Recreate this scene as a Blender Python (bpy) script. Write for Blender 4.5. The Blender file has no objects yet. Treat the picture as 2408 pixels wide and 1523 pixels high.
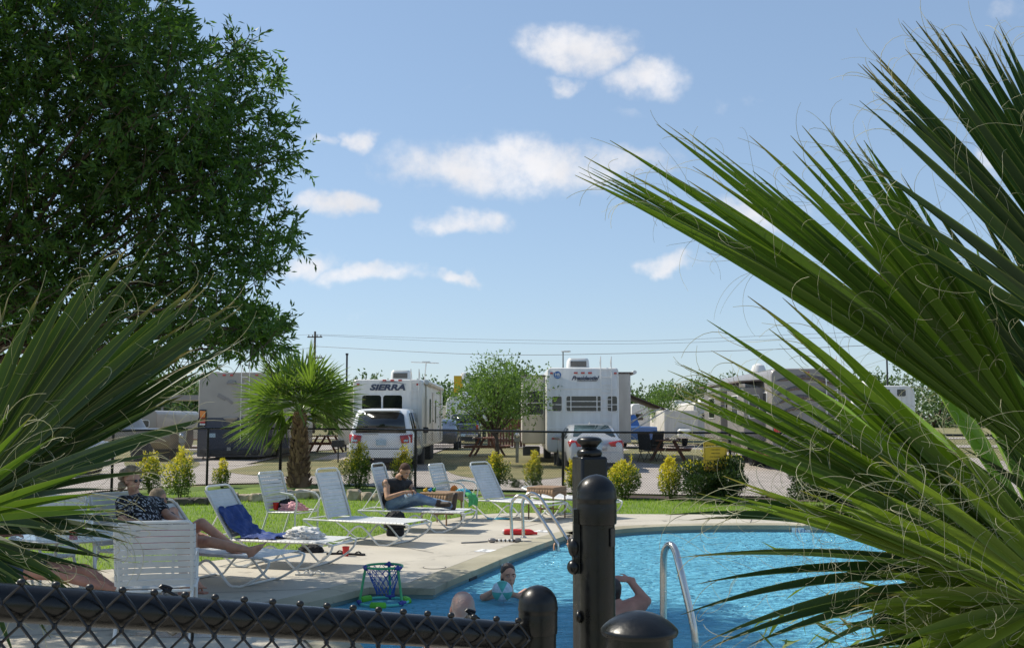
import bpy, bmesh, math, random
import numpy as np
from mathutils import Vector, Matrix
from mathutils.geometry import tessellate_polygon
PI = math.pi
R = math.radians
S = bpy.context.scene
C = S.collection
random.seed(7)
rng = np.random.default_rng(7)

# ---------------- camera ----------------
CAMH, FPX, HZ = 1.75, 2500.0, 985.0
PITCH = math.atan((HZ - 761.5) / FPX)
cam = bpy.data.cameras.new('camera')
cam_o = bpy.data.objects.new('camera', cam); C.objects.link(cam_o)
cam_o.location = (0, 0, CAMH); cam_o.rotation_euler = (PI / 2 + PITCH, 0, 0)
cam.sensor_width = 36; cam.lens = 36 * FPX / 2408; cam.clip_start = 0.05; cam.clip_end = 6000
S.camera = cam_o

# ---------------- light ----------------
SUN_EL = R(48); SUN_DIR = Vector((-0.93, 0.37, 0)).normalized() * math.cos(SUN_EL) + Vector((0, 0, math.sin(SUN_EL)))
sl = bpy.data.lights.new('sun', 'SUN'); sl.energy = 4.3; sl.angle = R(0.55); sl.color = (1.0, 0.93, 0.80)
so = bpy.data.objects.new('sun', sl); C.objects.link(so)
so.rotation_euler = SUN_DIR.to_track_quat('Z', 'Y').to_euler(); so.location = (-20, 10, 30)
S.view_settings.view_transform = 'Standard'
S.view_settings.look = 'None'
S.view_settings.exposure = 0.35
S.view_settings.gamma = 1.0

def pixdir(x, y):
    a = (x - 1204) / FPX; b = (761.5 - y) / FPX
    return Vector((a, math.cos(PITCH) - b * math.sin(PITCH), math.sin(PITCH) + b * math.cos(PITCH)))
def at(x, y, Y):
    d = pixdir(x, y); return Vector((0, 0, CAMH)) + d * (Y / d.y)
def gp(x, y, z=0.0):
    d = pixdir(x, y); return Vector((0, 0, CAMH)) + d * ((z - CAMH) / d.z)

# world: physical sky with fair-weather clouds placed by compass direction
W = bpy.data.worlds.new('World'); S.world = W; W.use_nodes = True
nt = W.node_tree; nt.nodes.clear()
def N(t, nt=nt, **kw):
    n = nt.nodes.new(t)
    for k, v in kw.items():
        if hasattr(n, k): setattr(n, k, v)
    return n
def mth(op, a, b=None, c=None, clamp=False):
    n = nt.nodes.new('ShaderNodeMath'); n.operation = op; n.use_clamp = clamp
    for i, v in enumerate((a, b, c)):
        if v is None: continue
        if isinstance(v, (int, float)): n.inputs[i].default_value = v
        else: nt.links.new(v, n.inputs[i])
    return n.outputs[0]
sky = N('ShaderNodeTexSky'); sky.sky_type = 'NISHITA'; sky.sun_disc = False
sky.sun_elevation = SUN_EL; sky.sun_rotation = math.atan2(SUN_DIR.x, SUN_DIR.y)
sky.altitude = 0; sky.air_density = 1.0; sky.dust_density = 0.25; sky.ozone_density = 3.2
tc = N('ShaderNodeTexCoord'); sep = N('ShaderNodeSeparateXYZ'); nt.links.new(tc.outputs['Generated'], sep.inputs[0])
yy = mth('MAXIMUM', sep.outputs[1], 0.02)
U = mth('DIVIDE', sep.outputs[0], yy); V = mth('DIVIDE', sep.outputs[2], yy)
comb = N('ShaderNodeCombineXYZ'); nt.links.new(U, comb.inputs[0]); nt.links.new(V, comb.inputs[1])
def noise(scale, det, vec, rough=.6):
    n = N('ShaderNodeTexNoise'); n.inputs['Scale'].default_value = scale; n.inputs['Detail'].default_value = det
    n.inputs['Roughness'].default_value = rough; nt.links.new(vec, n.inputs['Vector']); return n
n1 = noise(7, 5, comb.outputs[0]); n2 = noise(24, 7, comb.outputs[0], .62)
sc = N('ShaderNodeSeparateXYZ'); nt.links.new(n1.outputs['Color'], sc.inputs[0])
U2 = mth('ADD', U, mth('MULTIPLY', mth('SUBTRACT', sc.outputs[0], .5), .16))
V2 = mth('ADD', V, mth('MULTIPLY', mth('SUBTRACT', sc.outputs[1], .5), .085))
CL = [(1340,108,150,66,1.1),(1325,192,62,34,.9),(1525,172,130,56,1.05),(1692,238,38,24,.35),(1772,230,26,16,.2),(1485,264,62,13,.25),
 (1180,388,330,74,1.15),(1430,376,130,46,.8),(960,372,70,30,.5),(832,326,52,34,.9),(745,330,44,20,.6),(765,497,100,36,1.1),(1100,527,124,42,1.1),(712,630,84,32,.9),(885,655,132,28,1.0),
 (1065,667,48,16,.9),(1562,636,84,26,.9),(1750,502,150,54,.9),(1930,487,56,18,.35),(2335,392,66,44,.85),(2370,22,60,42,.4),
 (875,742,36,7,.3),(1060,242,26,12,.18),(520,825,90,9,.3),(2700,300,160,60,.8),(-200,500,160,50,.8),(3000,560,160,40,.8)]
mask = None
for (cx, cy, rx, ry, st) in CL:
    d = pixdir(cx, cy); u0, v0 = d.x / d.y, d.z / d.y
    e1 = mth('POWER', mth('ABSOLUTE', mth('MULTIPLY', mth('SUBTRACT', U2, u0), FPX / rx)), 2.0)
    e2 = mth('POWER', mth('ABSOLUTE', mth('MULTIPLY', mth('SUBTRACT', V2, v0), FPX / ry)), 2.0)
    g = mth('MULTIPLY', mth('SUBTRACT', 1.35, mth('ADD', e1, e2)), st)
    mask = g if mask is None else mth('MAXIMUM', mask, g)
nz = mth('MULTIPLY', mth('SUBTRACT', n2.outputs['Fac'], .5), 3.4)
dens = mth('ADD', mth('MAXIMUM', mask, -1.0), nz)
mr = N('ShaderNodeMapRange'); mr.interpolation_type = 'SMOOTHSTEP'; nt.links.new(dens, mr.inputs[0])
mr.inputs[1].default_value = 0.0; mr.inputs[2].default_value = 1.9
thin = mth('MULTIPLY', mr.outputs[0], mth('MINIMUM', mth('MAXIMUM', mask, 0.0), 1.0))
front = mth('GREATER_THAN', sep.outputs[1], 0.05)
fac = mth('MULTIPLY', mth('MULTIPLY', mth('POWER', thin, .85), .9), front)
cr = N('ShaderNodeMapRange'); nt.links.new(n1.outputs['Fac'], cr.inputs[0]); cr.inputs[1].default_value=.3; cr.inputs[2].default_value=.7
cr.inputs[3].default_value = 4.2; cr.inputs[4].default_value = 5.6
cc = N('ShaderNodeCombineColor'); nt.links.new(cr.outputs[0], cc.inputs[0]); nt.links.new(mth('MULTIPLY', cr.outputs[0], .985), cc.inputs[1]); nt.links.new(cr.outputs[0], cc.inputs[2])
mix = N('ShaderNodeMix'); mix.data_type = 'RGBA'
gm = N('ShaderNodeGamma'); gm.inputs[1].default_value = .55; nt.links.new(sky.outputs[0], gm.inputs[0])
gs = N('ShaderNodeVectorMath'); gs.operation = 'MULTIPLY'; nt.links.new(gm.outputs[0], gs.inputs[0]); gs.inputs[1].default_value = (1.226, 1.39, 1.585)
nt.links.new(fac, mix.inputs[0]); nt.links.new(gs.outputs[0], mix.inputs[6]); nt.links.new(cc.outputs[0], mix.inputs[7])
bg = N('ShaderNodeBackground'); bg.inputs[1].default_value = 0.15; wo = N('ShaderNodeOutputWorld')
nt.links.new(mix.outputs[2], bg.inputs[0]); nt.links.new(bg.outputs[0], wo.inputs[0])

# ---------------- helpers ----------------
def tag(o, label=None, cat=None, group=None, kind=None):
    if label: o['label'] = label
    if cat: o['category'] = cat
    if group: o['group'] = group
    if kind: o['kind'] = kind
    return o
def thing(name, label, cat, loc=(0, 0, 0), rz=0, group=None):
    o = bpy.data.objects.new(name, None); C.objects.link(o); o.empty_display_size = .1
    o.location = loc; o.rotation_euler = (0, 0, rz)
    return tag(o, label, cat, group)
def copy_thing(o, loc=None, rz=None, label=None):
    def rec(a, p):
        c = a.copy(); C.objects.link(c)
        if p: c.parent = p
        for ch in a.children: rec(ch, c)
        return c
    r = rec(o, None)
    if loc is not None: r.location = loc
    if rz is not None: r.rotation_euler = (0, 0, rz)
    if label: r['label'] = label
    return r

def link_mesh(name, V_, F_, mat, parent=None, smooth=True, ang=38, W=False, bevel=0, solid=0, mats=None, mi=None):
    if W and parent is not None:
        r = parent
        while r.parent: r = r.parent
        L = r.location; V_ = [(v[0] - L.x, v[1] - L.y, v[2] - L.z) for v in V_]
    me = bpy.data.meshes.new(name)
    me.from_pydata([tuple(v) for v in V_], [], [tuple(f) for f in F_]); me.update()
    if isinstance(mat, (list, tuple)):
        for m in mat: me.materials.append(m)
        if mi is not None: me.polygons.foreach_set('material_index', mi)
    else: me.materials.append(mat)
    if smooth:
        me.polygons.foreach_set('use_smooth', [True] * len(me.polygons))
        if ang < 180: me.set_sharp_from_angle(angle=R(ang))
    o = bpy.data.objects.new(name, me); C.objects.link(o)
    if parent: o.parent = parent
    if bevel:
        b = o.modifiers.new('b', 'BEVEL'); b.width = bevel; b.segments = 2; b.limit_method = 'ANGLE'
    if solid:
        b = o.modifiers.new('s', 'SOLIDIFY'); b.thickness = solid; b.offset = 0
    return o

def frame(d):
    d = Vector(d).normalized(); u = Vector((0, 0, 1)) if abs(d.z) < .9 else Vector((1, 0, 0))
    a = d.cross(u).normalized(); return a, a.cross(d).normalized()
def rotz(a): return Matrix.Rotation(a, 3, 'Z')
class MB:
    def __init__(s): s.v = []; s.f = []; s.mi = []; s.m = 0
    def add(s, v, f):
        k = len(s.v); s.v += [tuple(p) for p in v]; s.f += [tuple(i + k for i in q) for q in f]; s.mi += [s.m] * len(f); return s
    def box(s, c, d, rot=None, taper=1.0):
        x, y, z = d[0] / 2, d[1] / 2, d[2] / 2
        P = [Vector((i * x * (taper if k > 0 else 1), j * y * (taper if k > 0 else 1), k * z)) for k in (-1, 1) for i, j in ((-1, -1), (1, -1), (1, 1), (-1, 1))]
        if rot is not None: P = [rot @ p for p in P]
        c = Vector(c)
        return s.add([p + c for p in P], [(3, 2, 1, 0), (4, 5, 6, 7), (0, 1, 5, 4), (1, 2, 6, 5), (2, 3, 7, 6), (3, 0, 4, 7)])
    def bar(s, a, b, w, h=None, up=(0, 0, 1)):
        a, b = Vector(a), Vector(b); h = h or w; d = (b - a).normalized(); u = Vector(up)
        if abs(d.dot(u)) > .98: u = Vector((0, 1, 0))
        r = d.cross(u).normalized(); u = r.cross(d)
        P = [p + r * (i * w / 2) + u * (j * h / 2) for p in (a, b) for i, j in ((-1, -1), (1, -1), (1, 1), (-1, 1))]
        return s.add(P, [(0, 1, 2, 3), (7, 6, 5, 4), (4, 5, 1, 0), (5, 6, 2, 1), (6, 7, 3, 2), (7, 4, 0, 3)])
    def tube(s, pts, r, n=8, closed=False, cap=True):
        pts = [Vector(p) for p in pts]; m = len(pts); rr = r if isinstance(r, (list, tuple)) else [r] * m
        T = []
        for i in range(m):
            if closed: t = pts[(i + 1) % m] - pts[i - 1]
            else: t = pts[min(i + 1, m - 1)] - pts[max(i - 1, 0)]
            T.append(t.normalized() if t.length > 1e-9 else Vector((0, 0, 1)))
        a, b = frame(T[0]); V_ = []
        for i in range(m):
            a = (a - T[i] * a.dot(T[i])); a = a.normalized() if a.length > 1e-6 else frame(T[i])[0]; b = a.cross(T[i])
            for k in range(n):
                q = 2 * PI * k / n; V_.append(pts[i] + (a * math.cos(q) + b * math.sin(q)) * rr[i])
        F_ = [(i * n + k, i * n + (k + 1) % n, (i + 1) * n + (k + 1) % n, (i + 1) * n + k) for i in range(m - 1) for k in range(n)]
        if closed: F_ += [((m - 1) * n + k, (m - 1) * n + (k + 1) % n, (k + 1) % n, k) for k in range(n)]
        elif cap: F_ += [tuple(range(n))[::-1], tuple((m - 1) * n + k for k in range(n))]
        return s.add(V_, F_)
    def lathe(s, prof, c=(0, 0, 0), n=20, rot=None, sx=1, sy=1):
        c = Vector(c); V_ = []
        for r, z in prof:
            for k in range(n):
                p = Vector((r * math.cos(2 * PI * k / n) * sx, r * math.sin(2 * PI * k / n) * sy, z))
                if rot is not None: p = rot @ p
                V_.append(p + c)
        m = len(prof)
        F_ = [(i * n + k, i * n + (k + 1) % n, (i + 1) * n + (k + 1) % n, (i + 1) * n + k) for i in range(m - 1) for k in range(n)]
        F_ += [tuple(range(n))[::-1], tuple((m - 1) * n + k for k in range(n))]
        return s.add(V_, F_)
    def ell(s, c, r, rot=None, n=14, m=9):
        c = Vector(c); pr = [(math.sin(PI * i / m), -math.cos(PI * i / m)) for i in range(m + 1)]
        V_ = []
        for a, z in pr:
            for k in range(n):
                p = Vector((a * math.cos(2 * PI * k / n) * r[0], a * math.sin(2 * PI * k / n) * r[1], z * r[2]))
                if rot is not None: p = rot @ p
                V_.append(p + c)
        return s.add(V_, [(i * n + k, i * n + (k + 1) % n, (i + 1) * n + (k + 1) % n, (i + 1) * n + k) for i in range(m) for k in range(n)])
    def loft(s, rings, closed=True, cap=True):
        n = len(rings[0]); V_ = [p for r in rings for p in r]; m = len(rings); kk = n if closed else n - 1
        F_ = [(i * n + k, i * n + (k + 1) % n, (i + 1) * n + (k + 1) % n, (i + 1) * n + k) for i in range(m - 1) for k in range(kk)]
        if cap and closed: F_ += [tuple(range(n))[::-1], tuple((m - 1) * n + k for k in range(n))]
        return s.add(V_, F_)
    def poly(s, pts): return s.add(pts, [tuple(range(len(pts)))])
    def build(s, name, mat, parent=None, **kw):
        if isinstance(mat, (list, tuple)): kw['mi'] = s.mi
        return link_mesh(name, s.v, s.f, mat, parent, **kw)
    def move(s, M):
        s.v = [tuple(M @ Vector(p)) for p in s.v]; return s
def rrect(w, h, r, n=4, cx=0, cz=0):
    P = []
    for (sx, sz, a0) in ((1, 1, 0), (-1, 1, PI / 2), (-1, -1, PI), (1, -1, 3 * PI / 2)):
        for i in range(n + 1):
            a = a0 + PI / 2 * i / n; P.append((cx + sx * (w / 2 - r) + r * math.cos(a), cz + sz * (h / 2 - r) + r * math.sin(a)))
    return P
def bez(p0, p1, p2, n):
    p0, p1, p2 = Vector(p0), Vector(p1), Vector(p2)
    return [p0 * (1 - t) ** 2 + p1 * 2 * t * (1 - t) + p2 * t * t for t in [i / n for i in range(n + 1)]]
def smooth_path(pts, n=6, closed=False):
    pts = [Vector(p) for p in pts]; m = len(pts); out = []
    g = (lambda i: pts[i % m]) if closed else (lambda i: pts[max(0, min(m - 1, i))])
    for i in range(m if closed else m - 1):
        a, b, c, d = g(i - 1), g(i), g(i + 1), g(i + 2)
        for k in range(n):
            t = k / n
            out.append(.5 * ((2 * b) + (c - a) * t + (2 * a - 5 * b + 4 * c - d) * t * t + (3 * b - a - 3 * c + d) * t ** 3))
    if not closed: out.append(pts[-1])
    return out

# ---------------- materials ----------------
def pm(name, col, rough=.5, metal=0.0, var=.12, scale=6.0, bump=0.0, bscale=60.0, coat=0.0, col2=None, spec=.5, det=5, trans=0.0, island=0.0, stretch=None, sss=0, rvar=.3):
    m = bpy.data.materials.new(name); m.use_nodes = True; t = m.node_tree; b = t.nodes['Principled BSDF']
    L = t.links.new
    c = Vector(col[:3]); c2 = Vector(col2[:3]) if col2 else c * (1 - 2 * var)
    tcn = t.nodes.new('ShaderNodeTexCoord'); src = tcn.outputs['Object']
    if stretch:
        mp = t.nodes.new('ShaderNodeMapping'); mp.inputs['Scale'].default_value = stretch; L(src, mp.inputs[0]); src = mp.outputs[0]
    nz = t.nodes.new('ShaderNodeTexNoise'); nz.inputs['Scale'].default_value = scale; nz.inputs['Detail'].default_value = det; L(src, nz.inputs['Vector'])
    rp = t.nodes.new('ShaderNodeValToRGB'); rp.color_ramp.elements[0].position = .3; rp.color_ramp.elements[1].position = .7
    rp.color_ramp.elements[0].color = (*c2, 1); rp.color_ramp.elements[1].color = (*(c * (1 + (0 if col2 else var * .5))), 1)
    if island > 0:
        ge = t.nodes.new('ShaderNodeNewGeometry'); mx = t.nodes.new('ShaderNodeMix'); mx.inputs[0].default_value = island
        L(nz.outputs['Fac'], mx.inputs[2]); L(ge.outputs['Random Per Island'], mx.inputs[3]); L(mx.outputs[0], rp.inputs[0])
        rp.color_ramp.elements[0].position = .1; rp.color_ramp.elements[1].position = .9
    else: L(nz.outputs['Fac'], rp.inputs[0])
    L(rp.outputs[0], b.inputs['Base Color'])
    b.inputs['Roughness'].default_value = rough; b.inputs['Metallic'].default_value = metal
    if rvar:
        nr = t.nodes.new('ShaderNodeTexNoise'); nr.inputs['Scale'].default_value = scale * 2.7; nr.inputs['Detail'].default_value = 6; nr.inputs['Roughness'].default_value = .7; L(src, nr.inputs['Vector'])
        rr_ = t.nodes.new('ShaderNodeMapRange'); L(nr.outputs['Fac'], rr_.inputs[0]); rr_.inputs[1].default_value = .35; rr_.inputs[2].default_value = .68; rr_.inputs[3].default_value = rough * (1 - rvar * .4); rr_.inputs[4].default_value = min(1, rough * (1 + rvar)); L(rr_.outputs[0], b.inputs['Roughness'])
    b.inputs['Specular IOR Level'].default_value = spec
    if coat: b.inputs['Coat Weight'].default_value = coat; b.inputs['Coat Roughness'].default_value = .08
    if sss: b.inputs['Subsurface Weight'].default_value = sss; b.inputs['Subsurface Radius'].default_value = (.02, .008, .004); b.inputs['Subsurface Scale'].default_value = .6
    if bump:
        n3 = t.nodes.new('ShaderNodeTexNoise'); n3.inputs['Scale'].default_value = bscale; n3.inputs['Detail'].default_value = 4; L(src, n3.inputs['Vector'])
        bp = t.nodes.new('ShaderNodeBump'); bp.inputs['Strength'].default_value = bump; bp.inputs['Distance'].default_value = .01; L(n3.outputs['Fac'], bp.inputs['Height']); L(bp.outputs[0], b.inputs['Normal'])
    if trans:
        out = t.nodes['Material Output']; tr = t.nodes.new('ShaderNodeBsdfTranslucent'); ms = t.nodes.new('ShaderNodeMixShader')
        br = t.nodes.new('ShaderNodeMix'); br.data_type = 'RGBA'; br.blend_type = 'MULTIPLY'; br.inputs[0].default_value = 1
        L(rp.outputs[0], br.inputs[6]); br.inputs[7].default_value = (2.1, 2.3, .9, 1); L(br.outputs[2], tr.inputs[0])
        ms.inputs[0].default_value = trans; L(b.outputs[0], ms.inputs[1]); L(tr.outputs[0], ms.inputs[2]); L(ms.outputs[0], out.inputs[0])
    return m

M = {}
M['gravel'] = pm('gravel', (.42, .37, .33), .95, var=.1, scale=1.2, bump=1, bscale=16, col2=(.30, .265, .23))
M['dry_grass'] = pm('dry_grass', (.27, .22, .10), .95, scale=.7, col2=(.12, .13, .045), bump=.8, bscale=18, det=8)
M['lawn'] = pm('lawn', (.16, .22, .03), .95, scale=1.5, col2=(.08, .14, .015), bump=.8, bscale=30)
M['mulch'] = pm('mulch', (.075, .045, .03), .95, scale=20, col2=(.025, .016, .012), bump=1, bscale=40)
M['blade'] = pm('grass_blade', (.27, .36, .03), .7, col2=(.09, .18, .015), island=.8, trans=.35, scale=2)
M['black'] = pm('black_coating', (.0045, .005, .0055), .26, var=.3, scale=9, bump=.10, bscale=70, spec=.38, rvar=.5, col2=(.006, .006, .0065))
M['black_post'] = pm('black_post', (.0045, .005, .0055), .30, var=.4, scale=12, bump=.10, bscale=50, spec=.38, rvar=.5, col2=(.007, .007, .007))
M['mesh_black'] = pm('mesh_black', (.012, .012, .013), .38, var=.3)
M['white_frame'] = pm('white_frame', (.72, .72, .69), .35, var=.06, scale=8)
M['strap'] = pm('vinyl_strap', (.66, .66, .64), .45, var=.06, scale=9)
M['wicker'] = pm('wicker', (.33, .21, .12), .75, scale=40, col2=(.20, .12, .065), bump=.8, bscale=120)
M['steel'] = pm('steel', (.62, .60, .57), .22, metal=1.0, var=.1, scale=10)
M['skin'] = pm('skin', (.56, .30, .20), .5, var=.12, scale=12, sss=.08)
M['skin_red'] = pm('skin_red', (.46, .22, .155), .5, var=.15, scale=10, sss=.08)
M['skin_tan'] = pm('skin_tan', (.50, .28, .17), .5, var=.12, scale=12, sss=.08)
M['hair_dark'] = pm('hair_dark', (.035, .018, .012), .45, scale=40, var=.3, bump=.6, bscale=90, stretch=(1, 1, .2))
M['hair_blond'] = pm('hair_blond', (.36, .27, .17), .6, scale=30, col2=(.20, .14, .09), bump=.9, bscale=70)
M['hair_white'] = pm('hair_white', (.36, .31, .28), .75, scale=11, col2=(.40, .20, .155), bump=.5, bscale=80)
M['dark'] = pm('dark_grey', (.03, .03, .033), .6, var=.2)
M['rubber'] = pm('rubber', (.018, .018, .019), .8, var=.2)
M['glass_dark'] = pm('dark_glass', (.012, .014, .016), .06, var=.2, scale=2, coat=.5)
M['glass_tint'] = pm('tinted_glass', (.06, .10, .11), .06, var=.3, scale=2, coat=.5)
M['rv_white'] = pm('rv_white', (.74, .73, .70), .35, scale=2.5, col2=(.62, .605, .57), coat=.2, stretch=(2.5, 1, .35), det=8)
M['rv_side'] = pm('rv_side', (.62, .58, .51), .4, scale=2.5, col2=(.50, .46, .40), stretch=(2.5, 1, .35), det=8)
M['rv_tan'] = pm('rv_tan', (.36, .33, .29), .35, var=.06, scale=1.5, coat=.2)
M['rv_grey'] = pm('rv_grey', (.25, .23, .215), .35, var=.06, scale=1.5, coat=.2)
M['rv_brown'] = pm('rv_brown', (.13, .10, .085), .3, var=.1, coat=.3)
M['navy'] = pm('navy_paint', (.022, .03, .06), .3, var=.12, coat=.4)
M['car_white'] = pm('car_white', (.78, .78, .77), .25, var=.03, coat=.8)
M['car_silver'] = pm('car_silver', (.50, .51, .52), .28, metal=.35, var=.04, coat=.8)
M['car_navy'] = pm('car_navy', (.035, .045, .07), .28, var=.05, coat=.8)
M['car_tan'] = pm('car_tan', (.22, .17, .11), .3, var=.05, coat=.8, metal=.3)
M['car_blue'] = pm('car_blue', (.03, .12, .35), .3, var=.05, coat=.8)
M['red_lens'] = pm('red_lens', (.50, .018, .012), .18, var=.15, coat=.8)
M['amber_lens'] = pm('amber_lens', (.80, .22, .01), .18, var=.1, coat=.8)
M['chrome'] = pm('chrome', (.7, .7, .7), .15, metal=1.0)
M['plate'] = pm('plate_blue', (.45, .58, .66), .4, var=.15, scale=30)
M['redwood'] = pm('redwood', (.22, .085, .035), .6, scale=6, col2=(.13, .045, .02), stretch=(1, 1, 8))
M['brown_fence'] = pm('brown_fence', (.20, .075, .045), .8, var=.2, scale=10)
M['galv'] = pm('galvanised', (.30, .31, .30), .5, metal=.5, var=.15)
M['wood_pole'] = pm('wood_pole', (.09, .065, .045), .85, var=.2, scale=8)
M['wire'] = pm('wire', (.10, .10, .11), .6)
M['rock'] = pm('limestone', (.50, .43, .32), .9, scale=7, col2=(.28, .22, .15), bump=1, bscale=18)
M['rock_dark'] = pm('dark_stone', (.10, .085, .065), .9, scale=7, col2=(.05, .045, .035), bump=1, bscale=18)
M['bark'] = pm('bark', (.10, .07, .05), .9, scale=12, col2=(.05, .035, .025), bump=1, bscale=30)
M['palm_boot'] = pm('palm_boot', (.34, .20, .11), .85, scale=8, col2=(.10, .055, .03), bump=1, bscale=40, island=.6)
M['yellow'] = pm('yellow_paint', (.75, .46, .02), .5, var=.06)
M['text_black'] = pm('text_black', (.02, .02, .02), .5)
M['text_navy'] = pm('text_navy', (.05, .06, .10), .4)
M['decal_blue'] = pm('decal_blue', (.02, .14, .42), .4)
M['white'] = pm('white_matte', (.78, .78, .76), .6, var=.05)
M['awning'] = pm('awning', (.16, .125, .11), .8, var=.1)
M['red_plastic'] = pm('red_plastic', (.60, .02, .02), .3, var=.1)
M['black_cloth'] = pm('black_cloth', (.018, .018, .02), .85, scale=12, var=.35, bump=1, bscale=20)
# ---------------- terrain, deck, pool ----------------
def gz(y):
    if y < 24: return 0.0
    if y < 33: return .15 * (y - 24) / 9
    if y < 45: return .15 + .13 * (y - 33) / 12
    if y < 62: return .28 - .08 * (y - 45) / 17
    return .20
KN = (24, 33, 45, 62)
def drape(name, loops, mat, off=0.0, zf=gz, kind='structure', label=None, cat=None, parent=None, thick=0):
    flat = [p for l in loops for p in l]
    tris = tessellate_polygon([[Vector((p[0], p[1], 0)) for p in l] for l in loops])
    bm = bmesh.new(); vs = [bm.verts.new((p[0], p[1], 0)) for p in flat]
    for t in tris:
        try: bm.faces.new([vs[i] for i in t])
        except ValueError: pass
    for k in KN: bmesh.ops.bisect_plane(bm, geom=bm.verts[:] + bm.edges[:] + bm.faces[:], plane_co=(0, k, 0), plane_no=(0, 1, 0))
    for v in bm.verts: v.co.z = zf(v.co.y) + off
    bmesh.ops.recalc_face_normals(bm, faces=bm.faces)
    bm.normal_update()
    for f in bm.faces:
        if f.normal.z < 0: f.normal_flip()
    me = bpy.data.meshes.new(name); bm.to_mesh(me); bm.free(); me.materials.append(mat)
    o = bpy.data.objects.new(name, me); C.objects.link(o); return tag(o, label, cat, kind=kind)
def G2(x, y): p = gp(x, y); return (p.x, p.y)

pool_px = [(1054.5,1365),(1104,1345),(1178,1314),(1265,1281),(1339,1256)]
pool = [(-0.82, 11.2)] + [G2(*p) for p in pool_px]
pool += [(p.x, p.y) for p in smooth_path([(.87,16.1,0),(1.55,17.0,0),(2.3,17.5,0),(3.3,17.75,0),(4.6,17.75,0),(5.9,17.4,0),(7.4,16.4,0),(8.4,14.6,0),(8.6,12,0),(8.2,8.5,0),(7.2,5.6,0),(5.2,4.1,0),(3.2,4.0,0),(.6,4.9,0),(-.6,6.2,0),(-.95,7.6,0),(-1.4,8.9,0),(-2.1,9.8,0),(-1.78,10.7,0)], 5)][1:]
pool += [(-1.5, 11.28)]
def offset_loop(P, d):
    n = len(P); out = []
    for i in range(n):
        a, b, c = Vector(P[i - 1]), Vector(P[i]), Vector(P[(i + 1) % n])
        t1 = (b - a).normalized(); t2 = (c - b).normalized(); nn = Vector((-(t1 + t2).y, (t1 + t2).x))
        if nn.length < 1e-6: nn = Vector((-t1.y, t1.x))
        nn.normalize(); k = max(.55, nn.dot(Vector((-t1.y, t1.x)))); out.append(tuple(b + nn * d / k))
    return out
area = sum(pool[i - 1][0] * pool[i][1] - pool[i][0] * pool[i - 1][1] for i in range(len(pool)))
sgn = 1 if area < 0 else -1
cop_out = offset_loop(pool, .34 * sgn)
# far ground
og = [(-2500, 20), (2500, 20), (2500, 3500), (-2500, 3500)]
drape('ground', [og], M['dry_grass'], -.03)
near = [(-40, -15), (40, -15), (40, 20), (-40, 20)]
drape('ground', [near, offset_loop(pool, .2 * sgn)], M['dry_grass'], -.03)
# fence line (inside edge) : px -> y distance
FL = [(-11.5, 17.5), (-9.55, 25.6), (-7.85, 27.6), (-6.1, 28.2), (-2.4, 26.6), (1.2, 25.2), (4.95, 24.3), (8.4, 23.6), (12, 22.9), (16, 22.2)]
deck_edge = [G2(*p) for p in [(1900,1212),(1640,1209),(1440,1208),(1290,1206),(1230,1205),(1160,1207),(1100,1212),(1020,1226),(930,1247),(850,1268),(740,1289),(620,1305),(500,1318),(300,1335),(130,1348),(-60,1358)]]
deck_edge = [(14, 17.2), (11, 18.6)] + deck_edge + [(-8, 11), (-9, 4), (-9, -4), (14, -4)]
lawn = [(FL[0][0], -8)] + FL + [(16, -8)]
drape('lawn', [lawn, offset_loop(pool, .2 * sgn)], M['lawn'], -.012)
# concrete deck with joints, hairline stains and damp patches
def deck_mat(name, base, dark, joints=True):
    m = pm(name, base, .85, scale=.9, col2=dark, bump=.35, bscale=220, det=9); t = m.node_tree; b = t.nodes['Principled BSDF']; L = t.links.new
    rp = next(n for n in t.nodes if n.type == 'VALTORGB'); rp.color_ramp.elements[0].position = .22
    tcn = next(n for n in t.nodes if n.type == 'TEX_COORD')
    n2 = t.nodes.new('ShaderNodeTexNoise'); n2.inputs['Scale'].default_value = 90; n2.inputs['Detail'].default_value = 3; L(tcn.outputs['Object'], n2.inputs['Vector'])
    n4 = t.nodes.new('ShaderNodeTexNoise'); n4.inputs['Scale'].default_value = 2.6; n4.inputs['Detail'].default_value = 7; n4.inputs['Distortion'].default_value = 1.2; L(tcn.outputs['Object'], n4.inputs['Vector'])
    r4 = t.nodes.new('ShaderNodeMapRange'); L(n4.outputs['Fac'], r4.inputs[0]); r4.inputs[1].default_value = .60; r4.inputs[2].default_value = .72; r4.inputs[3].default_value = 1; r4.inputs[4].default_value = .62
    r2 = t.nodes.new('ShaderNodeMapRange'); L(n2.outputs['Fac'], r2.inputs[0]); r2.inputs[1].default_value = .3; r2.inputs[2].default_value = .7; r2.inputs[3].default_value = .9; r2.inputs[4].default_value = 1.07
    mu = t.nodes.new('ShaderNodeMath'); mu.operation = 'MULTIPLY'; L(r4.outputs[0], mu.inputs[0]); L(r2.outputs[0], mu.inputs[1])
    vm = t.nodes.new('ShaderNodeVectorMath'); vm.operation = 'SCALE'; L(rp.outputs[0], vm.inputs[0]); L(mu.outputs[0], vm.inputs['Scale']); L(vm.outputs[0], b.inputs['Base Color'])
    return m
M['deck'] = deck_mat('deck_concrete', (.53, .485, .40), (.40, .365, .30))
M['coping'] = deck_mat('coping_concrete', (.44, .40, .29), (.20, .185, .12))
drape('pool_deck', [deck_edge, offset_loop(pool, .345 * sgn)], M['deck'], .002, zf=lambda y: 0)
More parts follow.
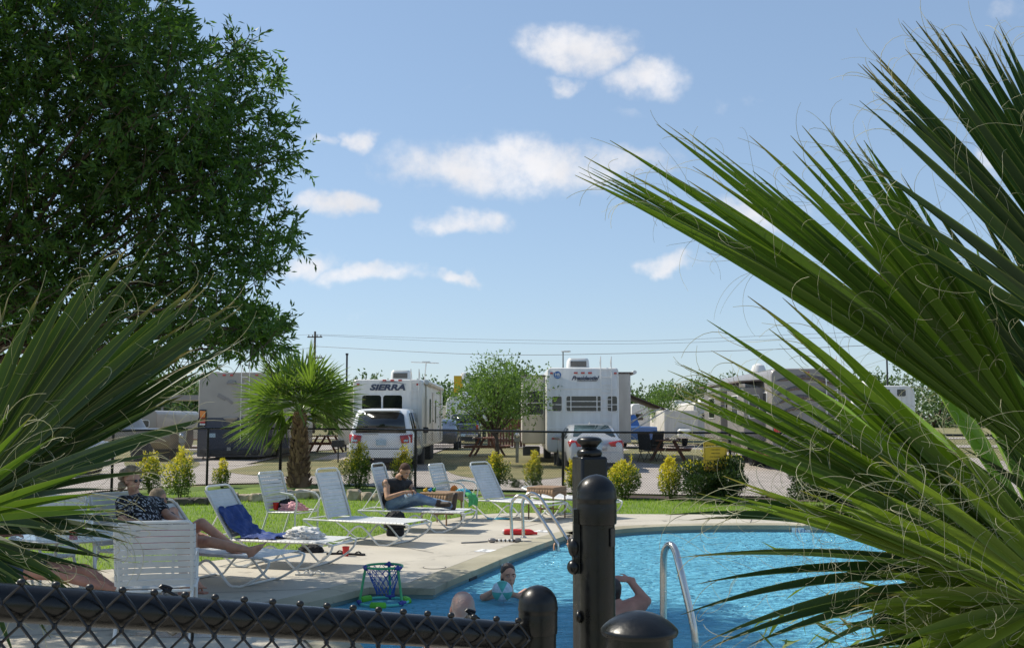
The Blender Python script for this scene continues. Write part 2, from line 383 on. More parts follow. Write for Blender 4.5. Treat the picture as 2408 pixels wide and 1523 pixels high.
# expansion joints as thin dark grooves laid over the slab
jm = MB()
def joint(a, b, w=.012):
    a, b = Vector((*a, 0)), Vector((*b, 0)); d = (b - a).normalized(); n = Vector((-d.y, d.x, 0)) * w / 2
    jm.poly([v + Vector((0, 0, .0065)) for v in (a - n, b - n, b + n, a + n)])
n = len(cop_out)
jm.v = []; jm.f = []
o1 = offset_loop(pool, .343 * sgn); o2 = offset_loop(pool, .36 * sgn)
for i in range(n):
    j = (i + 1) % n; jm.poly([(*o1[i], .0065), (*o1[j], .0065), (*o2[j], .0065), (*o2[i], .0065)])
joint(G2(876, 1378), G2(560, 1425)); joint(G2(1020, 1300), G2(820, 1262)); joint(G2(1440, 1240), G2(1450, 1212)); joint((-.8, 11.5), (-6, 10.2))
joint((-.1, 16.9), (1.35, 20.0)); joint((4, 18.1), (4.4, 19.6)); joint((-1.9, 9.6), (-6, 8.0)); joint((-.5, 8), (-4, 5))
jm.build('deck_joint', pm('joint', (.10, .09, .08), .9)).__setitem__('kind', 'structure')
# coping with real thickness and overhang, tile band, shell
cm = MB(); inn = offset_loop(pool, -.03 * sgn); P0 = [(*p, .012) for p in cop_out]; P1 = [(*p, .012) for p in inn]; P2 = [(*p, -.055) for p in inn]; P3 = [(*p, -.055) for p in pool]
cm.loft([P0, P1, P2, P3], cap=False); o = cm.build('pool_coping', M['coping'], ang=40); o['kind'] = 'structure'
WZ = -.10
tm = MB(); tm.loft([[(*p, -.04) for p in pool], [(*p, -.34) for p in pool]], cap=False)
def tile_mat():
    m = bpy.data.materials.new('waterline_tile'); m.use_nodes = True; t = m.node_tree; b = t.nodes['Principled BSDF']; L = t.links.new
    uv = t.nodes.new('ShaderNodeUVMap'); se = t.nodes.new('ShaderNodeSeparateXYZ'); L(uv.outputs[0], se.inputs[0])
    def mt(op, a, b=None):
        n = t.nodes.new('ShaderNodeMath'); n.operation = op
        for i, v in enumerate((a, b)):
            if v is None: continue
            if isinstance(v, (int, float)): n.inputs[i].default_value = v
            else: L(v, n.inputs[i])
        return n.outputs[0]
    u = mt('MULTIPLY', mt('ABSOLUTE', mt('SUBTRACT', mt('FRACT', mt('MULTIPLY', se.outputs[0], 12.5)), .5)), 2)
    tri = mt('LESS_THAN', mt('ADD', u, mt('MULTIPLY', mt('ABSOLUTE', mt('SUBTRACT', se.outputs[1], .095)), 24)), 1.0)
    mx = t.nodes.new('ShaderNodeMix'); mx.data_type = 'RGBA'; L(tri, mx.inputs[0]); mx.inputs[6].default_value = (.19, .27, .26, 1); mx.inputs[7].default_value = (.045, .10, .12, 1)
    L(mx.outputs[2], b.inputs['Base Color']); b.inputs['Roughness'].default_value = .25
    return m
to = tm.build('pool_tile_band', tile_mat(), smooth=False); to['kind'] = 'structure'
uvl = to.data.uv_layers.new(name='UVMap'); acc = [0.0]
for i in range(n): acc.append(acc[-1] + (Vector(pool[(i + 1) % n]) - Vector(pool[i])).length)
for p in to.data.polygons:
    i = min(v % n for v in p.vertices); wrap = set(v % n for v in p.vertices) == {0, n - 1}
    for li in p.loop_indices:
        vi = to.data.loops[li].vertex_index; k = vi % n
        s_ = acc[n] if (wrap and k == 0) else acc[k]
        uvl.data[li].uv = (s_, .0 if vi < n else .30)
M['plaster'] = pm('pool_plaster', (.65, .93, .97), .8, var=.06, scale=.8)
sm = MB(); sm.loft([[(*p, -.34) for p in pool], [(*p, -1.45) for p in pool]], cap=False)
tr = tessellate_polygon([[Vector((*p, 0)) for p in pool]]); sm.add([(*p, -1.45) for p in pool], tr)
sm.build('pool_shell', M['plaster'], smooth=False)['kind'] = 'structure'
# water: rippled sheet, glossy over a clear blue body
def water():
    m = bpy.data.materials.new('pool_water'); m.use_nodes = True; t = m.node_tree; t.nodes.clear(); L = t.links.new
    A = lambda k: t.nodes.new(k)
    tcn = A('ShaderNodeTexCoord'); mp = A('ShaderNodeMapping'); mp.inputs['Scale'].default_value = (1, 2.4, 1); L(tcn.outputs['Object'], mp.inputs[0])
    a = A('ShaderNodeTexNoise'); a.inputs['Scale'].default_value = 2.3; a.inputs['Detail'].default_value = 6; a.inputs['Distortion'].default_value = 1.6; L(mp.outputs[0], a.inputs[0])
    b = A('ShaderNodeTexNoise'); b.inputs['Scale'].default_value = 9; b.inputs['Detail'].default_value = 3; b.inputs['Distortion'].default_value = .8; L(mp.outputs[0], b.inputs[0])
    ad = A('ShaderNodeMath'); ad.operation = 'MULTIPLY_ADD'; L(b.outputs['Fac'], ad.inputs[0]); ad.inputs[1].default_value = .35; L(a.outputs['Fac'], ad.inputs[2])
    bp = A('ShaderNodeBump'); bp.inputs['Strength'].default_value = 1; bp.inputs['Distance'].default_value = .36; L(ad.outputs[0], bp.inputs['Height'])
    df = A('ShaderNodeBsdfDiffuse'); df.inputs[0].default_value = (.24, .72, .98, 1); L(bp.outputs[0], df.inputs['Normal'])
    tp = A('ShaderNodeBsdfTransparent'); tp.inputs[0].default_value = (.66, .97, 1, 1)
    m1 = A('ShaderNodeMixShader'); m1.inputs[0].default_value = .8; L(tp.outputs[0], m1.inputs[1]); L(df.outputs[0], m1.inputs[2])
    gl = A('ShaderNodeBsdfGlossy'); gl.inputs['Roughness'].default_value = .07; L(bp.outputs[0], gl.inputs['Normal'])
    fr = A('ShaderNodeFresnel'); fr.inputs[0].default_value = 1.33; L(bp.outputs[0], fr.inputs['Normal'])
    m2 = A('ShaderNodeMixShader'); L(fr.outputs[0], m2.inputs[0]); L(m1.outputs[0], m2.inputs[1]); L(gl.outputs[0], m2.inputs[2])
    o = A('ShaderNodeOutputMaterial'); L(m2.outputs[0], o.inputs[0]); return m
M['water'] = water()
bm = bmesh.new(); vs = [bm.verts.new((*p, WZ)) for p in pool]
for t3 in tr: bm.faces.new([vs[i] for i in t3])
bm.normal_update()
for f in bm.faces:
    if f.normal.z < 0: f.normal_flip()
me = bpy.data.meshes.new('pool_water'); bm.to_mesh(me); bm.free(); me.materials.append(M['water'])
wo_ = bpy.data.objects.new('pool_water', me); C.objects.link(wo_); wo_['kind'] = 'structure'

# gravel lanes and pads, grass islands (lot)
grav = [(-60, 27.8 if False else 24)]
gl1 = [(-70, 15), (FL[0][0] - .3, 15)] + [(x - (.3 if i < 3 else 0), y + .25) for i, (x, y) in enumerate(FL[1:])] + [(16, 22.4), (70, 16), (70, 36.5), (-70, 37.5)]
drape('gravel_road', [gl1], M['gravel'], .004)
def isl(px, off=.012, mat='dry_grass', nm='grass_verge'):
    P = [gp(x, y, gz(gp(x, y).y)) for x, y in px]; P = smooth_path([(p.x, p.y, 0) for p in P], 4, True)
    drape(nm, [[(p.x, p.y) for p in P]], M[mat], off)
isl([(535,1104),(600,1090),(700,1080),(800,1078),(835,1095),(828,1110),(700,1116),(600,1114)])
isl([(1050,1072),(1180,1068),(1285,1070),(1322,1092),(1318,1118),(1200,1124),(1080,1115),(1042,1092)])
isl([(1470,1060),(1560,1056),(1660,1060),(1720,1080),(1600,1090),(1485,1078)])
isl([(300,1080),(430,1078),(470,1084),(440,1100),(320,1102)])
isl([(-300,1075),(100,1078),(180,1095),(60,1110),(-300,1120)])
for (x0, x1, y0, y1) in ((-60, -9, 52, 56), (-7.5, -3.4, 37, 70), (1.1, 5.8, 36.5, 60), (6.8, 12.5, 36.5, 66), (-60, 60, 58, 64), (-14, -9.2, 36, 60), (14, 18, 36, 60), (-60, 60, 84, 92)):
    drape('gravel_pad', [[(x0, y0), (x1, y0), (x1, y1), (x0, y1)]], M['gravel'], .006 if y0 > 36.6 else .008)
# planting bed along the fence
bed = [(x + (.1 if i < 3 else 0), y - .12) for i, (x, y) in enumerate(FL[1:])]
bed2 = [(x, y - (1.15 if x > 1 else 1.5)) for x, y in FL[1:]]
drape('planting_bed', [[b for b in bed] + bed2[::-1]], M['mulch'], .006, zf=lambda y: 0)

# grass blades
def in_poly(x, y, P):
    c = np.zeros(len(x), bool); j = len(P) - 1
    for i in range(len(P)):
        xi, yi = P[i]; xj, yj = P[j]
        c ^= ((yi > y) != (yj > y)) & (x < (xj - xi) * (y - yi) / (yj - yi + 1e-12) + xi); j = i
    return c
def blades(nb, x0, x1, y0, y1, inside, outside, h0, h1, w, name, mat, zf=None, label='x'):
    x = rng.uniform(x0, x1, nb); y = rng.uniform(y0, y1, nb)
    k = in_poly(x, y, inside)
    for o in outside: k &= ~in_poly(x, y, o)
    x = x[k]; y = y[k]; m = len(x); a = rng.uniform(0, 2 * PI, m); h = rng.uniform(h0, h1, m) * (0.7 + .6 * rng.random(m)); lean = rng.uniform(0, .7, m) * h; la = rng.uniform(0, 2 * PI, m)
    V_ = np.zeros((m, 3, 3)); z = np.zeros(m) - .01
    if zf: z = np.array([zf(q) for q in y])
    V_[:, 0] = np.stack([x - w * np.cos(a), y - w * np.sin(a), z], 1); V_[:, 1] = np.stack([x + w * np.cos(a), y + w * np.sin(a), z], 1)
    V_[:, 2] = np.stack([x + lean * np.cos(la), y + lean * np.sin(la), z + h], 1)
    o = np_mesh(name, V_.reshape(-1, 3), 3, mat); o['kind'] = 'stuff'; o['label'] = label; return o
def np_mesh(name, V_, k, mat, parent=None, smooth=False, W=False):
    V_ = np.asarray(V_, float).reshape(-1, 3)
    if W and parent is not None:
        r = parent
        while r.parent: r = r.parent
        V_ = V_ - np.array(r.location)
    nf = len(V_) // k; me = bpy.data.meshes.new(name); me.vertices.add(len(V_)); me.vertices.foreach_set('co', V_.ravel())
    me.loops.add(len(V_)); me.loops.foreach_set('vertex_index', np.arange(len(V_))); me.polygons.add(nf)
    me.polygons.foreach_set('loop_start', np.arange(nf) * k); me.polygons.foreach_set('loop_total', np.full(nf, k)); me.update(calc_edges=True)
    me.materials.append(mat)
    o = bpy.data.objects.new(name, me); C.objects.link(o)
    if parent: o.parent = parent
    return o
blades(120000, -12, 12, 11, 27.5, lawn, [deck_edge, bed + bed2[::-1]], .03, .065, .006, 'grass', M['blade'], label='bright green mown grass between the pool deck and the black fence')
M['dry_blade'] = pm('dry_blade', (.36, .28, .11), .8, col2=(.15, .17, .05), island=.8, trans=.3)
lot = [(-30, 28.5), (30, 24), (60, 75), (-60, 75)]

wet = pm('wet_concrete', (.20, .19, .165), .12, var=.15, scale=3, bump=.2, bscale=90, rvar=.8)
for (px_, py_, rx_, ry_) in ((500, 1488, .55, .16), (640, 1470, .35, .10), (452, 1358, .22, .12), (560, 1378, .10, .05), (985, 1392, .0, .0)):
    if rx_ <= 0: continue
    c0 = gp(px_, py_); P = [(c0.x + rx_ * (1 + .35 * math.sin(3 * a + px_) + .2 * math.sin(7 * a)) * math.cos(a), c0.y + ry_ * (1 + .35 * math.sin(2 * a + py_) + .2 * math.sin(5 * a)) * math.sin(a)) for a in [2 * PI * i / 40 for i in range(40)]]
    drape('water_puddle', [P], wet, .0045, zf=lambda y: 0)
# hairline cracks in the slab
ck = MB(); rk = random.Random(11)
for (x0, y0, a0, n_) in ((-1.2, 13.6, .4, 26), (-2.4, 13.9, -1.2, 16), (1.2, 18.4, .15, 22), (-1.5, 16.0, .9, 14)):
    p = Vector((x0, y0, .0062)); a = a0
    for i in range(n_):
        a += rk.uniform(-.45, .45); a = a * .9 + a0 * .1; q = p + Vector((math.cos(a), math.sin(a), 0)) * .09; nn_ = Vector((-math.sin(a), math.cos(a), 0)) * .0028; ck.poly([p - nn_, q - nn_, q + nn_, p + nn_]); p = q
ck.build('deck_crack', pm('crack', (.13, .115, .095), .95), smooth=False).__setitem__('kind', 'structure')
# ---------------- foliage ----------------
def leaf_mat(name, c1, c2, trans=.35, rough=.45, isl_=.75, spec=.4, scale=1.2):
    return pm(name, c1, rough, col2=c2, island=isl_, trans=trans, scale=scale, spec=spec)
M['tree_leaf'] = leaf_mat('tree_leaf', (.090, .165, .030), (.030, .070, .016), .36, .42)
M['small_leaf'] = leaf_mat('small_leaf', (.13, .20, .05), (.06, .11, .025), .35, .5)
M['far_leaf'] = leaf_mat('far_leaf', (.10, .16, .06), (.05, .09, .03), .2, .6)
M['shrub_green'] = leaf_mat('shrub_green', (.12, .17, .03), (.05, .09, .015), .3, .4)
M['shrub_yellow'] = leaf_mat('shrub_yellow', (.66, .50, .05), (.34, .33, .04), .3, .45)
M['shrub_dark'] = leaf_mat('shrub_dark', (.05, .08, .025), (.02, .04, .012), .15, .35)
def unit(v): return v / (np.linalg.norm(v, axis=-1, keepdims=True) + 1e-9)
def leaves(base, dirs, L_, w, bend=.15):
    """lens shaped leaves, one folded quad each: base (m,3), dirs (m,3)"""
    m = len(base); d = unit(dirs); r = unit(np.cross(d, unit(rng.normal(size=(m, 3))))); n = np.cross(r, d)
    L_ = (L_ * rng.uniform(.7, 1.25, m))[:, None]; mid = base + d * L_ * .5 + n * L_ * bend * rng.uniform(-1, 1, (m, 1))
    V_ = np.stack([base, mid + r * L_ * w, base + d * L_ + n * L_ * bend * rng.uniform(-1, 1, (m, 1)), mid - r * L_ * w], 1)
    return V_.reshape(-1, 3)
def blob_points(blobs, m, rnd=None):
    wts = np.array([b[3] ** 2.2 * (b[4] if len(b) > 4 else 1) for b in blobs]); idx = rng.choice(len(blobs), m, p=wts / wts.sum())
    B = np.array([b[:4] for b in blobs])[idx]; d = unit(rng.normal(size=(m, 3))); r = rng.random(m) ** .42
    return B[:, :3] + d * (r * B[:, 3])[:, None] * np.array([1, 1, .9]), d

# big broadleaf tree on the left, its trunk outside the frame
TX, TY = -6.9, 11.8
tree = thing('shade_tree', 'large dense broadleaf tree with dark narrow leaves filling the upper left sky', 'tree', (TX, TY, 0))
bl = [(100,100,220,1),(300,110,150,1),(130,330,260,1),(420,230,160,1),(560,225,95,1),(610,300,85,1),(635,390,68,1),(430,400,190,1),(560,420,120,1),(625,545,85,1),(490,560,120,.9),
 (300,430,130,.8),(90,520,150,1.0),(300,650,120,.9),(60,680,130,.9),(470,680,100,.7),(560,762,58,2.6),(632,788,38,3.2),(150,730,170,.6),(390,760,100,.9),(480,790,66,1.6),(520,700,80,1.3),(590,800,34,2.6),(440,815,46,1.6),(640,620,50,1.6),(250,800,110,.7),(640,785,46,3),(600,758,46,2.2),(588,118,26,3),(655,205,24,3),(692,195,14,3),(688,300,20,3),(722,368,18,3),(708,560,24,3),(684,468,18,3),(440,66,24,2.5),(505,120,22,2.5),(405,12,22,2.5),(630,640,24,3),(380,30,70,.6),(590,150,45,.7),(330,560,90,.35),
 (-200,100,280,1),(-350,350,300,1),(-250,600,260,1),(60,-180,260,1),(-200,-250,300,1),(220,-110,160,.8)]
blobs = []
for (x, y, r, dn) in bl:
    if 380 < x and y < 720: x -= 36
    if x > 560 and y > 720: x -= 14
    Yc = 11.8 + random.uniform(-.8, .8); p = at(x, y, Yc); blobs.append((p.x, p.y, p.z, r / FPX * 11.8, dn)); 
    p2 = at(x, y, Yc - .9) if r > 140 else at(x, y, Yc + .7); blobs.append((p2.x, p2.y, p2.z, r / FPX * 11, dn * .8))
blobs += [(-4, 8.6, 6.9, 1.45, 1), (-5.5, 7, 6.2, 1.45, 1), (-6.5, 8.5, 4.6, 1.6, 1), (-5.6, 6.3, 4.4, 1.5, 1)]  # unseen foliage added outside the view to shade the near deck and fence
tp_, td = blob_points(blobs, 13500)
k = 13; m = len(tp_); tdir = unit(td * .6 + rng.normal(size=(m, 3)) * .5 + np.array([0.15, 0, .25]))
tl = rng.uniform(.14, .36, m)
s_ = rng.random((m, k)); base = tp_[:, None] + tdir[:, None] * (s_ * tl[:, None])[..., None]
side = unit(rng.normal(size=(m, k, 3))); ld = unit(tdir[:, None] * .9 + side * .8 + np.array([0, 0, -.15]))
LV = leaves(base.reshape(-1, 3), ld.reshape(-1, 3), .102, .135)
np_mesh('crown', LV, 4, M['tree_leaf'], tree, W=True)
tb = MB(); tb.tube([(TX, TY, -.05), (TX + .08, TY, 1.1), (TX - .05, TY + .1, 2.2)], [.26, .2, .17], 12)
for i in range(46):
    q = blobs[i % len(blobs)]; e = Vector(q[:3]) + Vector((random.uniform(-1, 1), random.uniform(-1, 1), random.uniform(-.6, .6))) * q[3] * .8
    s0 = Vector((TX, TY, random.uniform(1.6, 2.4))); c_ = (s0 + e) / 2 + Vector((0, 0, random.uniform(.1, .9)))
    P = bez(s0, c_, e, 8); P = [p + Vector((random.uniform(-1, 1), random.uniform(-1, 1), random.uniform(-1, 1))) * .05 for p in P]
    tb.tube(P, [.03 * (1 - j / 9) + .006 for j in range(9)], 5)
for i in range(0, m, 6):
    a = Vector(tp_[i]); b_ = a + Vector(tdir[i]) * tl[i] * 1.1; c_ = a - Vector(tdir[i]) * .35 + Vector((-.1, 0, -.1))
    tb.tube([c_, a, b_], [.006, .004, .002], 3, cap=False)
tb.build('trunk', M['bark'], tree, W=True)

def shrub(name, label, px, py, w, h, mats=(.6,), nl=1700, ls=.05, group=None, Y=None, up=.5, cat='shrub', sprigs=6, round_=False, z0=0.0):
    b = gp(px, py, z0); b = b if Y is None else at(px, py, Y)
    t = thing(name, label, cat, (b.x, b.y, z0), 0, group)
    yf = mats[0] * .72; w *= .88; h *= .93; m = int(nl * 1.8)
    d = unit(rng.normal(size=(m, 3))); r = rng.random(m) ** .33
    ln = 1 + .22 * np.sin(d[:, 0] * 5 + px) + .18 * np.sin(d[:, 2] * 7 + px * .3 + d[:, 1] * 4)
    if round_: ln = 1 + .08 * np.sin(d[:, 0] * 6 + px)
    P = d * (r * ln)[:, None] * np.array([w / 2, w / 2, h / 2]) + np.array([0, 0, h * .52])
    D = unit(d * .6 + rng.normal(size=(m, 3)) * .5 + np.array([0, 0, up]))
    sp = []; sd = []
    for j in range(sprigs):
        a = random.uniform(0, 2 * PI); q = np.array([math.cos(a) * w * .28 * random.random(), math.sin(a) * w * .28 * random.random(), h * .85]); u = unit(np.array([random.uniform(-.3, .3), random.uniform(-.3, .3), 1.0]))
        LL = random.uniform(.15, .42) * h; c_ = 60
        ss = rng.random(c_); sp.append(q + u * (ss * LL)[:, None] + rng.normal(size=(c_, 3)) * .02); sd.append(unit(rng.normal(size=(c_, 3)) + u * .6))
    if sp: P = np.concatenate([P] + sp); D = np.concatenate([D] + sd)
    score = rng.random(len(P)) * .6 + .75 * np.clip(P[:, 2] / h, 0, 1.3) - .25 * np.clip(-P[:, 0] / w, -.5, .5) * -1
    yel = score > np.quantile(score, 1 - yf) if yf > 0 else np.zeros(len(P), bool)
    main = M['shrub_dark'] if (len(mats) > 1) else M['shrub_green']
    if (~yel).any(): np_mesh('foliage', leaves(P[~yel], D[~yel], ls, .24), 4, main, t)
    if yel.any(): np_mesh('yellow_foliage', leaves(P[yel], D[yel], ls, .26), 4, M['shrub_yellow'], t)
    s = MB()
    for j in range(7):
        a = random.uniform(0, 2 * PI); e = Vector((math.cos(a) * w * .3, math.sin(a) * w * .3, h * random.uniform(.5, .8))); s.tube(bez((e.x * .12, e.y * .12, -.02), (e.x * .3, e.y * .3, e.z * .6), e, 4), [.014, .012, .01, .007, .004], 5)
    s.build('stem', M['bark'], t); return t
gS = 'variegated yellow green shrubs planted along the black fence'
shrub('euonymus_shrub', 'yellow green shrub behind the curly haired seated woman', 352, 1160, .66, .90, (.45,), 1500, .05, gS)
shrub('euonymus_shrub', 'full yellow topped shrub beside the second bush by the seated women', 421, 1170, .78, .98, (.5,), 2000, .05, gS)
shrub('euonymus_shrub', 'small thin yellow green shrub beside the fence post near the motorhome', 522, 1150, .48, .66, (.55,), 1000, .045, gS)
shrub('euonymus_shrub', 'tall shrub with brown base between the palm trunk and the parked suv', 842, 1152, .80, 1.05, (.32,), 2200, .05, gS, sprigs=9)
shrub('euonymus_shrub', 'yellow sprigged shrub behind the man sitting on the lounger', 948, 1150, .58, .95, (.5,), 1300, .05, gS, sprigs=8)
shrub('euonymus_shrub', 'shrub with tall yellow spikes behind the empty slatted lounger', 1165, 1156, .72, .86, (.38,), 1700, .05, gS, sprigs=10)
shrub('euonymus_shrub', 'narrow yellow edged shrub standing behind the wicker side table', 1257, 1152, .50, .86, (.5,), 1300, .05, gS, sprigs=8)
shrub('euonymus_shrub', 'narrow yellow shrub half hidden behind the square gate post', 1352, 1164, .46, .82, (.6,), 1100, .05, gS)
shrub('euonymus_shrub', 'round clipped yellow topped shrub in front of the silver sedan', 1466, 1172, .82, .86, (.45,), 2400, .05, gS, sprigs=2, round_=True)
shrub('euonymus_shrub', 'bright yellow shrub touching the dark green bush near the yellow sign', 1577, 1174, .58, .88, (.75,), 1500, .05, gS, round_=True)
shrub('evergreen_bush', 'wide dark green bush behind the yellow rules sign', 1690, 1180, 1.45, 1.0, (0.03, 1), 9000, .06, None, sprigs=8, cat='bush')
shrub('evergreen_bush', 'dark green bush at the far end of the planting bed behind the palm fronds', 1960, 1190, 1.6, .9, (0.02, 1), 8000, .06, None, cat='bush')
shrub('low_plant', 'small grey weedy plant at the fence foot beside the wicker side table', 1215, 1150, .42, .22, (0.0, 1), 260, .04, None, sprigs=2, cat='plant')

def small_tree(name, label, px, Y, cw, z0, z1, group=None, nl=5200, mat='small_leaf', ls=.07, lean=0, ntw=None, cat='tree', blobn=11):
    b = at(px, 985, Y); g = gz(Y); t = thing(name, label, cat, (b.x, Y, g), 0, group)
    bb = []
    for i in range(blobn):
        a = random.uniform(0, 2 * PI); q = random.random() ** .6; zz = random.random(); rr = cw * .5 * q * math.sqrt(max(.15, 1 - (2 * zz - .9) ** 2))
        bb.append((math.cos(a) * rr * .75, math.sin(a) * rr * .75, z0 + (z1 - z0) * (.16 + .68 * zz), cw * random.uniform(.14, .22), 1))
    bb.append((0, 0, z0 + (z1 - z0) * .45, cw * .30, 1))
    P, d = blob_points(bb, nl // 6); mm = len(P); D = unit(d + rng.normal(size=(mm, 3)) * .6 + np.array([0, 0, .4]))
    s2 = rng.random((mm, 6)); bs = P[:, None] + D[:, None] * (s2 * ls * 4)[..., None]; dd = unit(D[:, None] + rng.normal(size=(mm, 6, 3)) * .9)
    np_mesh('crown', leaves(bs.reshape(-1, 3), dd.reshape(-1, 3), ls, .26), 4, M[mat], t)
    s = MB(); h = z0 + (z1 - z0) * .4
    s.tube([(0, 0, -.1), (.03, 0, z0 * .5), (lean, 0, z0), (lean * 1.3, 0, h)], [cw * .022, cw * .018, cw * .014, cw * .008], 7)
    for q in bb: s.tube(bez((lean, 0, z0 * .8), ((q[0] + lean) / 2, q[1] / 2, (q[2] + z0) / 2), q[:3], 5), [cw * .010, cw * .008, cw * .006, cw * .005, cw * .004, cw * .003], 5)
    s.build('trunk', M['bark'], t); return t
small_tree('oak_tree', 'young bushy oak tree with thin trunk in front of the tall white trailer', 1168, 36.0, 4.0, 1.25, 3.65, nl=10500, ls=.085, blobn=24, lean=-.05)
small_tree('oak_tree', 'small round tree beside the sagging brown awning', 1552, 62, 2.7, 1.0, 3.8, nl=3600, ls=.12)
gT = 'trees in the distance beyond the trailers'
far = [(860,120,5,1,6.0),(800,100,5,.5,4.6),(930,130,6,.4,4),(1020,120,8,.2,4.6),(1105,170,9,.2,6),(1140,95,5,.4,5.5),(1215,90,5,.5,7),(1640,260,26,.2,7),(1700,250,26,.2,7.2),(1760,255,30,.2,7.4),(1840,250,30,.2,6.5),(1590,250,24,.2,5.6),(1930,230,30,.2,6),(2030,120,9,.5,5.6),(2080,120,8,.5,5.2),(2200,200,40,.2,6.2),(2320,220,40,.2,6),
 (700,160,14,.2,6),(560,150,16,.2,5),(440,90,7,.3,4),(380,85,9,.3,4.2),(300,120,14,.2,6),(180,120,20,.2,7),(60,120,20,.2,7),(-60,120,20,.2,7),(1455,230,20,.2,6),(1330,260,30,.2,5)]
fl = ['bushy green tree rising over the roof of the trailer lettered SIERRA','dark tree line clump behind the palm trunk and suv','low distant tree between two trailers','low dark distant tree seen past the end of the trailer','distant tree behind the white cap of the far trailer','feathery distant tree beside the young oak crown','green treetop behind the young oak','dark distant wood on the horizon beyond the awning','second clump of dark distant wood beyond the awning','dark wood on the horizon behind the cream trailer','distant wood behind the grey motorhome','low distant wood behind the small round tree','distant wood hidden behind the grey motorhome','tree rising behind the white camper roof','tree behind the white camper','distant wood behind the palm fronds beyond the camper','distant wood at the edge behind palm fronds','far tree clump behind the fan palm crown','far tree clump behind the navy motorhome','green bush behind the grey shelter roof','bush under the grey shelter roof','far tree clump behind the large palm frond','distant tree row piece behind the large frond','distant tree behind the large frond near its base','distant tree outside the large frond','low distant wood behind the tall white trailer','low distant wood hidden behind the tall white trailer']
for i, (px, Y, cw, z0, z1) in enumerate(far):
    small_tree('distant_tree', fl[i], px, Y, cw, z0, z1, gT, nl=int(2600 + cw * 160), mat='far_leaf', ls=.16 + Y * .0022, blobn=14)

# ---------------- fan palms ----------------
def palm_mat(name, c1, c2, trans=.28, rough=.46):
    m = pm(name, c1, rough, col2=c2, island=.5, trans=trans, scale=3, spec=.35); t = m.node_tree; L = t.links.new; b = t.nodes['Principled BSDF']
    # fine parallel ribs along the segment (uv.x across, uv.y along) and a dry tip
    uv = t.nodes.new('ShaderNodeUVMap'); se = t.nodes.new('ShaderNodeSeparateXYZ'); L(uv.outputs[0], se.inputs[0])
    rp = next(n for n in t.nodes if n.type == 'VALTORGB'); socks = [l.to_socket for l in rp.outputs[0].links]
    def mt(op, a, b2=None, c=None, cl=False):
        n = t.nodes.new('ShaderNodeMath'); n.operation = op; n.use_clamp = cl
        for i, v in enumerate((a, b2, c)):
            if v is None: continue
            if isinstance(v, (int, float)): n.inputs[i].default_value = v
            else: L(v, n.inputs[i])
        return n.outputs[0]
    rib = mt('MULTIPLY_ADD', mt('SINE', mt('MULTIPLY', se.outputs[0], 75)), .09, 1.0)
    edge = mt('POWER', mt('ABSOLUTE', se.outputs[0]), 14); midr = mt('SUBTRACT', 1, mt('MULTIPLY', mt('ABSOLUTE', se.outputs[0]), 14), cl=True)
    gi = t.nodes.new('ShaderNodeNewGeometry'); th0 = mt('SUBTRACT', .975, mt('MULTIPLY', gi.outputs['Random Per Island'], .13)); tip = mt('MULTIPLY', mt('SUBTRACT', se.outputs[1], th0, cl=True), 7, cl=True)
    vm = t.nodes.new('ShaderNodeVectorMath'); vm.operation = 'SCALE'; L(rp.outputs[0], vm.inputs[0]); L(rib, vm.inputs['Scale'])
    x1 = t.nodes.new('ShaderNodeMix'); x1.data_type = 'RGBA'; L(mt('MULTIPLY', mt('MAXIMUM', edge, midr), .55, cl=True), x1.inputs[0]); L(vm.outputs[0], x1.inputs[6]); x1.inputs[7].default_value = (.22, .26, .06, 1)
    x2 = t.nodes.new('ShaderNodeMix'); x2.data_type = 'RGBA'; L(tip, x2.inputs[0]); L(x1.outputs[2], x2.inputs[6]); x2.inputs[7].default_value = (.25, .18, .07, 1)
    for sk in socks: L(x2.outputs[2], sk)
    return m
M['palm_a'] = palm_mat('palm_green', (.092, .150, .014), (.038, .078, .009), .27)
M['palm_b'] = palm_mat('palm_shaded_green', (.028, .064, .014), (.014, .035, .008), .14)  # leaf green darkened, shade on the near fronds put into the colour
M['palm_c'] = palm_mat('palm_pale_green', (.24, .33, .14), (.16, .25, .09), .4, .5)
M['palm_d'] = palm_mat('palm_mid', (.15, .20, .03), (.07, .115, .016), .32)
M['palm_far'] = palm_mat('palm_yellow_green', (.155, .22, .05), (.065, .12, .025), .32)  # yellow-green leaf colour of the palm by the far fence
M['fibre'] = pm('palm_fibre', (.50, .48, .34), .6, var=.2, scale=3, island=.5, trans=.2)
M['petiole'] = pm('palm_petiole', (.16, .22, .05), .4, var=.2, scale=4)

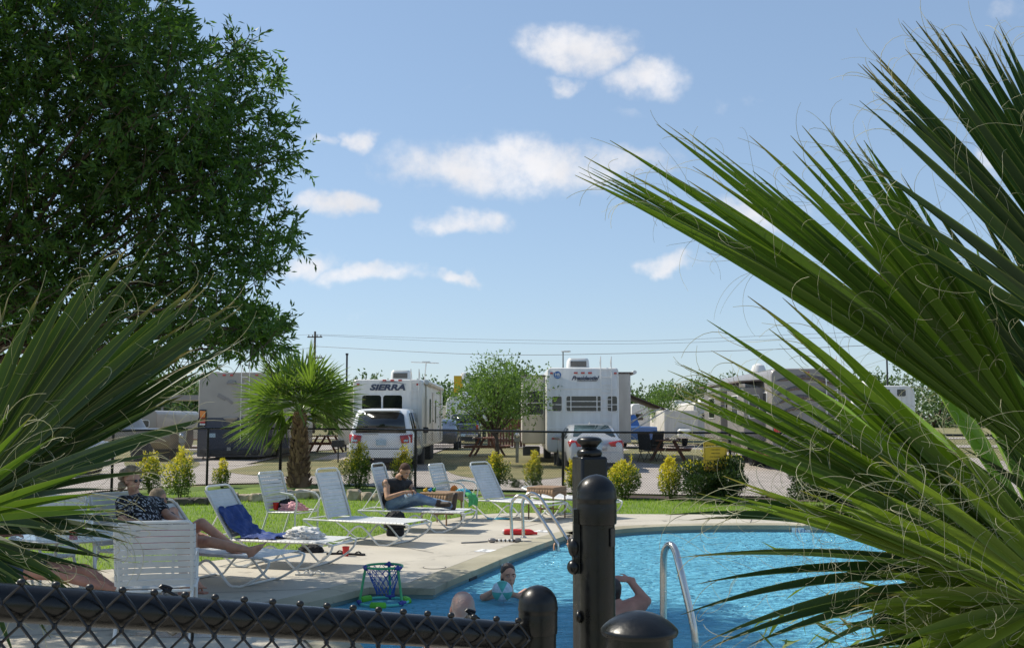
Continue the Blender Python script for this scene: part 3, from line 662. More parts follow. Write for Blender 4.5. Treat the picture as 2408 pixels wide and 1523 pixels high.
class Segs:
    def __init__(s): s.v = []; s.f = []; s.uv = []
    def seg(s, pts, ws, nrm, fold=.42, twist=0):
        k = len(s.v); m = len(pts)
        for i, (p, w) in enumerate(zip(pts, ws)):
            t = (pts[min(i + 1, m - 1)] - pts[max(i - 1, 0)]).normalized(); r = t.cross(nrm).normalized(); n2 = r.cross(t)
            if twist: q = Matrix.Rotation(twist * (i / (m - 1)) ** 1.5, 3, t); r = q @ r; n2 = q @ n2
            h = w / 2 * fold * 1.4; c = w / 2
            s.v += [p - r * c + n2 * h * .5, p - n2 * h * .5, p + r * c + n2 * h * .5]
            s.uv += [(-1, i / (m - 1)), (0, i / (m - 1)), (1, i / (m - 1))]
        for i in range(m - 1):
            a = k + i * 3; s.f += [(a, a + 1, a + 4, a + 3), (a + 1, a + 2, a + 5, a + 4)]
    def build(s, name, mat, parent, W=True):
        o = link_mesh(name, s.v, s.f, mat, parent, W=W, ang=70)
        ul = o.data.uv_layers.new(name='UVMap'); idx = np.zeros(len(o.data.loops), int); o.data.loops.foreach_get('vertex_index', idx)
        ul.data.foreach_set('uv', np.array(s.uv)[idx].ravel()); return o
def curl(mb, p, d, L_, r=.0005, n=9, amp=1.0):
    d = Vector(d).normalized(); a, b = frame(d); P = [Vector(p)]; ax = Vector((random.uniform(-1, 1), random.uniform(-1, 1), random.uniform(-1, 1))).normalized()
    tot = random.uniform(.6, 3.6) * amp * random.choice((-1, 1)); v = d
    for i in range(n):
        v = Matrix.Rotation(tot / n * (1 + .8 * i / n), 3, ax) @ v; v = (v + Vector((0, 0, -.03))).normalized(); P.append(P[-1] + v * L_ / n)
    mb.tube(P, [r * (1 - .5 * i / n) for i in range(n + 1)], 3, cap=False)
def frond(parent, hub, tips, wmax, nrm, mat, nm='frond', lift=.10, fuse=.45, fold=.62, fib=None, nf=3, drop=0.0, petiole=None, sub=12, W=True, split=.93, fl=.09, jit=.02):
    S_ = Segs(); hub = Vector(hub); nrm = Vector(nrm).normalized(); tips = [Vector(t) for t in tips]
    n = len(tips)
    for i, T in enumerate(tips):
        d = T - hub; L_ = d.length
        g = []
        if i > 0: g.append((tips[i - 1] - hub).angle(d))
        if i < n - 1: g.append((tips[i + 1] - hub).angle(d))
        ga = min(sum(g) / max(1, len(g)), .22)
        rr = random.Random(i * 7 + n)
        c_ = hub + d * .55 + Vector((0, 0, 1)) * L_ * (lift + rr.uniform(-jit, jit)) + nrm * L_ * rr.uniform(-jit, jit)
        P = bez(hub + d * .02, c_, T, sub)
        ws = []
        for j in range(sub + 1):
            t = j / sub; w = min(ga * L_ * t * 1.12 + .004, wmax * (1 if t < fuse else 1))
            if t > fuse: w *= max(.03, (1 - ((t - fuse) / (1 - fuse)) ** 1.35))
            ws.append(w)
        S_.seg(P, ws, (nrm + Vector((rr.uniform(-.25, .25), rr.uniform(-.25, .25), rr.uniform(-.2, .2)))).normalized(), fold, rr.uniform(-.7, .7))
        # thread-like split tips
        for q in range(2):
            e = P[-3 if q else -2]; dd = (P[-1] - P[-3]).normalized() + Vector((rr.uniform(-.3, .3), rr.uniform(-.3, .3), rr.uniform(-.35, .1)))
            if fib is not None: curl(fib, e, dd, fl * rr.uniform(.6, 1.6), .0009 if nf > 1 else .002, 7, .7)
        if fib is not None:
            for q in range(nf):
                j = rr.randint(int(sub * .3), sub - 2); p = P[j]; t = (P[j + 1] - P[j]).normalized(); r = t.cross(nrm).normalized() * rr.choice((-1, 1))
                curl(fib, p + r * ws[j] * .5, r * .6 + t * rr.uniform(.1, 1.2) + nrm * rr.uniform(-.2, .6), fl * rr.uniform(.7, 2.2), .00052 if nf > 1 else .0015, 10)
    o = S_.build(nm, mat, parent, W)
    if petiole is not None:
        pb = MB(); a = Vector(petiole); pb.tube(bez(a, (a + hub) / 2 + Vector((0, 0, .12 * (a - hub).length)), hub + (tips[n // 2] - hub) * .06, 6), [.022, .019, .017, .015, .013, .011, .004], 6)
        pb.build('petiole', M['petiole'], o, W=W)
    return o
def dense(px, s=0.9):
    out = []
    for i, (x, y) in enumerate(px):
        out.append((x, y))
        if i < len(px) - 1: x2, y2 = px[i + 1]; k = random.uniform(-.02, .10); out.append(((x + x2) / 2 + k * 700, (y + y2) / 2 + k * 480))
    return out
def tipset(px, Y0, Y1):
    n = len(px); return [at(x, y, Y0 + (Y1 - Y0) * i / max(1, n - 1) + random.uniform(-.04, .04)) for i, (x, y) in enumerate(px)]

# near palm on the right
rp_base = at(2560, 1500, 2.9); rp = thing('fan_palm', 'big near fan palm with long pleated fronds and curly white threads on the pool side', 'palm', (rp_base.x + .15, rp_base.y + .25, 0))
fb = MB(); heart = Vector((rp_base.x + .12, rp_base.y + .2, 1.05))
toward = Vector((-.25, -1, .25))
A = [(1352,412),(1360,392),(1374,368),(1392,402),(1434,330),(1617,424),(1544,292),(1606,303),(1770,402),(1762,319),(1859,319),(1934,287),(1985,330),(2031,330),(2080,400)]
frond(rp, at(2500, 1135, 2.55), tipset(dense(A), 2.25, 2.75), .038, toward, M['palm_a'], lift=.065, fib=fb, nf=5, petiole=heart, fuse=.42, sub=16)
B = [(2011,365),(1975,480),(2021,237),(2017,150),(2028,152),(2043,144),(2052,119),(2119,54),(2154,50),(2180,46),(2214,68),(2260,75),(2303,74),(2350,60),(2420,40),(2500,60),(2580,120)]
frond(rp, at(2745, 975, 2.35), tipset(dense(B), 2.1, 2.6), .038, toward, M['palm_b'], lift=.05, fib=fb, nf=4, petiole=heart, fuse=.42, sub=16)
# right, middle band fronds pointing down-left
E = [(1595,1012),(1582,960),(1574,905),(1586,850),(1606,858),(1600,930),(1642,868),(1662,752),(1700,1040),(1758,696),(1884,868),(1840,700),(2060,1070),(2175,1008),(2240,1060)]
frond(rp, at(2560, 1475, 2.45), tipset(dense(E), 2.1, 2.45), .040, toward, M['palm_a'], lift=.07, fib=fb, nf=5, petiole=heart, fuse=.42, sub=16)
E2 = [(1636,1158),(1700,1118),(1735,1132),(1855,1174),(1925,1142),(2066,1072),(2120,1120),(2205,1010),(2290,1085)]
frond(rp, at(2600, 1500, 2.15), tipset(dense(E2), 1.95, 2.15), .040, toward, M['palm_d'], lift=.045, fib=fb, nf=5, petiole=heart, fuse=.42, sub=16)
F_ = [(1565,1210),(1576,1168),(1620,1222),(1595,1310),(1640,1372),(1600,1445),(1650,1512),(1670,1520),(1760,1516),(1890,1540),(1960,1580)]
frond(rp, at(2440, 1375, 2.5), tipset(F_, 2.2, 2.6), .040, Vector((0, -.6, 1)), M['palm_b'], lift=.10, fib=fb, nf=8, petiole=heart, fuse=.4, sub=16)
Cc = [(1838,872),(1905,905),(1982,876),(2040,640),(2080,460),(2032,330),(2070,905),(2150,800),(2165,560),(2220,640),(2290,560),(2350,700),(2300,900),(2400,640)]
Cc = sorted(Cc, key=lambda q: math.atan2(q[1] - 1330, q[0] - 2480) % (2 * PI))
frond(rp, at(2480, 1330, 3.2), tipset(Cc, 3.1, 3.3), .055, Vector((-.1, -1, .1)), M['palm_c'], lift=.02, fib=fb, nf=4, petiole=heart, fuse=.5, sub=14)
G = [(1950,700),(1985,640),(2060,585),(2130,520),(2200,600),(2190,480),(2300,430),(2380,470),(2450,400)]
frond(rp, at(2700, 1240, 2.9), tipset(dense(G), 2.8, 3.0), .042, toward, M['palm_b'], lift=.03, fib=fb, nf=5, petiole=heart, fuse=.5, sub=14)
H_ = [(1700,900),(1760,960),(1830,1010),(1900,1075),(1990,1130),(2040,1200),(2100,1240),(2180,1280)]
frond(rp, at(2620, 1480, 2.75), tipset(dense(H_), 2.6, 2.8), .040, toward, M['palm_b'], lift=.06, fib=fb, nf=4, petiole=heart, fuse=.42, sub=14)
for (hx, hy, hY, a0, a1, L_, mt_) in ((2480,1420,2.35,150,215,.42,'palm_d'),(2420,1480,2.5,130,230,.42,'palm_b'),(2560,1350,2.9,100,200,.62,'palm_b'),(2600,1300,3.2,70,180,.62,'palm_b'),(2500,1560,2.4,110,200,.50,'palm_d')):
    hb = at(hx, hy, hY); T = []
    for i in range(13):
        a = R(a0 + (a1 - a0) * i / 12); T.append(hb + Vector((math.cos(a) * L_, random.uniform(-.12, .12), math.sin(a) * L_ * .8 - .05)) * random.uniform(.85, 1.1))
        T[-1] = hb + (T[-1] - hb)
    frond(rp, hb, T, .034, toward, M[mt_], lift=.05, fib=fb, nf=5, petiole=heart, fuse=.45, sub=12)
# loose threads over the heart
for i in range(150):
    p = at(random.uniform(1900, 2430), random.uniform(950, 1500), random.uniform(2.0, 2.4)) ; 
    if p.z < .2: continue
    curl(fb, p, (random.uniform(-1, 1), random.uniform(-.5, .3), random.uniform(-1, 1)), random.uniform(.05, .14), .0005, 10, 1.1)
o = fb.build('thread', M['fibre'], rp, W=True, ang=180); o['kind'] = 'stuff'
tk = MB(); tk.tube([(rp_base.x + .15, rp_base.y + .25, 0), (rp_base.x + .12, rp_base.y + .2, .6), heart], [.26, .24, .14], 14)
tk.build('trunk', M['palm_boot'], rp, W=True)
# thin leaved bush at the foot of the right palm
fx = at(2330, 1560, 2.9); sb = thing('grassy_shrub', 'tangled shrub of narrow dark leaves under the near palm at the pool corner', 'shrub', (fx.x, fx.y, 0))
P = rng.normal(size=(2600, 3)) * np.array([.26, .22, .14]) + np.array([0.05, 0, .93]); D = unit(rng.normal(size=(2600, 3)) * .7 + np.array([-.4, 0, .1]))
np_mesh('foliage', leaves(P, D, .085, .07), 4, M['shrub_green'], sb)
ss = MB()
for i in range(9): ss.tube(bez((0, 0, 0), (random.uniform(-.1, .1), random.uniform(-.1, .1), .5), (random.uniform(-.3, .4), random.uniform(-.3, .3), random.uniform(.85, 1.1)), 5), .008, 5)
ss.build('stem', M['bark'], sb)

# near palm on the left
lpb = at(-120, 1260, 2.8); lp = thing('fan_palm', 'near fan palm whose broad shaded frond spreads up from the lower left', 'palm', (lpb.x - .35, lpb.y + .1, 0))
fl_ = MB(); heartL = Vector((lpb.x - .35, lpb.y + .1, .95))
LA = [(-160,640),(-80,660),(-10,680),(20,700),(95,686),(174,648),(253,585),(299,582),(348,595),(315,697),(378,703),(466,667),(483,680),(427,766),(552,710),(565,726),(581,792),(453,821),(440,858),(470,871),(539,851),(394,943),(430,930),(489,982)]
frond(lp, at(-125, 1235, 2.75), tipset(LA, 2.55, 2.75), .038, Vector((.2, -1, .15)), M['palm_b'], lift=.03, fib=fl_, nf=3, petiole=heartL, fuse=.62, fold=.45, sub=16)
LB = [(395,1003),(478,1003),(400,1062),(372,1108),(262,1150),(350,1236),(330,1262),(308,1277),(262,1322),(200,1420),(120,1500),(40,1560)]
frond(lp, at(-110, 1215, 2.6), tipset(LB, 2.3, 2.6), .026, Vector((.1, -.6, 1)), M['palm_b'], lift=.05, fib=fl_, nf=3, petiole=heartL, fuse=.42, sub=16)
LC = [(30,955),(78,975),(130,1025),(228,1102),(228,1160),(250,1190),(300,1200)]
frond(lp, at(-150, 1235, 2.2), tipset(LC, 2.2, 2.35), .022, Vector((.3, -.8, .6)), M['palm_a'], lift=.04, fib=fl_, nf=2, petiole=heartL, fuse=.42, sub=14)
LE = [(205,1165),(262,1196),(285,1240),(236,1262),(255,1312),(190,1335),(150,1372),(90,1392),(30,1430)]
frond(lp, at(-190, 1265, 2.75), tipset(dense(LE), 2.6, 2.75), .022, Vector((.1, -.7, .9)), M['palm_b'], lift=.05, fib=fl_, nf=2, petiole=heartL, fuse=.42, sub=12)
LD = [(60,1290),(120,1330),(100,1400),(40,1450),(150,1250),(170,1380)]
frond(lp, at(-200, 1230, 2.4), tipset(sorted(LD, key=lambda q: q[1]), 2.3, 2.5), .04, Vector((.1, -.5, 1)), M['palm_b'], lift=.06, fib=fl_, nf=3, petiole=heartL, fuse=.45, sub=12)
o = fl_.build('thread', M['fibre'], lp, W=True, ang=180); o['kind'] = 'stuff'
tk = MB(); tk.tube([(lpb.x - .35, lpb.y + .1, 0), (lpb.x - .35, lpb.y + .1, .5), heartL], [.25, .22, .13], 14); tk.build('trunk', M['palm_boot'], lp, W=True)

# palm in the rock ringed bed
mb_ = gp(702, 1148); mp_ = thing('fan_palm', 'short fan palm with rough brown trunk in a stone ringed bed by the black fence', 'palm', (mb_.x, mb_.y, 0))
H0 = 1.98
tk = MB(); tk.tube([(0, 0, -.05), (0, 0, .3), (0, 0, .8), (.02, 0, 1.4), (.02, 0, H0)], [.28, .25, .18, .12, .10], 14)
for i in range(420):
    h = 1.85 * random.random() ** .9; a = random.uniform(0, 2 * PI); r = .27 - .10 * h; p = Vector((math.cos(a) * r, math.sin(a) * r, h))
    o_ = Vector((math.cos(a), math.sin(a), 0)); s_ = Vector((-math.sin(a), math.cos(a), 0)); q = random.uniform(.09, .17); w = random.uniform(.03, .06)
    tk.add([p - s_ * w - o_ * .03, p + s_ * w - o_ * .03, p + o_ * q * .6 + s_ * w * .5 + Vector((0, 0, q)), p + o_ * q * .6 - s_ * w * .5 + Vector((0, 0, q)), p + o_ * q * .25 + s_ * w + Vector((0, 0, q * .1)), p + o_ * q * .25 - s_ * w + Vector((0, 0, q * .1))],
       [(0, 1, 4, 5), (5, 4, 2, 3), (0, 5, 3), (1, 2, 4)])
tk.build('trunk', M['palm_boot'], mp_, smooth=False)
fm = MB(); rr = random.Random(5)
for i in range(23):
    el = R((75, 12, 45, -8, 28, 2, 60, 18, -16, 35)[i % 10] + rr.uniform(-8, 8)); az = i * 2.62 + rr.uniform(-.3, .3)
    D = Vector((math.cos(az) * math.cos(el), math.sin(az) * math.cos(el), math.sin(el))); pl = rr.uniform(.62, 1.05); hub = Vector((0, 0, H0)) + D * pl * .75; bl_ = rr.uniform(1.08, 1.32)
    sd = D.cross(Vector((0, 0, 1))).normalized(); sd = Matrix.Rotation(rr.uniform(-.9, .9) * (1 if el < .8 else .3), 3, D) @ sd; nn = sd.cross(D).normalized(); T = []; ns = 26
    for j in range(ns):
        a = R(-82 + 164 * j / (ns - 1)); dv = D * math.cos(a) + sd * math.sin(a) + nn * .16 * math.cos(a * 2); L_ = bl_ * (.78 + .22 * math.cos(a)) * rr.uniform(.9, 1.08)
        T.append(hub + dv * L_ + Vector((0, 0, -.16 * L_ - (.22 if el < .2 else .05) * rr.random())))
    fr = frond(mp_, hub, T, .060, nn, M['palm_far'], lift=.05, fuse=.5, sub=6, W=False, fib=fm, nf=1, fl=.16, petiole=Vector((0, 0, H0 - .1)))
o = fm.build('thread', M['fibre'], mp_, ang=180); o['kind'] = 'stuff'
# ---------------- near fence: rail, mesh, posts ----------------
def rail_pt(x):   # top rail axis from image
    Y = 1.30 + .36 * (x + 40) / 1260; return at(x, 1412 + (x + 40) * (1497 - 1412) / 1260, Y)
nf = thing('chain_link_fence', 'near black chain link fence panel with thick top rail across the lower left', 'fence', (rail_pt(400).x, rail_pt(400).y, 0))
RA, RB = rail_pt(-500), rail_pt(1262)
rd = (RB - RA); rl = rd.length; ru = rd.normalized()
b = MB(); b.tube([RA, RB], .0225, 24); b.build('top_rail', M['black'], nf, W=True)
# woven mesh: each wire a zigzag, hooked over the rail
b = MB(); side = Vector((ru.y, -ru.x, 0)).normalized()      # towards camera
if side.y > 0: side = -side
pit = .0385; wr = .0017; upv = Vector((0, 0, 1)); nW = int(rl / pit); rows = 12
for i in range(nW + 1):
    base = RA + ru * (i * pit) + side * .027; base = Vector((base.x, base.y, base.z))
    P = []; 
    for k in range(rows * 2):
        off = (pit / 2) * (1 if k % 2 else 0) * 1.0
        P.append(base + ru * off + upv * (.026 - k * pit * .60) + side * (.0021 if k % 2 else -.0021))
    Q = []
    for k in range(len(P) - 1):      # rounded bends
        a, c = P[k], P[k + 1]; Q += [a + (c - a) * .07 + side * (.0025 if k % 2 else -.0025), a + (c - a) * .5, c - (c - a) * .07]
    b.tube(Q, wr, 6)
    # mirrored partner wire interlocking at the knuckles
    P2 = [base - ru * (pit / 2) * (1 if k % 2 else 0) + upv * (.026 - k * pit * .60) - side * (.0021 if k % 2 else -.0021) for k in range(rows * 2)]
    Q = []
    for k in range(len(P2) - 1):
        a, c = P2[k], P2[k + 1]; Q += [a + (c - a) * .07 - side * (.0025 if k % 2 else -.0025), a + (c - a) * .5, c - (c - a) * .07]
    b.tube(Q, wr, 6)
    # knuckle on top
    kp = base + upv * .028
    b.ell(kp, (.0052, .0042, .0044), n=8, m=6)
    for k in range(1, rows): b.ell(base + upv * (.026 - 2 * k * pit * .60) , (.0038, .0038, .0044), n=6, m=4)
b.build('wire_mesh', M['mesh_black'], nf, W=True)
# tie wires
for x in (370, 1225 - 130):
    b = MB(); c = rail_pt(x); P = [c + side * math.cos(a) * .0265 + upv * math.sin(a) * .0265 + ru * .004 * a for a in [i * PI / 7 for i in range(16)]]
    b.tube(P, .0021, 6); e = P[-1]; b.tube(smooth_path([e, e + side * .012 - upv * .03 + ru * .01, e + side * .02 - upv * .06, e + side * .012 - upv * .09 - ru * .012, e + side * .02 - upv * .10 + ru * .012], 4), .0021, 6)
    b.tube(smooth_path([P[4], P[4] + upv * .006 + ru * .012, P[4] - ru * .004 + upv * .008, P[4] + ru * .02 - upv * .004], 4), .0024, 6)
    b.build('tie_wire', M['mesh_black'], nf, W=True)
dome = lambda r, h, n=10: [(r * math.cos(i * PI / 2 / n), h * math.sin(i * PI / 2 / n)) for i in range(n)] + [(.0005, h)]
def post(name, label, px, ytop, wpx, Y, capf, body_r_scale=.93, extra=None):
    t_ = at(px, ytop, Y); r = wpx / 2 / FPX * Y; t = thing(name, label, 'fence post', (t_.x, Y, 0))
    b = MB(); b.lathe([(r * body_r_scale, -.1), (r * body_r_scale, t_.z - capf[1] * r * .9)], (0, 0, 0), 32); b.build('shaft', M['black_post'], t, ang=30)
    c = MB(); z = t_.z; pr = [(q[0] * r, z - q[1] * r) for q in capf[0]]; c.lathe(pr, (0, 0, 0), 40); c.build('cap', M['black_post'], t, ang=50); return t, r, t_.z
dc = ([(.90, 2.45), (.98, 2.42), (1.0, 2.3), (1.0, 1.45), (.985, 1.35), (1.02, 1.28), (1.03, 1.15), (1.0, 1.05)] + [(1.0 * math.cos(a), 1.0 - .985 * math.sin(a)) for a in [i * PI / 24 for i in range(1, 12)]] + [(.01, 0.0)], 2.0)
post('fence_post', 'short round black end post with domed cap at the end of the near rail', 1265, 1374, 90, 1.66, dc, .93)
gp_, r_, zt = post('gate_post', 'tall round black gate post with smooth domed cap', 1402, 1114, 94, 1.72, dc, .90)
h = MB(); h.box((-r_ * 1.0, .0, zt - .105), (.010, .024, .10)); h.ell((-r_ * 1.12, -.004, zt - .115), (.010, .012, .016)); h.ell((-r_ * 1.14, -.004, zt - .146), (.011, .012, .012)); h.tube([(-r_ * .95, -.004, zt - .13), (-r_ * 1.16, -.006, zt - .13)], .008, 8); h.build('hinge', M['black_post'], gp_, ang=50)
h = MB(); h.ell((-r_ * .93, -.01, zt - .222), (.006, .010, .010)); h.build('bolt', M['black_post'], gp_)
st = MB(); st.box((r_ * .74, -r_ * .62, zt - .098), (.010, .002, .028), rot=rotz(R(48))); st.build('label_patch', pm('patch', (.035, .035, .035), .5), gp_)
mc = ([(.86, 1.8), (.86, .62), (.97, .60), (1.0, .54), (1.0, .47), (.96, .42), (.90, .36), (.78, .26), (.60, .15), (.40, .07), (.2, .02), (.01, 0)], 1.0)
post('fence_post', 'fat black post with wide shallow mushroom cap nearest the viewer', 1503, 1435, 178, 1.30, mc, .86)
# square post with turned finial behind
Yq = 1.95; tq = at(1386, 1025, Yq); sq = thing('gate_post', 'square black post with turned ball finial behind the domed gate post', 'fence post', (tq.x, Yq, 0))
hw = 33 / FPX * Yq; zc = at(1386, 1072, Yq).z
b = MB(); b.box((0, 0, (zc - .1) / 2), (hw * 2, hw * 2, zc + .1), rot=rotz(R(18))); b.build('shaft', M['black_post'], sq, bevel=.005)
u = FPX / Yq; b = MB(); b.lathe([(26 / u, 0), (29 / u, 3 / u), (30 / u, 10 / u), (27 / u, 16 / u), (18 / u, 19 / u), (17 / u, 22 / u), (22 / u, 27 / u), (29 / u, 34 / u), (30 / u, 38 / u), (27 / u, 43 / u), (18 / u, 46 / u), (.1 / u, 47.5 / u)], (0, 0, zc - .001), 32); b.build('finial', M['black_post'], sq, ang=60)
# ---------------- far chain link fence ----------------
ff = thing('chain_link_fence', 'long black chain link fence between the lawn and the trailer park', 'fence', (1.2, 25.2, 0))
FT = [(x, y) for x, y in FL[1:]]
tops = {0: 1010, 1: 1003.5, 2: 1004, 3: 1007, 4: 1012, 5: 1014, 6: 1018, 7: 1022, 8: 1026}
ztop = []
for i, (x, y) in enumerate(FT): ztop.append(CAMH - (tops[i] + 3 - HZ) / FPX * y)
FT = [(-14, 20)] + FT; ztop = [ztop[0]] + ztop
b = MB()
for i in range(len(FT) - 1): b.tube([(*FT[i], ztop[i]), (*FT[i + 1], ztop[i + 1])], .025, 8)
b.build('top_rail', M['black'], ff, W=True)
for i in range(len(FT) - 1):
    A_, B_ = Vector((*FT[i], 0)), Vector((*FT[i + 1], 0)); L_ = (B_ - A_).length; d = (B_ - A_) / L_; H_a = min(ztop[i], ztop[i + 1]) - .02; b = MB(); q = d.cross(Vector((0, 0, 1))); st_ = .062; nW = int((L_ + H_a) / st_); w = .0036
    for s_ in (1, -1):
        for k in range(nW):
            u0 = -H_a + k * st_; u1 = u0 + H_a; z0, z1 = 0.02, H_a
            if u0 < 0: z0 = .02 - u0; u0 = 0
            if u1 > L_: z1 = H_a - (u1 - L_); u1 = L_
            if z1 <= z0: continue
            if s_ < 0: p, r = A_ + d * (L_ - u0), A_ + d * (L_ - u1)
            else: p, r = A_ + d * u0, A_ + d * u1
            b.bar(p + Vector((0, 0, z0)) + q * .002 * s_, r + Vector((0, 0, z1)) + q * .002 * s_, w, w)
    b.build('wire_mesh', M['mesh_black'], ff, W=True, smooth=False)
    for e in ([0, 1] if i == len(FT) - 2 else [0]):
        x, y = FT[i + e]; zt = ztop[i + e]; big = (i + e) in (3,)
        pb = MB(); r = .042 if big else .033; pb.tube([(x, y, -.1), (x, y, zt + (.06 if big else .0))], r, 12)
        if big: pb.ell((x, y, zt + .07), (r * 1.1, r * 1.1, .035))
        pb.build('post', M['black'], ff, W=True)

# ---------------- text ----------------
def text_mesh(txt, size, ext=.004, shear=0, font=None, sx=1, spacing=1, bold=0):
    cu = bpy.data.curves.new('lettering', 'FONT'); cu.body = txt; cu.size = size; cu.extrude = ext; cu.shear = shear; cu.align_x = 'CENTER'; cu.align_y = 'CENTER'; cu.space_character = spacing; cu.offset = bold; cu.resolution_u = 3
    o = bpy.data.objects.new('tmp', cu); C.objects.link(o); dg = bpy.context.evaluated_depsgraph_get(); me = bpy.data.meshes.new_from_object(o.evaluated_get(dg)); bpy.data.objects.remove(o); bpy.data.curves.remove(cu)
    for v in me.vertices: v.co = Vector((v.co.x * sx, -v.co.z, v.co.y))   # upright, facing -Y
    me.name = 'lettering'; return me
def put_text(parent, txt, size, loc, mat, name='lettering', rot=0, **kw):
    me = text_mesh(txt, size, **kw); me.materials.clear(); me.materials.append(mat)
    o = bpy.data.objects.new(name, me); C.objects.link(o); o.parent = parent; o.location = loc; o.rotation_euler = (0, 0, rot); return o

# ---------------- recreational vehicles ----------------
def rv_body(w, l, z0, z1, r=.12, name='body', mat=None, t=None, y0=0, crown=.05):
    """rounded box shell seen from its rear (y = y0 is the rear face)"""
    P = rrect(w, z1 - z0, r, 4, 0, (z0 + z1) / 2); P = [(x, z + (crown * (1 - (2 * x / w) ** 2) if z > (z0 + z1) / 2 else 0)) for x, z in P]
    rings = []
    for yy_, s in ((0, .975), (.03, .995), (.08, 1.0), (l - .08, 1), (l, .97)):
        zc = (z0 + z1) / 2; rings.append([(x * s, y0 + yy_, zc + (z - zc) * s) for x, z in P])
    b = MB(); b.loft(rings[::-1]); return b.build(name, mat or M['rv_white'], t, ang=40)
def window(t, cx, cz, w, h, y=-.012, bars_h=(), bars_v=(), r=.05, side=None, fr=M['rv_white'], name='window', gl=None):
    P = rrect(w, h, r, 4, cx, cz); f = MB(); f.loft([[(x, y + .012, z) for x, z in rrect(w + .07, h + .07, r + .03, 4, cx, cz)], [(x, y - .008, z) for x, z in rrect(w + .06, h + .06, r + .03, 4, cx, cz)], [(x, y - .008, z) for x, z in P], [(x, y + .004, z) for x, z in P]], cap=False)
    g = MB(); g.poly([(x, y - .002, z) for x, z in P][::-1])
    for zz in bars_h: f.box((cx, y - .012, cz + zz), (w, .012, .025))
    for xx in bars_v: f.box((cx + xx, y - .0125, cz), (.03, .012, h))
    fo = f.build(name, fr, t); go = g.build('pane', gl or M['glass_dark'], fo, smooth=False)
    if side is not None: fo.matrix_local = side
    return fo
def side_m(x, y, sgn): return Matrix.Translation((x, y, 0)) @ Matrix.Rotation(sgn * PI / 2, 4, 'Z')
def lights(t, xs, z, y=-.02, w=.13, name='marker_light', mat='red_lens'):
    for x in xs: b = MB(); b.box((x, y, z), (w, .035, .055)); b.build(name, M[mat], t, bevel=.012)
def ladder(t, x, z0, z1, w=.34, y=-.1, n=7):
    b = MB()
    for s in (-1, 1): b.tube(smooth_path([(x + s * w / 2, y + .1, z0), (x + s * w / 2, y, z0 + .04), (x + s * w / 2, y, z1 + .18), (x + s * w / 2, y + .12, z1 + .27), (x + s * w / 2, y + .3, z1 + .2), (x + s * w / 2, y + .3, z1 + .02)], 3), .016, 6)
    for i in range(n): z = z0 + .12 + (z1 - z0 - .2) * i / (n - 1); b.tube([(x - w / 2, y, z), (x + w / 2, y, z)], .013, 6)
    return b.build('ladder', M['chrome'] if False else M['rv_white'], t)
def ac(t, x, y, z, w=.65, l=.9, h=.32, vent=True):
    b = MB(); b.loft([[(x + a, y + c, z) for a, c in rrect(w, l, .12)], [(x + a, y + c, z + h * .8) for a, c in rrect(w * .95, l * .95, .12)], [(x + a, y + c, z + h) for a, c in rrect(w * .85, l * .85, .12)]]); o = b.build('air_conditioner', M['rv_white'], t)
    if vent:
        g = MB(); g.box((x, y - l / 2 * .97, z + h * .42), (w * .7, .05, h * .55)); g.build('vent_grille', M['dark'], o)
        s = MB()
        for i in range(5): s.box((x, y - l / 2 * .97 - .027, z + h * (.22 + .10 * i)), (w * .7, .006, .006))
        s.build('vent_slat', M['rv_side'], o)
def wheel(t, x, y, z, r=.36, w=.24, name='wheel', hub='chrome'):
    b = MB(); rot = Matrix.Rotation(PI / 2, 3, 'Y'); b.lathe([(r * .55, -w / 2), (r * .93, -w / 2), (r, -w * .38), (r, w * .38), (r * .93, w / 2), (r * .55, w / 2)], (x, y, z), 22, rot); o = b.build(name, M['rubber'], t)
    c = MB(); c.lathe([(.01, -w * .40), (r * .3, -w * .42), (r * .56, -w * .34), (r * .56, w * .34), (r * .3, w * .42), (.01, w * .40)], (x, y, z), 18, rot); c.build('rim', M[hub], o)
    return o

# SIERRA travel trailer
Y_ = 36.6; g = gz(Y_); t = thing('travel_trailer', 'white travel trailer lettered SIERRA with two dark rear windows', 'trailer', ((831 + 994) / 2 / FPX * Y_ - 1204 / FPX * Y_, Y_, g))
w = 2.4; zt = CAMH + (HZ - 893) / FPX * Y_ - g; rv_body(w, 10.6, .55, zt, .10, 'body', M['rv_white'], t, crown=.10)
put_text(t, 'SIERRA', .27, (-.02, -.02, zt - .27), M['text_navy'], shear=.25, sx=1.45, bold=.012)
sw = MB(); sw.tube(bez((-.3, -.015, zt - .10), (.2, -.015, zt - .02), (.62, -.015, zt - .17), 8), [.004, .008, .011, .012, .012, .01, .008, .006, .003], 6); sw.build('swoosh_decal', M['text_navy'], t)
window(t, -.55, zt - .84, .66, .62, r=.09); window(t, .17, zt - .84, .66, .62, r=.09)
lights(t, (-.12, .15, .42), zt - .04 + .02, y=-.012); lights(t, (-1.02, 1.03), zt - .16, w=.1)
ladder(t, .93, .9, zt, .28); ac(t, .28, 1.8, zt + .06, .72, .9, .33)
b = MB(); b.tube([(.95, 3.6, zt), (.95, 3.6, zt + .12)], .12, 10); b.tube([(.95, 3.6, zt), (1.02, 3.6, zt + .78)], .022, 6); b.tube([(.45, 3.6, zt + .80), (1.5, 3.6, zt + .76)], .02, 6); b.box((1.02, 3.6, zt + .80), (.3, .08, .05)); b.build('tv_antenna', M['rv_white'], t)
bp = MB(); bp.box((0, -.08, .62), (2.3, .12, .14)); bp.build('bumper', M['galv'], t)
for i, (yy_, hh, ww) in enumerate(((1.3, 1.1, .5), (3.2, .9, .7), (6.0, .9, .6))): window(t, 0, zt - 1.05, ww, hh, r=.06, side=side_m(w / 2, yy_, 1))
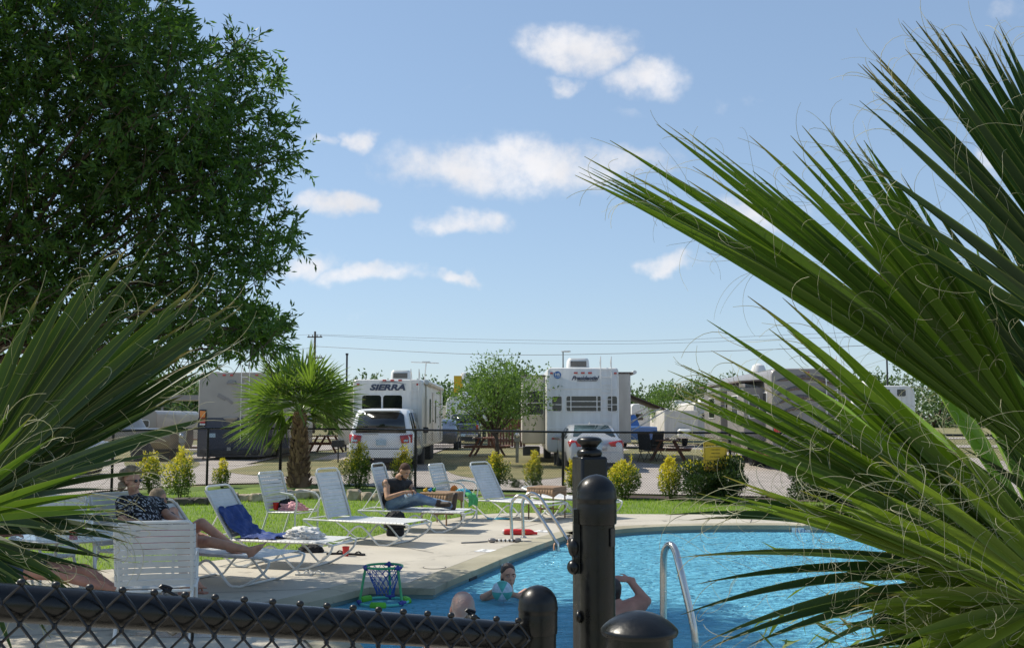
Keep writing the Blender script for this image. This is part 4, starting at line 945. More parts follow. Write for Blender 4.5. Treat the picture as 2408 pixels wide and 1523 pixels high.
dr = MB(); dr.loft([[(w / 2 + .004, 4.6 + a, 1.65 + c) for a, c in rrect(.68, 1.85, .1)], [(w / 2 + .03, 4.6 + a, 1.65 + c) for a, c in rrect(.66, 1.83, .1)]]); d_ = dr.build('door', M['rv_side'], t); hn = MB(); hn.box((w / 2 + .05, 4.34, 1.5), (.03, .1, .06)); hn.build('handle', M['dark'], d_)
aw = MB(); aw.tube([(w / 2 + .09, .5, zt - .06), (w / 2 + .09, 8.8, zt - .06)], .085, 10); aw.build('awning_roll', M['rv_white'], t)
for yy_ in (.7, 8.4): b = MB(); b.bar((w / 2 + .05, yy_, .7), (w / 2 + .05, yy_, zt - .15), .06, .05); b.build('awning_arm', M['rv_side'], t)
sk = MB(); sk.loft([[(x, yy_, z) for x, z in rrect(.8, 1.9, .08, 4, -1.52, 1.62)] for yy_ in (3.6, 1.5, 1.46)][::1]); so_ = sk.build('slide_out', M['rv_side'], t); window(so_, -1.60, 1.78, .42, .36, y=1.44, r=.09)
for i, yy_ in enumerate((4.8, 5.7)):
    for s in (-1, 1): wheel(t, s * 1.02, yy_, .36)
lights(t, (-1.0, 1.0), .85, w=.14, name='tail_light')

# tall white trailer lettered Presidential
Y_ = 36.0; g = gz(Y_); t = thing('travel_trailer', 'tall white trailer lettered Presidential with a blue round emblem and roof ladder', 'trailer', ((1287 + 1454) / 2 / FPX * Y_ - 1204 / FPX * Y_, Y_, g))
w = 2.42; zt = CAMH + (HZ - 865) / FPX * Y_ - g; rv_body(w, 10.5, .45, zt, .10, 'body', M['rv_white'], t, crown=.04)
b = MB(); b.box((0, -.004, zt - .70), (w - .06, .02, .02)); b.box((0, -.004, zt - 2.02), (w - .06, .025, .03)); b.box((-w / 2 + .02, -.004, zt / 2 + .2), (.05, .03, zt - .9)); b.box((w / 2 - .02, -.004, zt / 2 + .2), (.04, .03, zt - .9)); b.build('trim_strip', M['white'], t)
put_text(t, 'Presidential', .19, (.06, -.02, zt - .35), M['text_navy'], shear=.45, sx=1.0, bold=.006)
b = MB(); b.box((.14, -.018, zt - .44), (.66, .008, .014)); b.build('underline_decal', M['text_navy'], t)
lg = MB(); lg.lathe([(.125, 0), (.125, .014), (.01, .014)], (-.86, -.004, zt - .24), 28, Matrix.Rotation(PI / 2, 3, 'X')); lo = lg.build('round_emblem', M['decal_blue'], t); put_text(lo, 'HR', .13, (-.86, -.028, zt - .23), M['white'], bold=.004)
b = MB(); b.tube(bez((-.94, -.024, zt - .30), (-.86, -.024, zt - .35), (-.77, -.024, zt - .28), 6), .006, 5); b.build('swoosh_decal', M['white'], lo)
lights(t, (-.24, 0, .24), zt - .17); lights(t, (-1.06, 1.10), zt - .18, w=.09)
window(t, -.88, zt - 1.21, .32, .50, bars_h=(-.03,), r=.06); window(t, .99, zt - 1.21, .32, .50, bars_h=(-.03,), r=.06); window(t, 0.03, zt - 1.21, 1.18, .50, bars_h=(.08, -.10), bars_v=(-.44, .44), r=.06)
ladder(t, .78, 1.35, zt + .02, .36, n=8); ac(t, -.1, 1.2, zt + .03, .78, .9, .34)
for yy_ in (1.6,): b = MB(); b.box((.95, yy_, zt + .03), (.4, .4, .08)); b.build('roof_vent', M['rv_white'], t)
sk = MB(); sk.box((-1.62, 4.4, 1.90), (.84, 4.2, 2.42)); so_ = sk.build('slide_out', M['rv_side'], t, bevel=.04)
tp = MB(); tp.box((-1.50, 4.4, 3.13), (1.1, 4.3, .04)); tp.build('slide_topper', M['awning'], so_)
window(so_, -1.56, 2.15, .56, .84, y=2.285, bars_h=(0,), r=.05)
sk = MB(); sk.box((1.46, 3.6, 1.95), (.60, 4.6, 2.44)); so2 = sk.build('slide_out', M['rv_side'], t, bevel=.04)
tp = MB(); tp.box((1.50, 3.6, 3.19), (.75, 4.7, .04)); tp.build('slide_topper', M['awning'], so2)
b = MB(); b.tube([(1.90, 1.2, 3.2), (1.90, 6, 3.2)], .07, 8); b.build('awning_roll', M['rv_white'], t)
lights(t, (-.95, .95), .92, w=.22, name='tail_light')
for yy_ in (5.6, 6.6):
    for s in (-1, 1): wheel(t, s * 1.02, yy_, .38)
for s in (-1, 1): b = MB(); b.box((s * .85, .6, .25), (.22, .35, .5)); b.build('rear_stabiliser', M['dark'], t)
b = MB(); b.box((-1.7, 3.0, .42), (.6, 1.4, .3)); b.build('underframe', M['dark'], t)
aw = MB(); y1, y2 = 2.6, 6.2; aw.add([(1.78, y1 + 2, 2.62), (1.78, y2 + 2, 2.62), (3.45, y2 + 2.4, 2.02), (3.55, y1 + 2.2, 1.92)], [(0, 1, 2, 3)]); aw.build('awning', M['awning'], t, solid=.03)
b = MB(); b.tube([(3.55, y1 + 2.1, 1.92), (3.45, y2 + 2.4, 2.02)], .05, 8); b.build('awning_roll', M['rv_white'], t)
for yy_, dz in ((y1 + 2.1, 0), (y2 + 2.4, .1)):
    b = MB(); b.bar((1.80, yy_, .9), (3.55, yy_, 1.95 + dz), .05, .04); b.bar((1.80, yy_, 1.35), (3.3, yy_, 1.98 + dz), .04, .03); b.bar((1.80, yy_, 1.2), (2.9, yy_, .35), .04, .03); b.build('awning_arm', M['white'], t)

# navy and tan motorhome
Y_ = 40; g = gz(Y_); t = thing('motorhome', 'tan over navy motorhome behind the palm, seen from the rear', 'motorhome', ((468 + 622) / 2 / FPX * Y_ - 1204 / FPX * Y_, Y_, g))
w = 2.46; zt = CAMH + (HZ - 876) / FPX * Y_ - g; rv_body(w, 10, 1.55, zt, .16, 'body', M['rv_tan'], t, crown=.05)
b = MB(); b.loft([[(x, yy_, z) for x, z in rrect(w * .995, 1.45, .04, 3, 0, .85)] for yy_ in (9.9, .02, -.015)]); b.build('lower_body', M['navy'], t)
b = MB(); b.poly([(x, -.020, z) for x, z in [(-.3, 1.6), (-.24, 1.52), (0, 1.40), (.24, 1.52), (.3, 1.6)]][::1]); b.build('chevron_trim', M['rv_tan'], t, solid=.01)
lights(t, (-1.02, -.28, 0, .95), zt - .10, w=.12)
for s in (-1, 1):
    fr = MB(); fr.loft([[(s * 1.04 + a, yy_, 1.57 + c) for a, c in rrect(.28, .62, .05)] for yy_ in (.05, -.03)]); fo = fr.build('tail_light_housing', M['dark'], t)
    for dz, mt_, hh in ((.14, 'amber_lens', .24), (-.10, 'red_lens', .2), (-.24, 'white', .06)): b = MB(); b.box((s * 1.04, -.045, 1.57 + dz), (.20, .03, hh)); b.build('lens', M[mt_], fo, bevel=.01)
ladder(t, .55, .85, zt - .1, .30, n=10)
b = MB(); b.box((-.70, -.025, .92), (.30, .012, .15)); b.build('license_plate', M['plate'], t)
b = MB(); b.box((0, -.07, .30), (2.2, .14, .2)); b.build('bumper', M['dark'], t, bevel=.03); b = MB(); b.box((0.0, -.12, .42), (.14, .12, .12)); b.build('hitch', M['galv'], t)
hd = MB(); hd.loft([[(-.18, -.012, zt - .42), (.22, -.012, zt - .42), (.15, -.012, zt - .30), (-.10, -.012, zt - .30)], [(-.15, -.07, zt - .42), (.19, -.07, zt - .42), (.12, -.05, zt - .31), (-.07, -.05, zt - .31)]]); hd.build('camera_hood', M['rv_grey'], t)
for (x, z, a, ww, hh) in ((-.35, 2.35, .5, .34, .14), (-.05, 2.2, .7, .3, .10)): dc_ = MB(); dc_.box((x, -.012, z), (ww, .01, hh), rot=Matrix.Rotation(a, 3, 'Y')); dc_.build('swirl_decal', M['rv_grey'], t)
sk = MB(); sk.box((1.55, 3.2, 1.65), (.7, 3.4, 1.7)); sk.build('slide_out', M['rv_tan'], t, bevel=.03); sk = MB(); sk.box((1.55, 3.2, .65), (.64, 3.3, .5)); sk.build('slide_skirt', M['navy'], t)
for s in (-1, 1): wheel(t, s * 1.0, 2.6, .45, .45, .5)
b = MB(); b.tube([(-1.1, 2, zt), (-1.1, 2, zt + .12)], .1, 8); b.build('roof_vent', M['rv_tan'], t)

# grey and brown motorhome on the right
Y_ = 33.2; g = gz(Y_); t = thing('motorhome', 'grey motorhome with brown swirls and dark slide awnings behind the palm fronds', 'motorhome', ((1812 + 2000) / 2 / FPX * Y_ - 1204 / FPX * Y_, Y_, g))
w = 2.5; zt = CAMH + (HZ - 867) / FPX * Y_ - g; rv_body(w, 11, .35, zt, .22, 'body', M['rv_grey'], t, crown=.04)
sw = MB()
def swirl(pts, hh):
    sw = MB()
    P = smooth_path(pts, 5); n_ = len(P); a = [p + Vector((0, 0, hh * math.sin(PI * i / (n_ - 1)) ** .6)) for i, p in enumerate(P)]; c = [p - Vector((0, 0, hh * .5 * math.sin(PI * i / (n_ - 1)) ** .6)) for i, p in enumerate(P)]
    for i in range(n_ - 1): sw.add([a[i], c[i], c[i + 1], a[i + 1]], [(0, 1, 2, 3)])
    sw.build('swirl_decal', M['rv_brown'], t, solid=.004)
for dz in (0, .28, .62): swirl([(-1.1, -.016, zt - .85 - dz), (-.5, -.018, zt - .62 - dz), (.2, -.018, zt - .72 - dz), (1.15, -.016, zt - 1.15 - dz)], .09)
swirl([(-1.1, -.017, zt - .38), (0, -.019, zt - .30), (1.12, -.017, zt - .62)], .10)
pass
lights(t, (-.7, -.1, .5), zt - .13, w=.12); ladder(t, .62, .9, zt, .34, n=8)
for s in (-1, 1):
    b = MB(); b.box((s * 1.08, -.02, 1.30), (.20, .05, .34)); b.build('tail_light', M['red_lens'], t, bevel=.02); b = MB(); b.box((s * 1.08, -.02, 1.06), (.20, .05, .1)); b.build('turn_signal', M['amber_lens'], t, bevel=.02)
for (yy_, ln, zz) in ((2.3, 2.6, 2.2), (6.4, 3.2, 2.2)):
    sk = MB(); sk.box((-1.55, yy_, 1.75), (.7, ln, 1.75)); so_ = sk.build('slide_out', M['rv_grey'], t, bevel=.04)
    window(so_, 0, 2.0, ln * .35, .7, side=side_m(-1.9, yy_, -1), r=.05); window(so_, -1.56, 2.0, .3, .7, y=yy_ - ln / 2 - .012, r=.04)
    aw = MB(); aw.box((-1.65, yy_, 2.82), (.85, ln + .2, .05), rot=Matrix.Rotation(-.06, 3, 'Y')); aw.build('slide_topper', M['awning'], so_)
for yy_ in (.9, 4.2): window(t, 0, 2.05, .7, .75, side=side_m(-1.25, yy_, -1), r=.05)
for s in (-1, 1): wheel(t, s * 1.02, 3.0, .45, .45, .5)
b = MB(); b.lathe([(.28, 0), (.28, .1), (.2, .3), (.05, .38)], (-.7, 4, zt), 16); b.build('satellite_dome', M['rv_white'], t)
b = MB(); b.box((-1.3, 1.2, .6), (.05, 2, .5)); b.build('lower_trim', M['redwood'], t)

# far trailers and campers
def camper(name, label, px0, px1, ytop, Y, l, mat='rv_white', z0=.5, r=.2, wins=(), front=True, side=0, group=None):
    g = gz(Y); x0, x1 = (px0 - 1204) / FPX * Y, (px1 - 1204) / FPX * Y; t = thing(name, label, 'trailer', ((x0 + x1) / 2, Y, g), side, group)
    zt = CAMH + (HZ - ytop) / FPX * Y - g; w = x1 - x0; rv_body(w, l, z0, zt, r, 'body', M[mat], t, crown=.06)
    for (cx, cz, ww, hh) in wins: window(t, cx * w, z0 + cz * (zt - z0), ww * w, hh * (zt - z0), r=.06)
    for s in (-1, 1): wheel(t, s * (w / 2 - .18), l * .6, .35)
    return t, w, zt
t, w, zt = camper('fifth_wheel_trailer', 'white bulbous nosed trailer hitched behind the dark pickup', 1049, 1140, 932, 74, 9, z0=1.0, r=.5, wins=((.35, .3, .2, .3),))
b = MB(); b.ell((-.3, .1, zt - 1.0), (.85, .25, .7)); b.build('nose_cap', M['rv_white'], t); b = MB(); b.ell((-.2, 1.5, zt + .15), (.35, .4, .25)); b.build('satellite_dome', M['rv_white'], t)
t, w, zt = camper('travel_trailer', 'pale travel trailer with low body right of the small round tree', 1584, 1626, 942, 72, 8, wins=((0, .6, .5, .2),), r=.1)
t, w, zt = camper('camper', 'cream camper with wide rear window beside the grey motorhome', 1629, 1706, 946, 62, 7, mat='rv_side', wins=((.1, .60, .72, .2),), r=.25)
put_text(t, 'Prowler', .2, (.15, -.02, zt - .42), M['text_navy'], shear=.3); lights(t, (-.5, .5), zt - .15); ac(t, 0, 2, zt, .6, .8, .3)
t, w, zt = camper('travel_trailer', 'white trailer seen under the brown awning behind the round tree', 1484, 1545, 950, 66, 8, wins=((-.2, .6, .3, .2), (.3, .55, .18, .25)), r=.2)
t, w, zt = camper('travel_trailer', 'long low white trailer half hidden behind the wood picnic table at right', 1560, 1640, 965, 58, 6, wins=(), r=.08, mat='rv_side')
b = MB(); b.box((0.1, -.35, .75), (.7, .6, .5)); b.build('propane_cover', M['rv_white'], t, bevel=.1)
t, w, zt = camper('camper', 'white camper with rows of small windows seen between the right palm fronds', 2003, 2150, 908, 48, 7, wins=((-.28, .88, .16, .13), (.02, .88, .16, .13), (.28, .88, .14, .13), (-.3, .42, .14, .22), (.02, .42, .14, .22), (.36, .45, .12, .22)), r=.35)
b = MB(); b.box((0, -.3, 1.05), (w * .95, .5, 1.1)); b.build('cab_nose', M['car_white'], t, bevel=.15); b = MB(); b.box((-.3, -.58, .9), (w * .25, .05, .22)); b.build('grille', M['dark'], t); ac(t, 0, 2, zt + .05, .6, .8, .25)
t, w, zt = camper('travel_trailer', 'white trailer behind the dark windshield truck beside the left frond', 300, 372, 966, 44, 6, wins=((.1, .6, .3, .2),), r=.15, mat='rv_tan')
t, w, zt = camper('travel_trailer', 'white trailer partly seen left of the sierra lettered trailer', 1036, 1050, 955, 80, 6, wins=(), r=.08, mat='rv_side')

# ---------------- cars ----------------
def car(name, label, cat, px, Y, mat, L_, w, belt, top, zb=.28, rear=(.12, .55, 1.6), roof_end=.62, tw=.80, suv=False, bed=False, rz=0, details=True):
    """rear faces -Y. rings along y: (y, zlow, zbelt, ztop, halfwidth, roof halfwidth)"""
    g = gz(Y); t = thing(name, label, cat, ((px - 1204) / FPX * Y, Y, g), rz); hw = w / 2; hr = hw * tw
    if suv: st = [(0.0, zb + .22, belt - .10, belt - .05, hw * .90, hw * .84), (.06, zb + .05, belt, belt + .10, hw * .97, hw * .90), (.20, zb, belt, top - .22, hw, hr * 1.03), (.42, zb, belt, top - .03, hw, hr), (.9, zb, belt, top, hw, hr), (L_ * .5, zb, belt, top, hw, hr), (L_ * .62, zb, belt, top - .06, hw, hr * .98), (L_ * .76, zb, belt, belt + .1, hw, hr * 1.08), (L_ * .97, zb, belt - .15, belt - .1, hw * .94, hw * .85), (L_, zb + .15, belt - .3, belt - .28, hw * .88, hw * .8)]
    elif bed: st = [(0, zb + .1, belt - .04, belt, hw * .96, hw * .93), (.06, zb, belt, belt + .03, hw, hw * .96), (1.85, zb, belt, belt + .03, hw, hw * .96), (1.9, zb, belt, belt + .08, hw, hr * 1.12), (2.2, zb, belt, top - .02, hw, hr), (3.3, zb, belt, top, hw, hr), (4.0, zb, belt, belt + .08, hw, hr * 1.12), (L_ - .2, zb, belt - .05, belt, hw * .95, hw * .85), (L_, zb + .15, belt - .25, belt - .2, hw * .9, hw * .8)]
    else: st = [(0, zb + .12, belt - .12, belt - .06, hw * .86, hw * .74), (.08, zb, belt - .03, belt + .03, hw * .95, hw * .82), (.55, zb, belt, belt + .07, hw * .99, hw * .84), (.95, zb, belt, top - .20, hw, hr * 1.04), (1.35, zb, belt, top - .03, hw, hr), (2.2, zb, belt, top, hw, hr), (2.7, zb, belt, top - .06, hw, hr), (3.4, zb, belt, belt + .05, hw, hr * 1.1), (L_ - .2, zb, belt - .15, belt - .12, hw * .95, hw * .8), (L_, zb + .15, belt - .3, belt - .28, hw * .85, hw * .7)]
    rings = []
    for (y, z0, zb_, zt_, h, r) in st:
        half = [(h * .90, z0), (h * .985, z0 + .10), (h, z0 + (zb_ - z0) * .5), (h * .985, zb_ - .06), (h * .955, zb_), ((h * .94 + r) / 2, (zb_ + zt_) / 2), (r, zt_ - min(.08, (zt_ - zb_) * .3)), (r - .07, zt_ - .012), (r * .45, zt_ + .010)]
        ring = [(x, y, z) for x, z in half] + [(-x, y, z) for x, z in half[::-1]]; rings.append(ring)
    b = MB(); b.loft(rings[::-1]); b.build('body', M[mat], t, ang=50)
    # side glass
    i0, i1 = (3, 6) if suv else ((4, 6) if bed else (3, 6))
    for s in (-1, 1):
        gq = MB()
        for i in range(i0, i1):
            a, c = st[i], st[i + 1]
            def q(e, f):
                h, r = e[4], e[5]; xx = h * .955 * (1 - f) + r * f; return (s * (xx + .012), e[0], e[2] + .03 + (e[3] - e[2] - .12) * f)
            gq.add([q(a, 0.02), q(c, .02), q(c, .95), q(a, .95)], [(0, 1, 2, 3) if s > 0 else (3, 2, 1, 0)])
        gq.build('side_window', M['glass_dark'], t, solid=.008)
    for y in ((L_ * .20), (L_ * .78)):
        for s in (-1, 1):
            a = MB(); rr = .36 if (suv or bed) else .31; a.lathe([(rr * 1.22, -.03), (rr * 1.22, .03), (.01, .03)], (s * (hw - .035), y, rr * 1.02), 20, Matrix.Rotation(PI / 2, 3, 'Y')); a.build('wheel_arch', M['dark'], t)
            wheel(t, s * (hw - .11), y, rr, rr, .25)
    return t
def plate(t, x, y, z, txt=None):
    b = MB(); b.box((x, y, z), (.32, .012, .17)); b.build('license_plate', M['plate'], t, bevel=.004)
# white SUV
t = car('parked_car', 'white suv with black rear window parked behind the sierra trailer', 'car', 897, 33.6, 'car_white', 5.0, 2.06, 1.15, 1.93, zb=.34, suv=True)
b = MB(); P = [(-.80, 1.16), (.80, 1.16), (.70, 1.74), (.60, 1.80), (-.60, 1.80), (-.70, 1.74)]
def rear_y(z): return .045 + (z - 1.15) * .33 - (0.03 if z > 1.2 else .0)
b.add([(x, rear_y(z) - .035, z) for x, z in P], [tuple(range(6))]); b.build('rear_window', M['glass_dark'], t, solid=.02)
b = MB(); b.box((0, -.06, 1.90 - .04), (1.15, .3, .04)); b.v = [(x, y + .30, z) for x, y, z in b.v]; b.build('spoiler', M['car_white'], t, bevel=.015)
for s in (-1, 1):
    b = MB(); b.add([(s * .60, -.035, 1.08), (s * .99, .06, 1.12), (s * .98, .05, .86), (s * .66, -.045, .84)], [(0, 1, 2, 3)] if s < 0 else [(3, 2, 1, 0)]); lo = b.build('tail_light', M['red_lens'], t, solid=.05)
    b = MB(); b.box((s * .80, -.05, .92), (.14, .03, .07)); b.build('reverse_lamp', M['plate'], lo, bevel=.01)
    b = MB(); b.loft([[(s * 1.12 + a, 3.35, 1.22 + c) for a, c in rrect(.24, .20, .06)], [(s * 1.12 + a, 3.45, 1.22 + c) for a, c in rrect(.22, .18, .06)]]); b.build('mirror', M['dark'], t)
plate(t, .02, -.055, .86); b = MB(); b.box((0, -.02, .66), (1.75, .03, .02)); b.build('tailgate_gap', M['dark'], t); b = MB(); b.loft([[(x, y, z) for x, z in rrect(1.9, .26, .1, 3, 0, .52)] for y in (.12, -.09)]); b.build('bumper', M['car_white'], t)
b = MB(); b.box((.15, .05, .33), (.7, .25, .16)); b.box((0, .5, .25), (1.3, .8, .1)); b.build('underbody', M['dark'], t); b = MB(); b.box((-.32, -.055, 1.12), (.5, .012, .02)); b.build('handle', M['chrome'], t)
b = MB(); b.box((.74, -.10, .57), (.10, .012, .05)); b.build('reflector', M['red_lens'], t)
# silver sedan
t = car('parked_car', 'silver sedan parked tail out beside the tall white trailer', 'car', 1402, 32.6, 'car_silver', 4.5, 1.76, .98, 1.44, zb=.26, rz=R(3))
b = MB(); b.add([(x, y, z) for x, y, z in [(-.66, .60, 1.065), (.66, .60, 1.065), (.58, 1.02, 1.29), (.53, 1.33, 1.415), (-.53, 1.33, 1.415), (-.58, 1.02, 1.29)]], [(0, 1, 2, 5), (5, 2, 3, 4)]); b.build('rear_window', M['glass_tint'], t, solid=.012)
for s in (-1, 1):
    b = MB(); b.add([(s * .36, -.03, .90), (s * .76, .04, .97), (s * .86, .20, .92), (s * .82, .08, .76), (s * .44, -.02, .78)], [(0, 1, 2, 3, 4)] if s < 0 else [(4, 3, 2, 1, 0)]); b.build('tail_light', M['red_lens'], t, solid=.045)
    b = MB(); b.ell((s * .95, 2.9, 1.02), (.10, .06, .07)); b.build('mirror', M['car_silver'], t)
b = MB(); b.add([(-.36, -.022, .86), (.36, -.022, .86), (.30, -.028, .66), (-.30, -.028, .66)], [(3, 2, 1, 0)]); b.build('trunk_panel', M['car_silver'], t, solid=.03); plate(t, 0, -.045, .76)
b = MB(); b.loft([[(x, y, z) for x, z in rrect(1.62, .30, .1, 3, 0, .44)] for y in (.14, -.07)]); b.build('bumper', M['car_silver'], t); b = MB(); b.box((0, .05, .24), (1.3, .2, .1)); b.build('underbody', M['dark'], t)
b = MB(); b.box((0, -.018, .92), (.4, .01, .02)); b.build('trunk_handle', M['chrome'], t); b = MB(); b.ell((0, 1.75, 1.47), (.03, .08, .03)); b.build('antenna_fin', M['car_silver'], t)
# dark pickup
t = car('pickup_truck', 'dark blue pickup truck parked between the trailers, tail toward the pool', 'truck', 1089, 66, 'car_navy', 5.4, 1.95, 1.22, 1.88, zb=.5, bed=True)
b = MB(); b.add([(-.76, 1.90, 1.32), (.76, 1.90, 1.32), (.68, 2.12, 1.80), (-.68, 2.12, 1.80)], [(0, 1, 2, 3)]); b.build('rear_window', M['glass_dark'], t, solid=.02)
b = MB(); b.box((0, -.06, .56), (1.85, .16, .2)); b.build('bumper', M['chrome'], t, bevel=.03); plate(t, 0, -.16, .58)
for s in (-1, 1):
    b = MB(); b.box((s * .90, -.02, 1.02), (.14, .06, .34)); b.build('tail_light', M['red_lens'], t, bevel=.02); b = MB(); b.box((s * 1.14, 3.6, 1.34), (.22, .1, .24)); b.build('mirror', M['dark'], t, bevel=.03)
b = MB(); b.box((0, .1, .35), (1.2, .4, .25)); b.build('underbody', M['dark'], t)
# tan pickup and others on the left
t = car('pickup_truck', 'brownish pickup truck behind the fence left of the navy motorhome', 'truck', 432, 39.5, 'car_tan', 5.4, 1.9, 1.15, 1.85, zb=.45, bed=True, rz=R(80))
t = car('parked_car', 'grey car behind the fence almost covered by the left palm frond', 'car', 235, 25.0 + 6, 'car_silver', 4.4, 1.75, .95, 1.42, zb=.25, rz=R(70))
t = car('pickup_truck', 'blue pickup truck under the brown awning', 'truck', 1508, 56, 'car_blue', 5.2, 1.9, 1.1, 1.8, zb=.45, bed=True, rz=R(20))
t = car('parked_car', 'dark car parked past the far corner of the sierra lettered trailer', 'car', 1034, 53, 'car_navy', 4.6, 1.8, 1.0, 1.5, zb=.3)

# ---------------- picnic tables, chairs and lot furniture ----------------
def picnic(label, px, Y, rz, wd=1.8, group='redwood picnic tables on the dry grass'):
    g = gz(Y); t = thing('picnic_table', label, 'picnic table', ((px - 1204) / FPX * Y, Y, g), rz, group)
    b = MB(); [b.box((0, -.34 + .17 * i, .74), (wd, .155, .04)) for i in range(5)]; b.build('table_top', M['redwood'], t)
    for s in (-1, 1): b = MB(); [b.box((0, s * (.66 + .15 * i), .43), (wd, .14, .04)) for i in (0, 1)]; b.build('bench', M['redwood'], t)
    for s in (-1, 1):
        b = MB(); x = s * wd * .34
        for k in (-1, 1): b.bar((x, k * .62, 0), (x, k * .22, .72), .09, .04, up=(1, 0, 0))
        b.build('leg_frame', M['redwood'], t); b = MB(); b.bar((x + .045, -.85, .39), (x + .045, .85, .39), .04, .09); b.build('cross_beam', M['redwood'], t)
    return t
picnic('redwood picnic table seen end on below the young oak tree', 1146, 43, R(82))
picnic('redwood picnic table beside the folding chairs on the right', 1568, 40, R(80))
picnic('dark picnic table on the grass between the palm and the white suv', 770, 48, R(84))
picnic('dark picnic table beside the navy motorhome near the left frond', 452, 41, R(5))
def lawn_chair(label, px, Y, rz):
    g = gz(Y); t = thing('folding_chair', label, 'chair', ((px - 1204) / FPX * Y, Y, g), rz, 'folding chairs by the picnic table')
    b = MB(); b.box((0, 0, .40), (.48, .45, .025)); b.build('seat', M['dark'], t); b = MB(); b.box((0, .27, .76), (.46, .03, .66), rot=Matrix.Rotation(-.25, 3, 'X')); b.build('backrest', M['dark'], t)
    for sx in (-1, 1): 
        b = MB(); b.tube([(sx * .25, -.28, 0), (sx * .25, .30, .62)], .014, 6); b.tube([(sx * .25, .32, 0), (sx * .25, -.26, .60)], .014, 6); b.build('leg', M['dark'], t)
        b = MB(); b.box((sx * .26, 0, .61), (.05, .5, .03)); b.build('armrest', M['dark'], t)
lawn_chair('dark folding chair in front of the picnic table, facing away', 1520, 38.6, R(150)); lawn_chair('dark folding chair close to the picnic table under the awning', 1537, 40.2, R(200))
# yellow and white tower
Y_ = 110; t = thing('tank_tower', 'yellow panel and white tank rising behind the young oak', 'tower', ((1078 - 1204) / FPX * Y_, Y_, .2)); b = MB(); b.box((0, 0, 3.0), (.9, .6, 6.0)); 
b.v = b.v; b.build('column', M['yellow'], t); b = MB(); b.lathe([(.5, 5.2), (.5, 6.2), (.45, 6.3), (.1, 6.35)], (.75, 0, 0), 18); b.build('tank', M['rv_white'], t)
# brown wooden fence
Y_ = 57; x0 = (1150 - 1204) / FPX * Y_; x1 = (1232 - 1204) / FPX * Y_; t = thing('wooden_fence', 'brown board fence behind the young oak tree', 'fence', ((x0 + x1) / 2, Y_, gz(Y_)))
b = MB(); n_ = 13
for i in range(n_): b.box((x0 - (x0 + x1) / 2 + (x1 - x0) * i / (n_ - 1), 0, .78 + .012 * (i % 3)), ((x1 - x0) / n_ * .9, .03, 1.5))
b.box((0, -.03, 1.2), (x1 - x0, .04, .1)); b.box((0, -.03, .4), (x1 - x0, .04, .1)); b.build('board_panel', M['brown_fence'], t)
# utility pedestals
def pedestal(label, px, Y, w=.22, h=1.2):
    t = thing('utility_pedestal', label, 'pedestal', ((px - 1204) / FPX * Y, Y, gz(Y)), 0, 'grey utility pedestals'); b = MB(); b.box((0, 0, h * .35), (w * .5, .1, h * .7)); b.build('stand', M['galv'], t); b = MB(); b.box((0, -.02, h * .8), (w, .16, h * .38)); b.build('meter_box', M['galv'], t, bevel=.02); b = MB(); b.lathe([(.06, 0), (.08, .02), (.08, .08), (.05, .11)], (0, -.10, h * .82), 14, Matrix.Rotation(PI / 2, 3, 'X')); b.build('meter', M['chrome'], t)
pedestal('grey utility pedestal behind the variegated shrub beside the tall trailer', 1216, 38.0); pedestal('grey utility pedestal beside the picnic table left of the motorhome', 434, 37)
# small barbecue on a stand near the picnic table
t = thing('barbecue', 'black box barbecue on a thin post behind the palm trunk', 'barbecue', ((798 - 1204) / FPX * 38, 38, gz(38))); b = MB(); b.tube([(0, 0, 0), (0, 0, .55)], .025, 8); b.build('stand', M['dark'], t); b = MB(); b.box((0, 0, .68), (.42, .35, .25)); b.build('firebox', M['dark'], t, bevel=.02)
# shelter roof on the left
Y_ = 60; t = thing('shelter', 'grey flat roofed shelter glimpsed past the frond tips at left', 'shelter', ((430 - 1204) / FPX * Y_, Y_, .2)); b = MB(); b.box((0, 1, 2.75), (2.6, 3, .28)); b.build('roof', M['rv_grey'], t)
for sx in (-1, 1): b = MB(); b.box((sx * 1.1, 0, 1.3), (.1, .1, 2.62)); b.build('post', M['galv'], t)

# ---------------- utility pole, lamps and wires ----------------
Y_ = 120; up_ = at(741, 779, Y_); t = thing('utility_pole', 'wooden utility pole with crossarms rising behind the fan palm', 'utility pole', (up_.x, Y_, 0)); b = MB(); b.tube([(0, 0, 0), (0, 0, up_.z)], [.17, .11], 10); b.build('pole', M['wood_pole'], t)
for dz, wd in ((.65, 1.7), (3.0, 1.9)):
    b = MB(); b.box((0, -.12, up_.z - dz), (wd, .1, .12)); c = b.build('crossarm', M['wood_pole'], t)
    for s in (-.8, -.3, .3, .8): b = MB(); b.lathe([(.05, 0), (.07, .1), (.04, .2)], (s * wd / 2, -.12, up_.z - dz + .06), 8); b.build('insulator', M['rv_grey'], c)
def wire(label, pts, r=.02):
    P = smooth_path([at(*p) for p in pts], 8); t = thing('power_line', label, 'power line', P[0], 0, 'overhead power lines'); b = MB(); b.tube([p - P[0] for p in P], r, 4); b.build('cable', M['wire'], t)
wire('thin upper power line running from the pole top to the right', [(741,786,120),(1100,797,112),(1500,801,104),(1900,785,95),(2500,768,80)], .014)
wire('second upper power line running just below the first', [(741,788,120),(1100,804,112),(1500,808,104),(1900,795,95),(2500,782,80)], .014)
wire('lower thicker power line crossing above the trailers', [(741,814,120),(1130,833,100),(1500,830,92),(1900,818,84),(2500,790,74)], .022)
wire('faint power line leaving the pole to the left', [(741,786,120),(560,792,130),(300,790,140),(-200,780,150)], .014)
wire('low faint power line leaving the pole to the left', [(741,816,120),(560,838,115),(300,846,112),(-200,850,110)], .014)
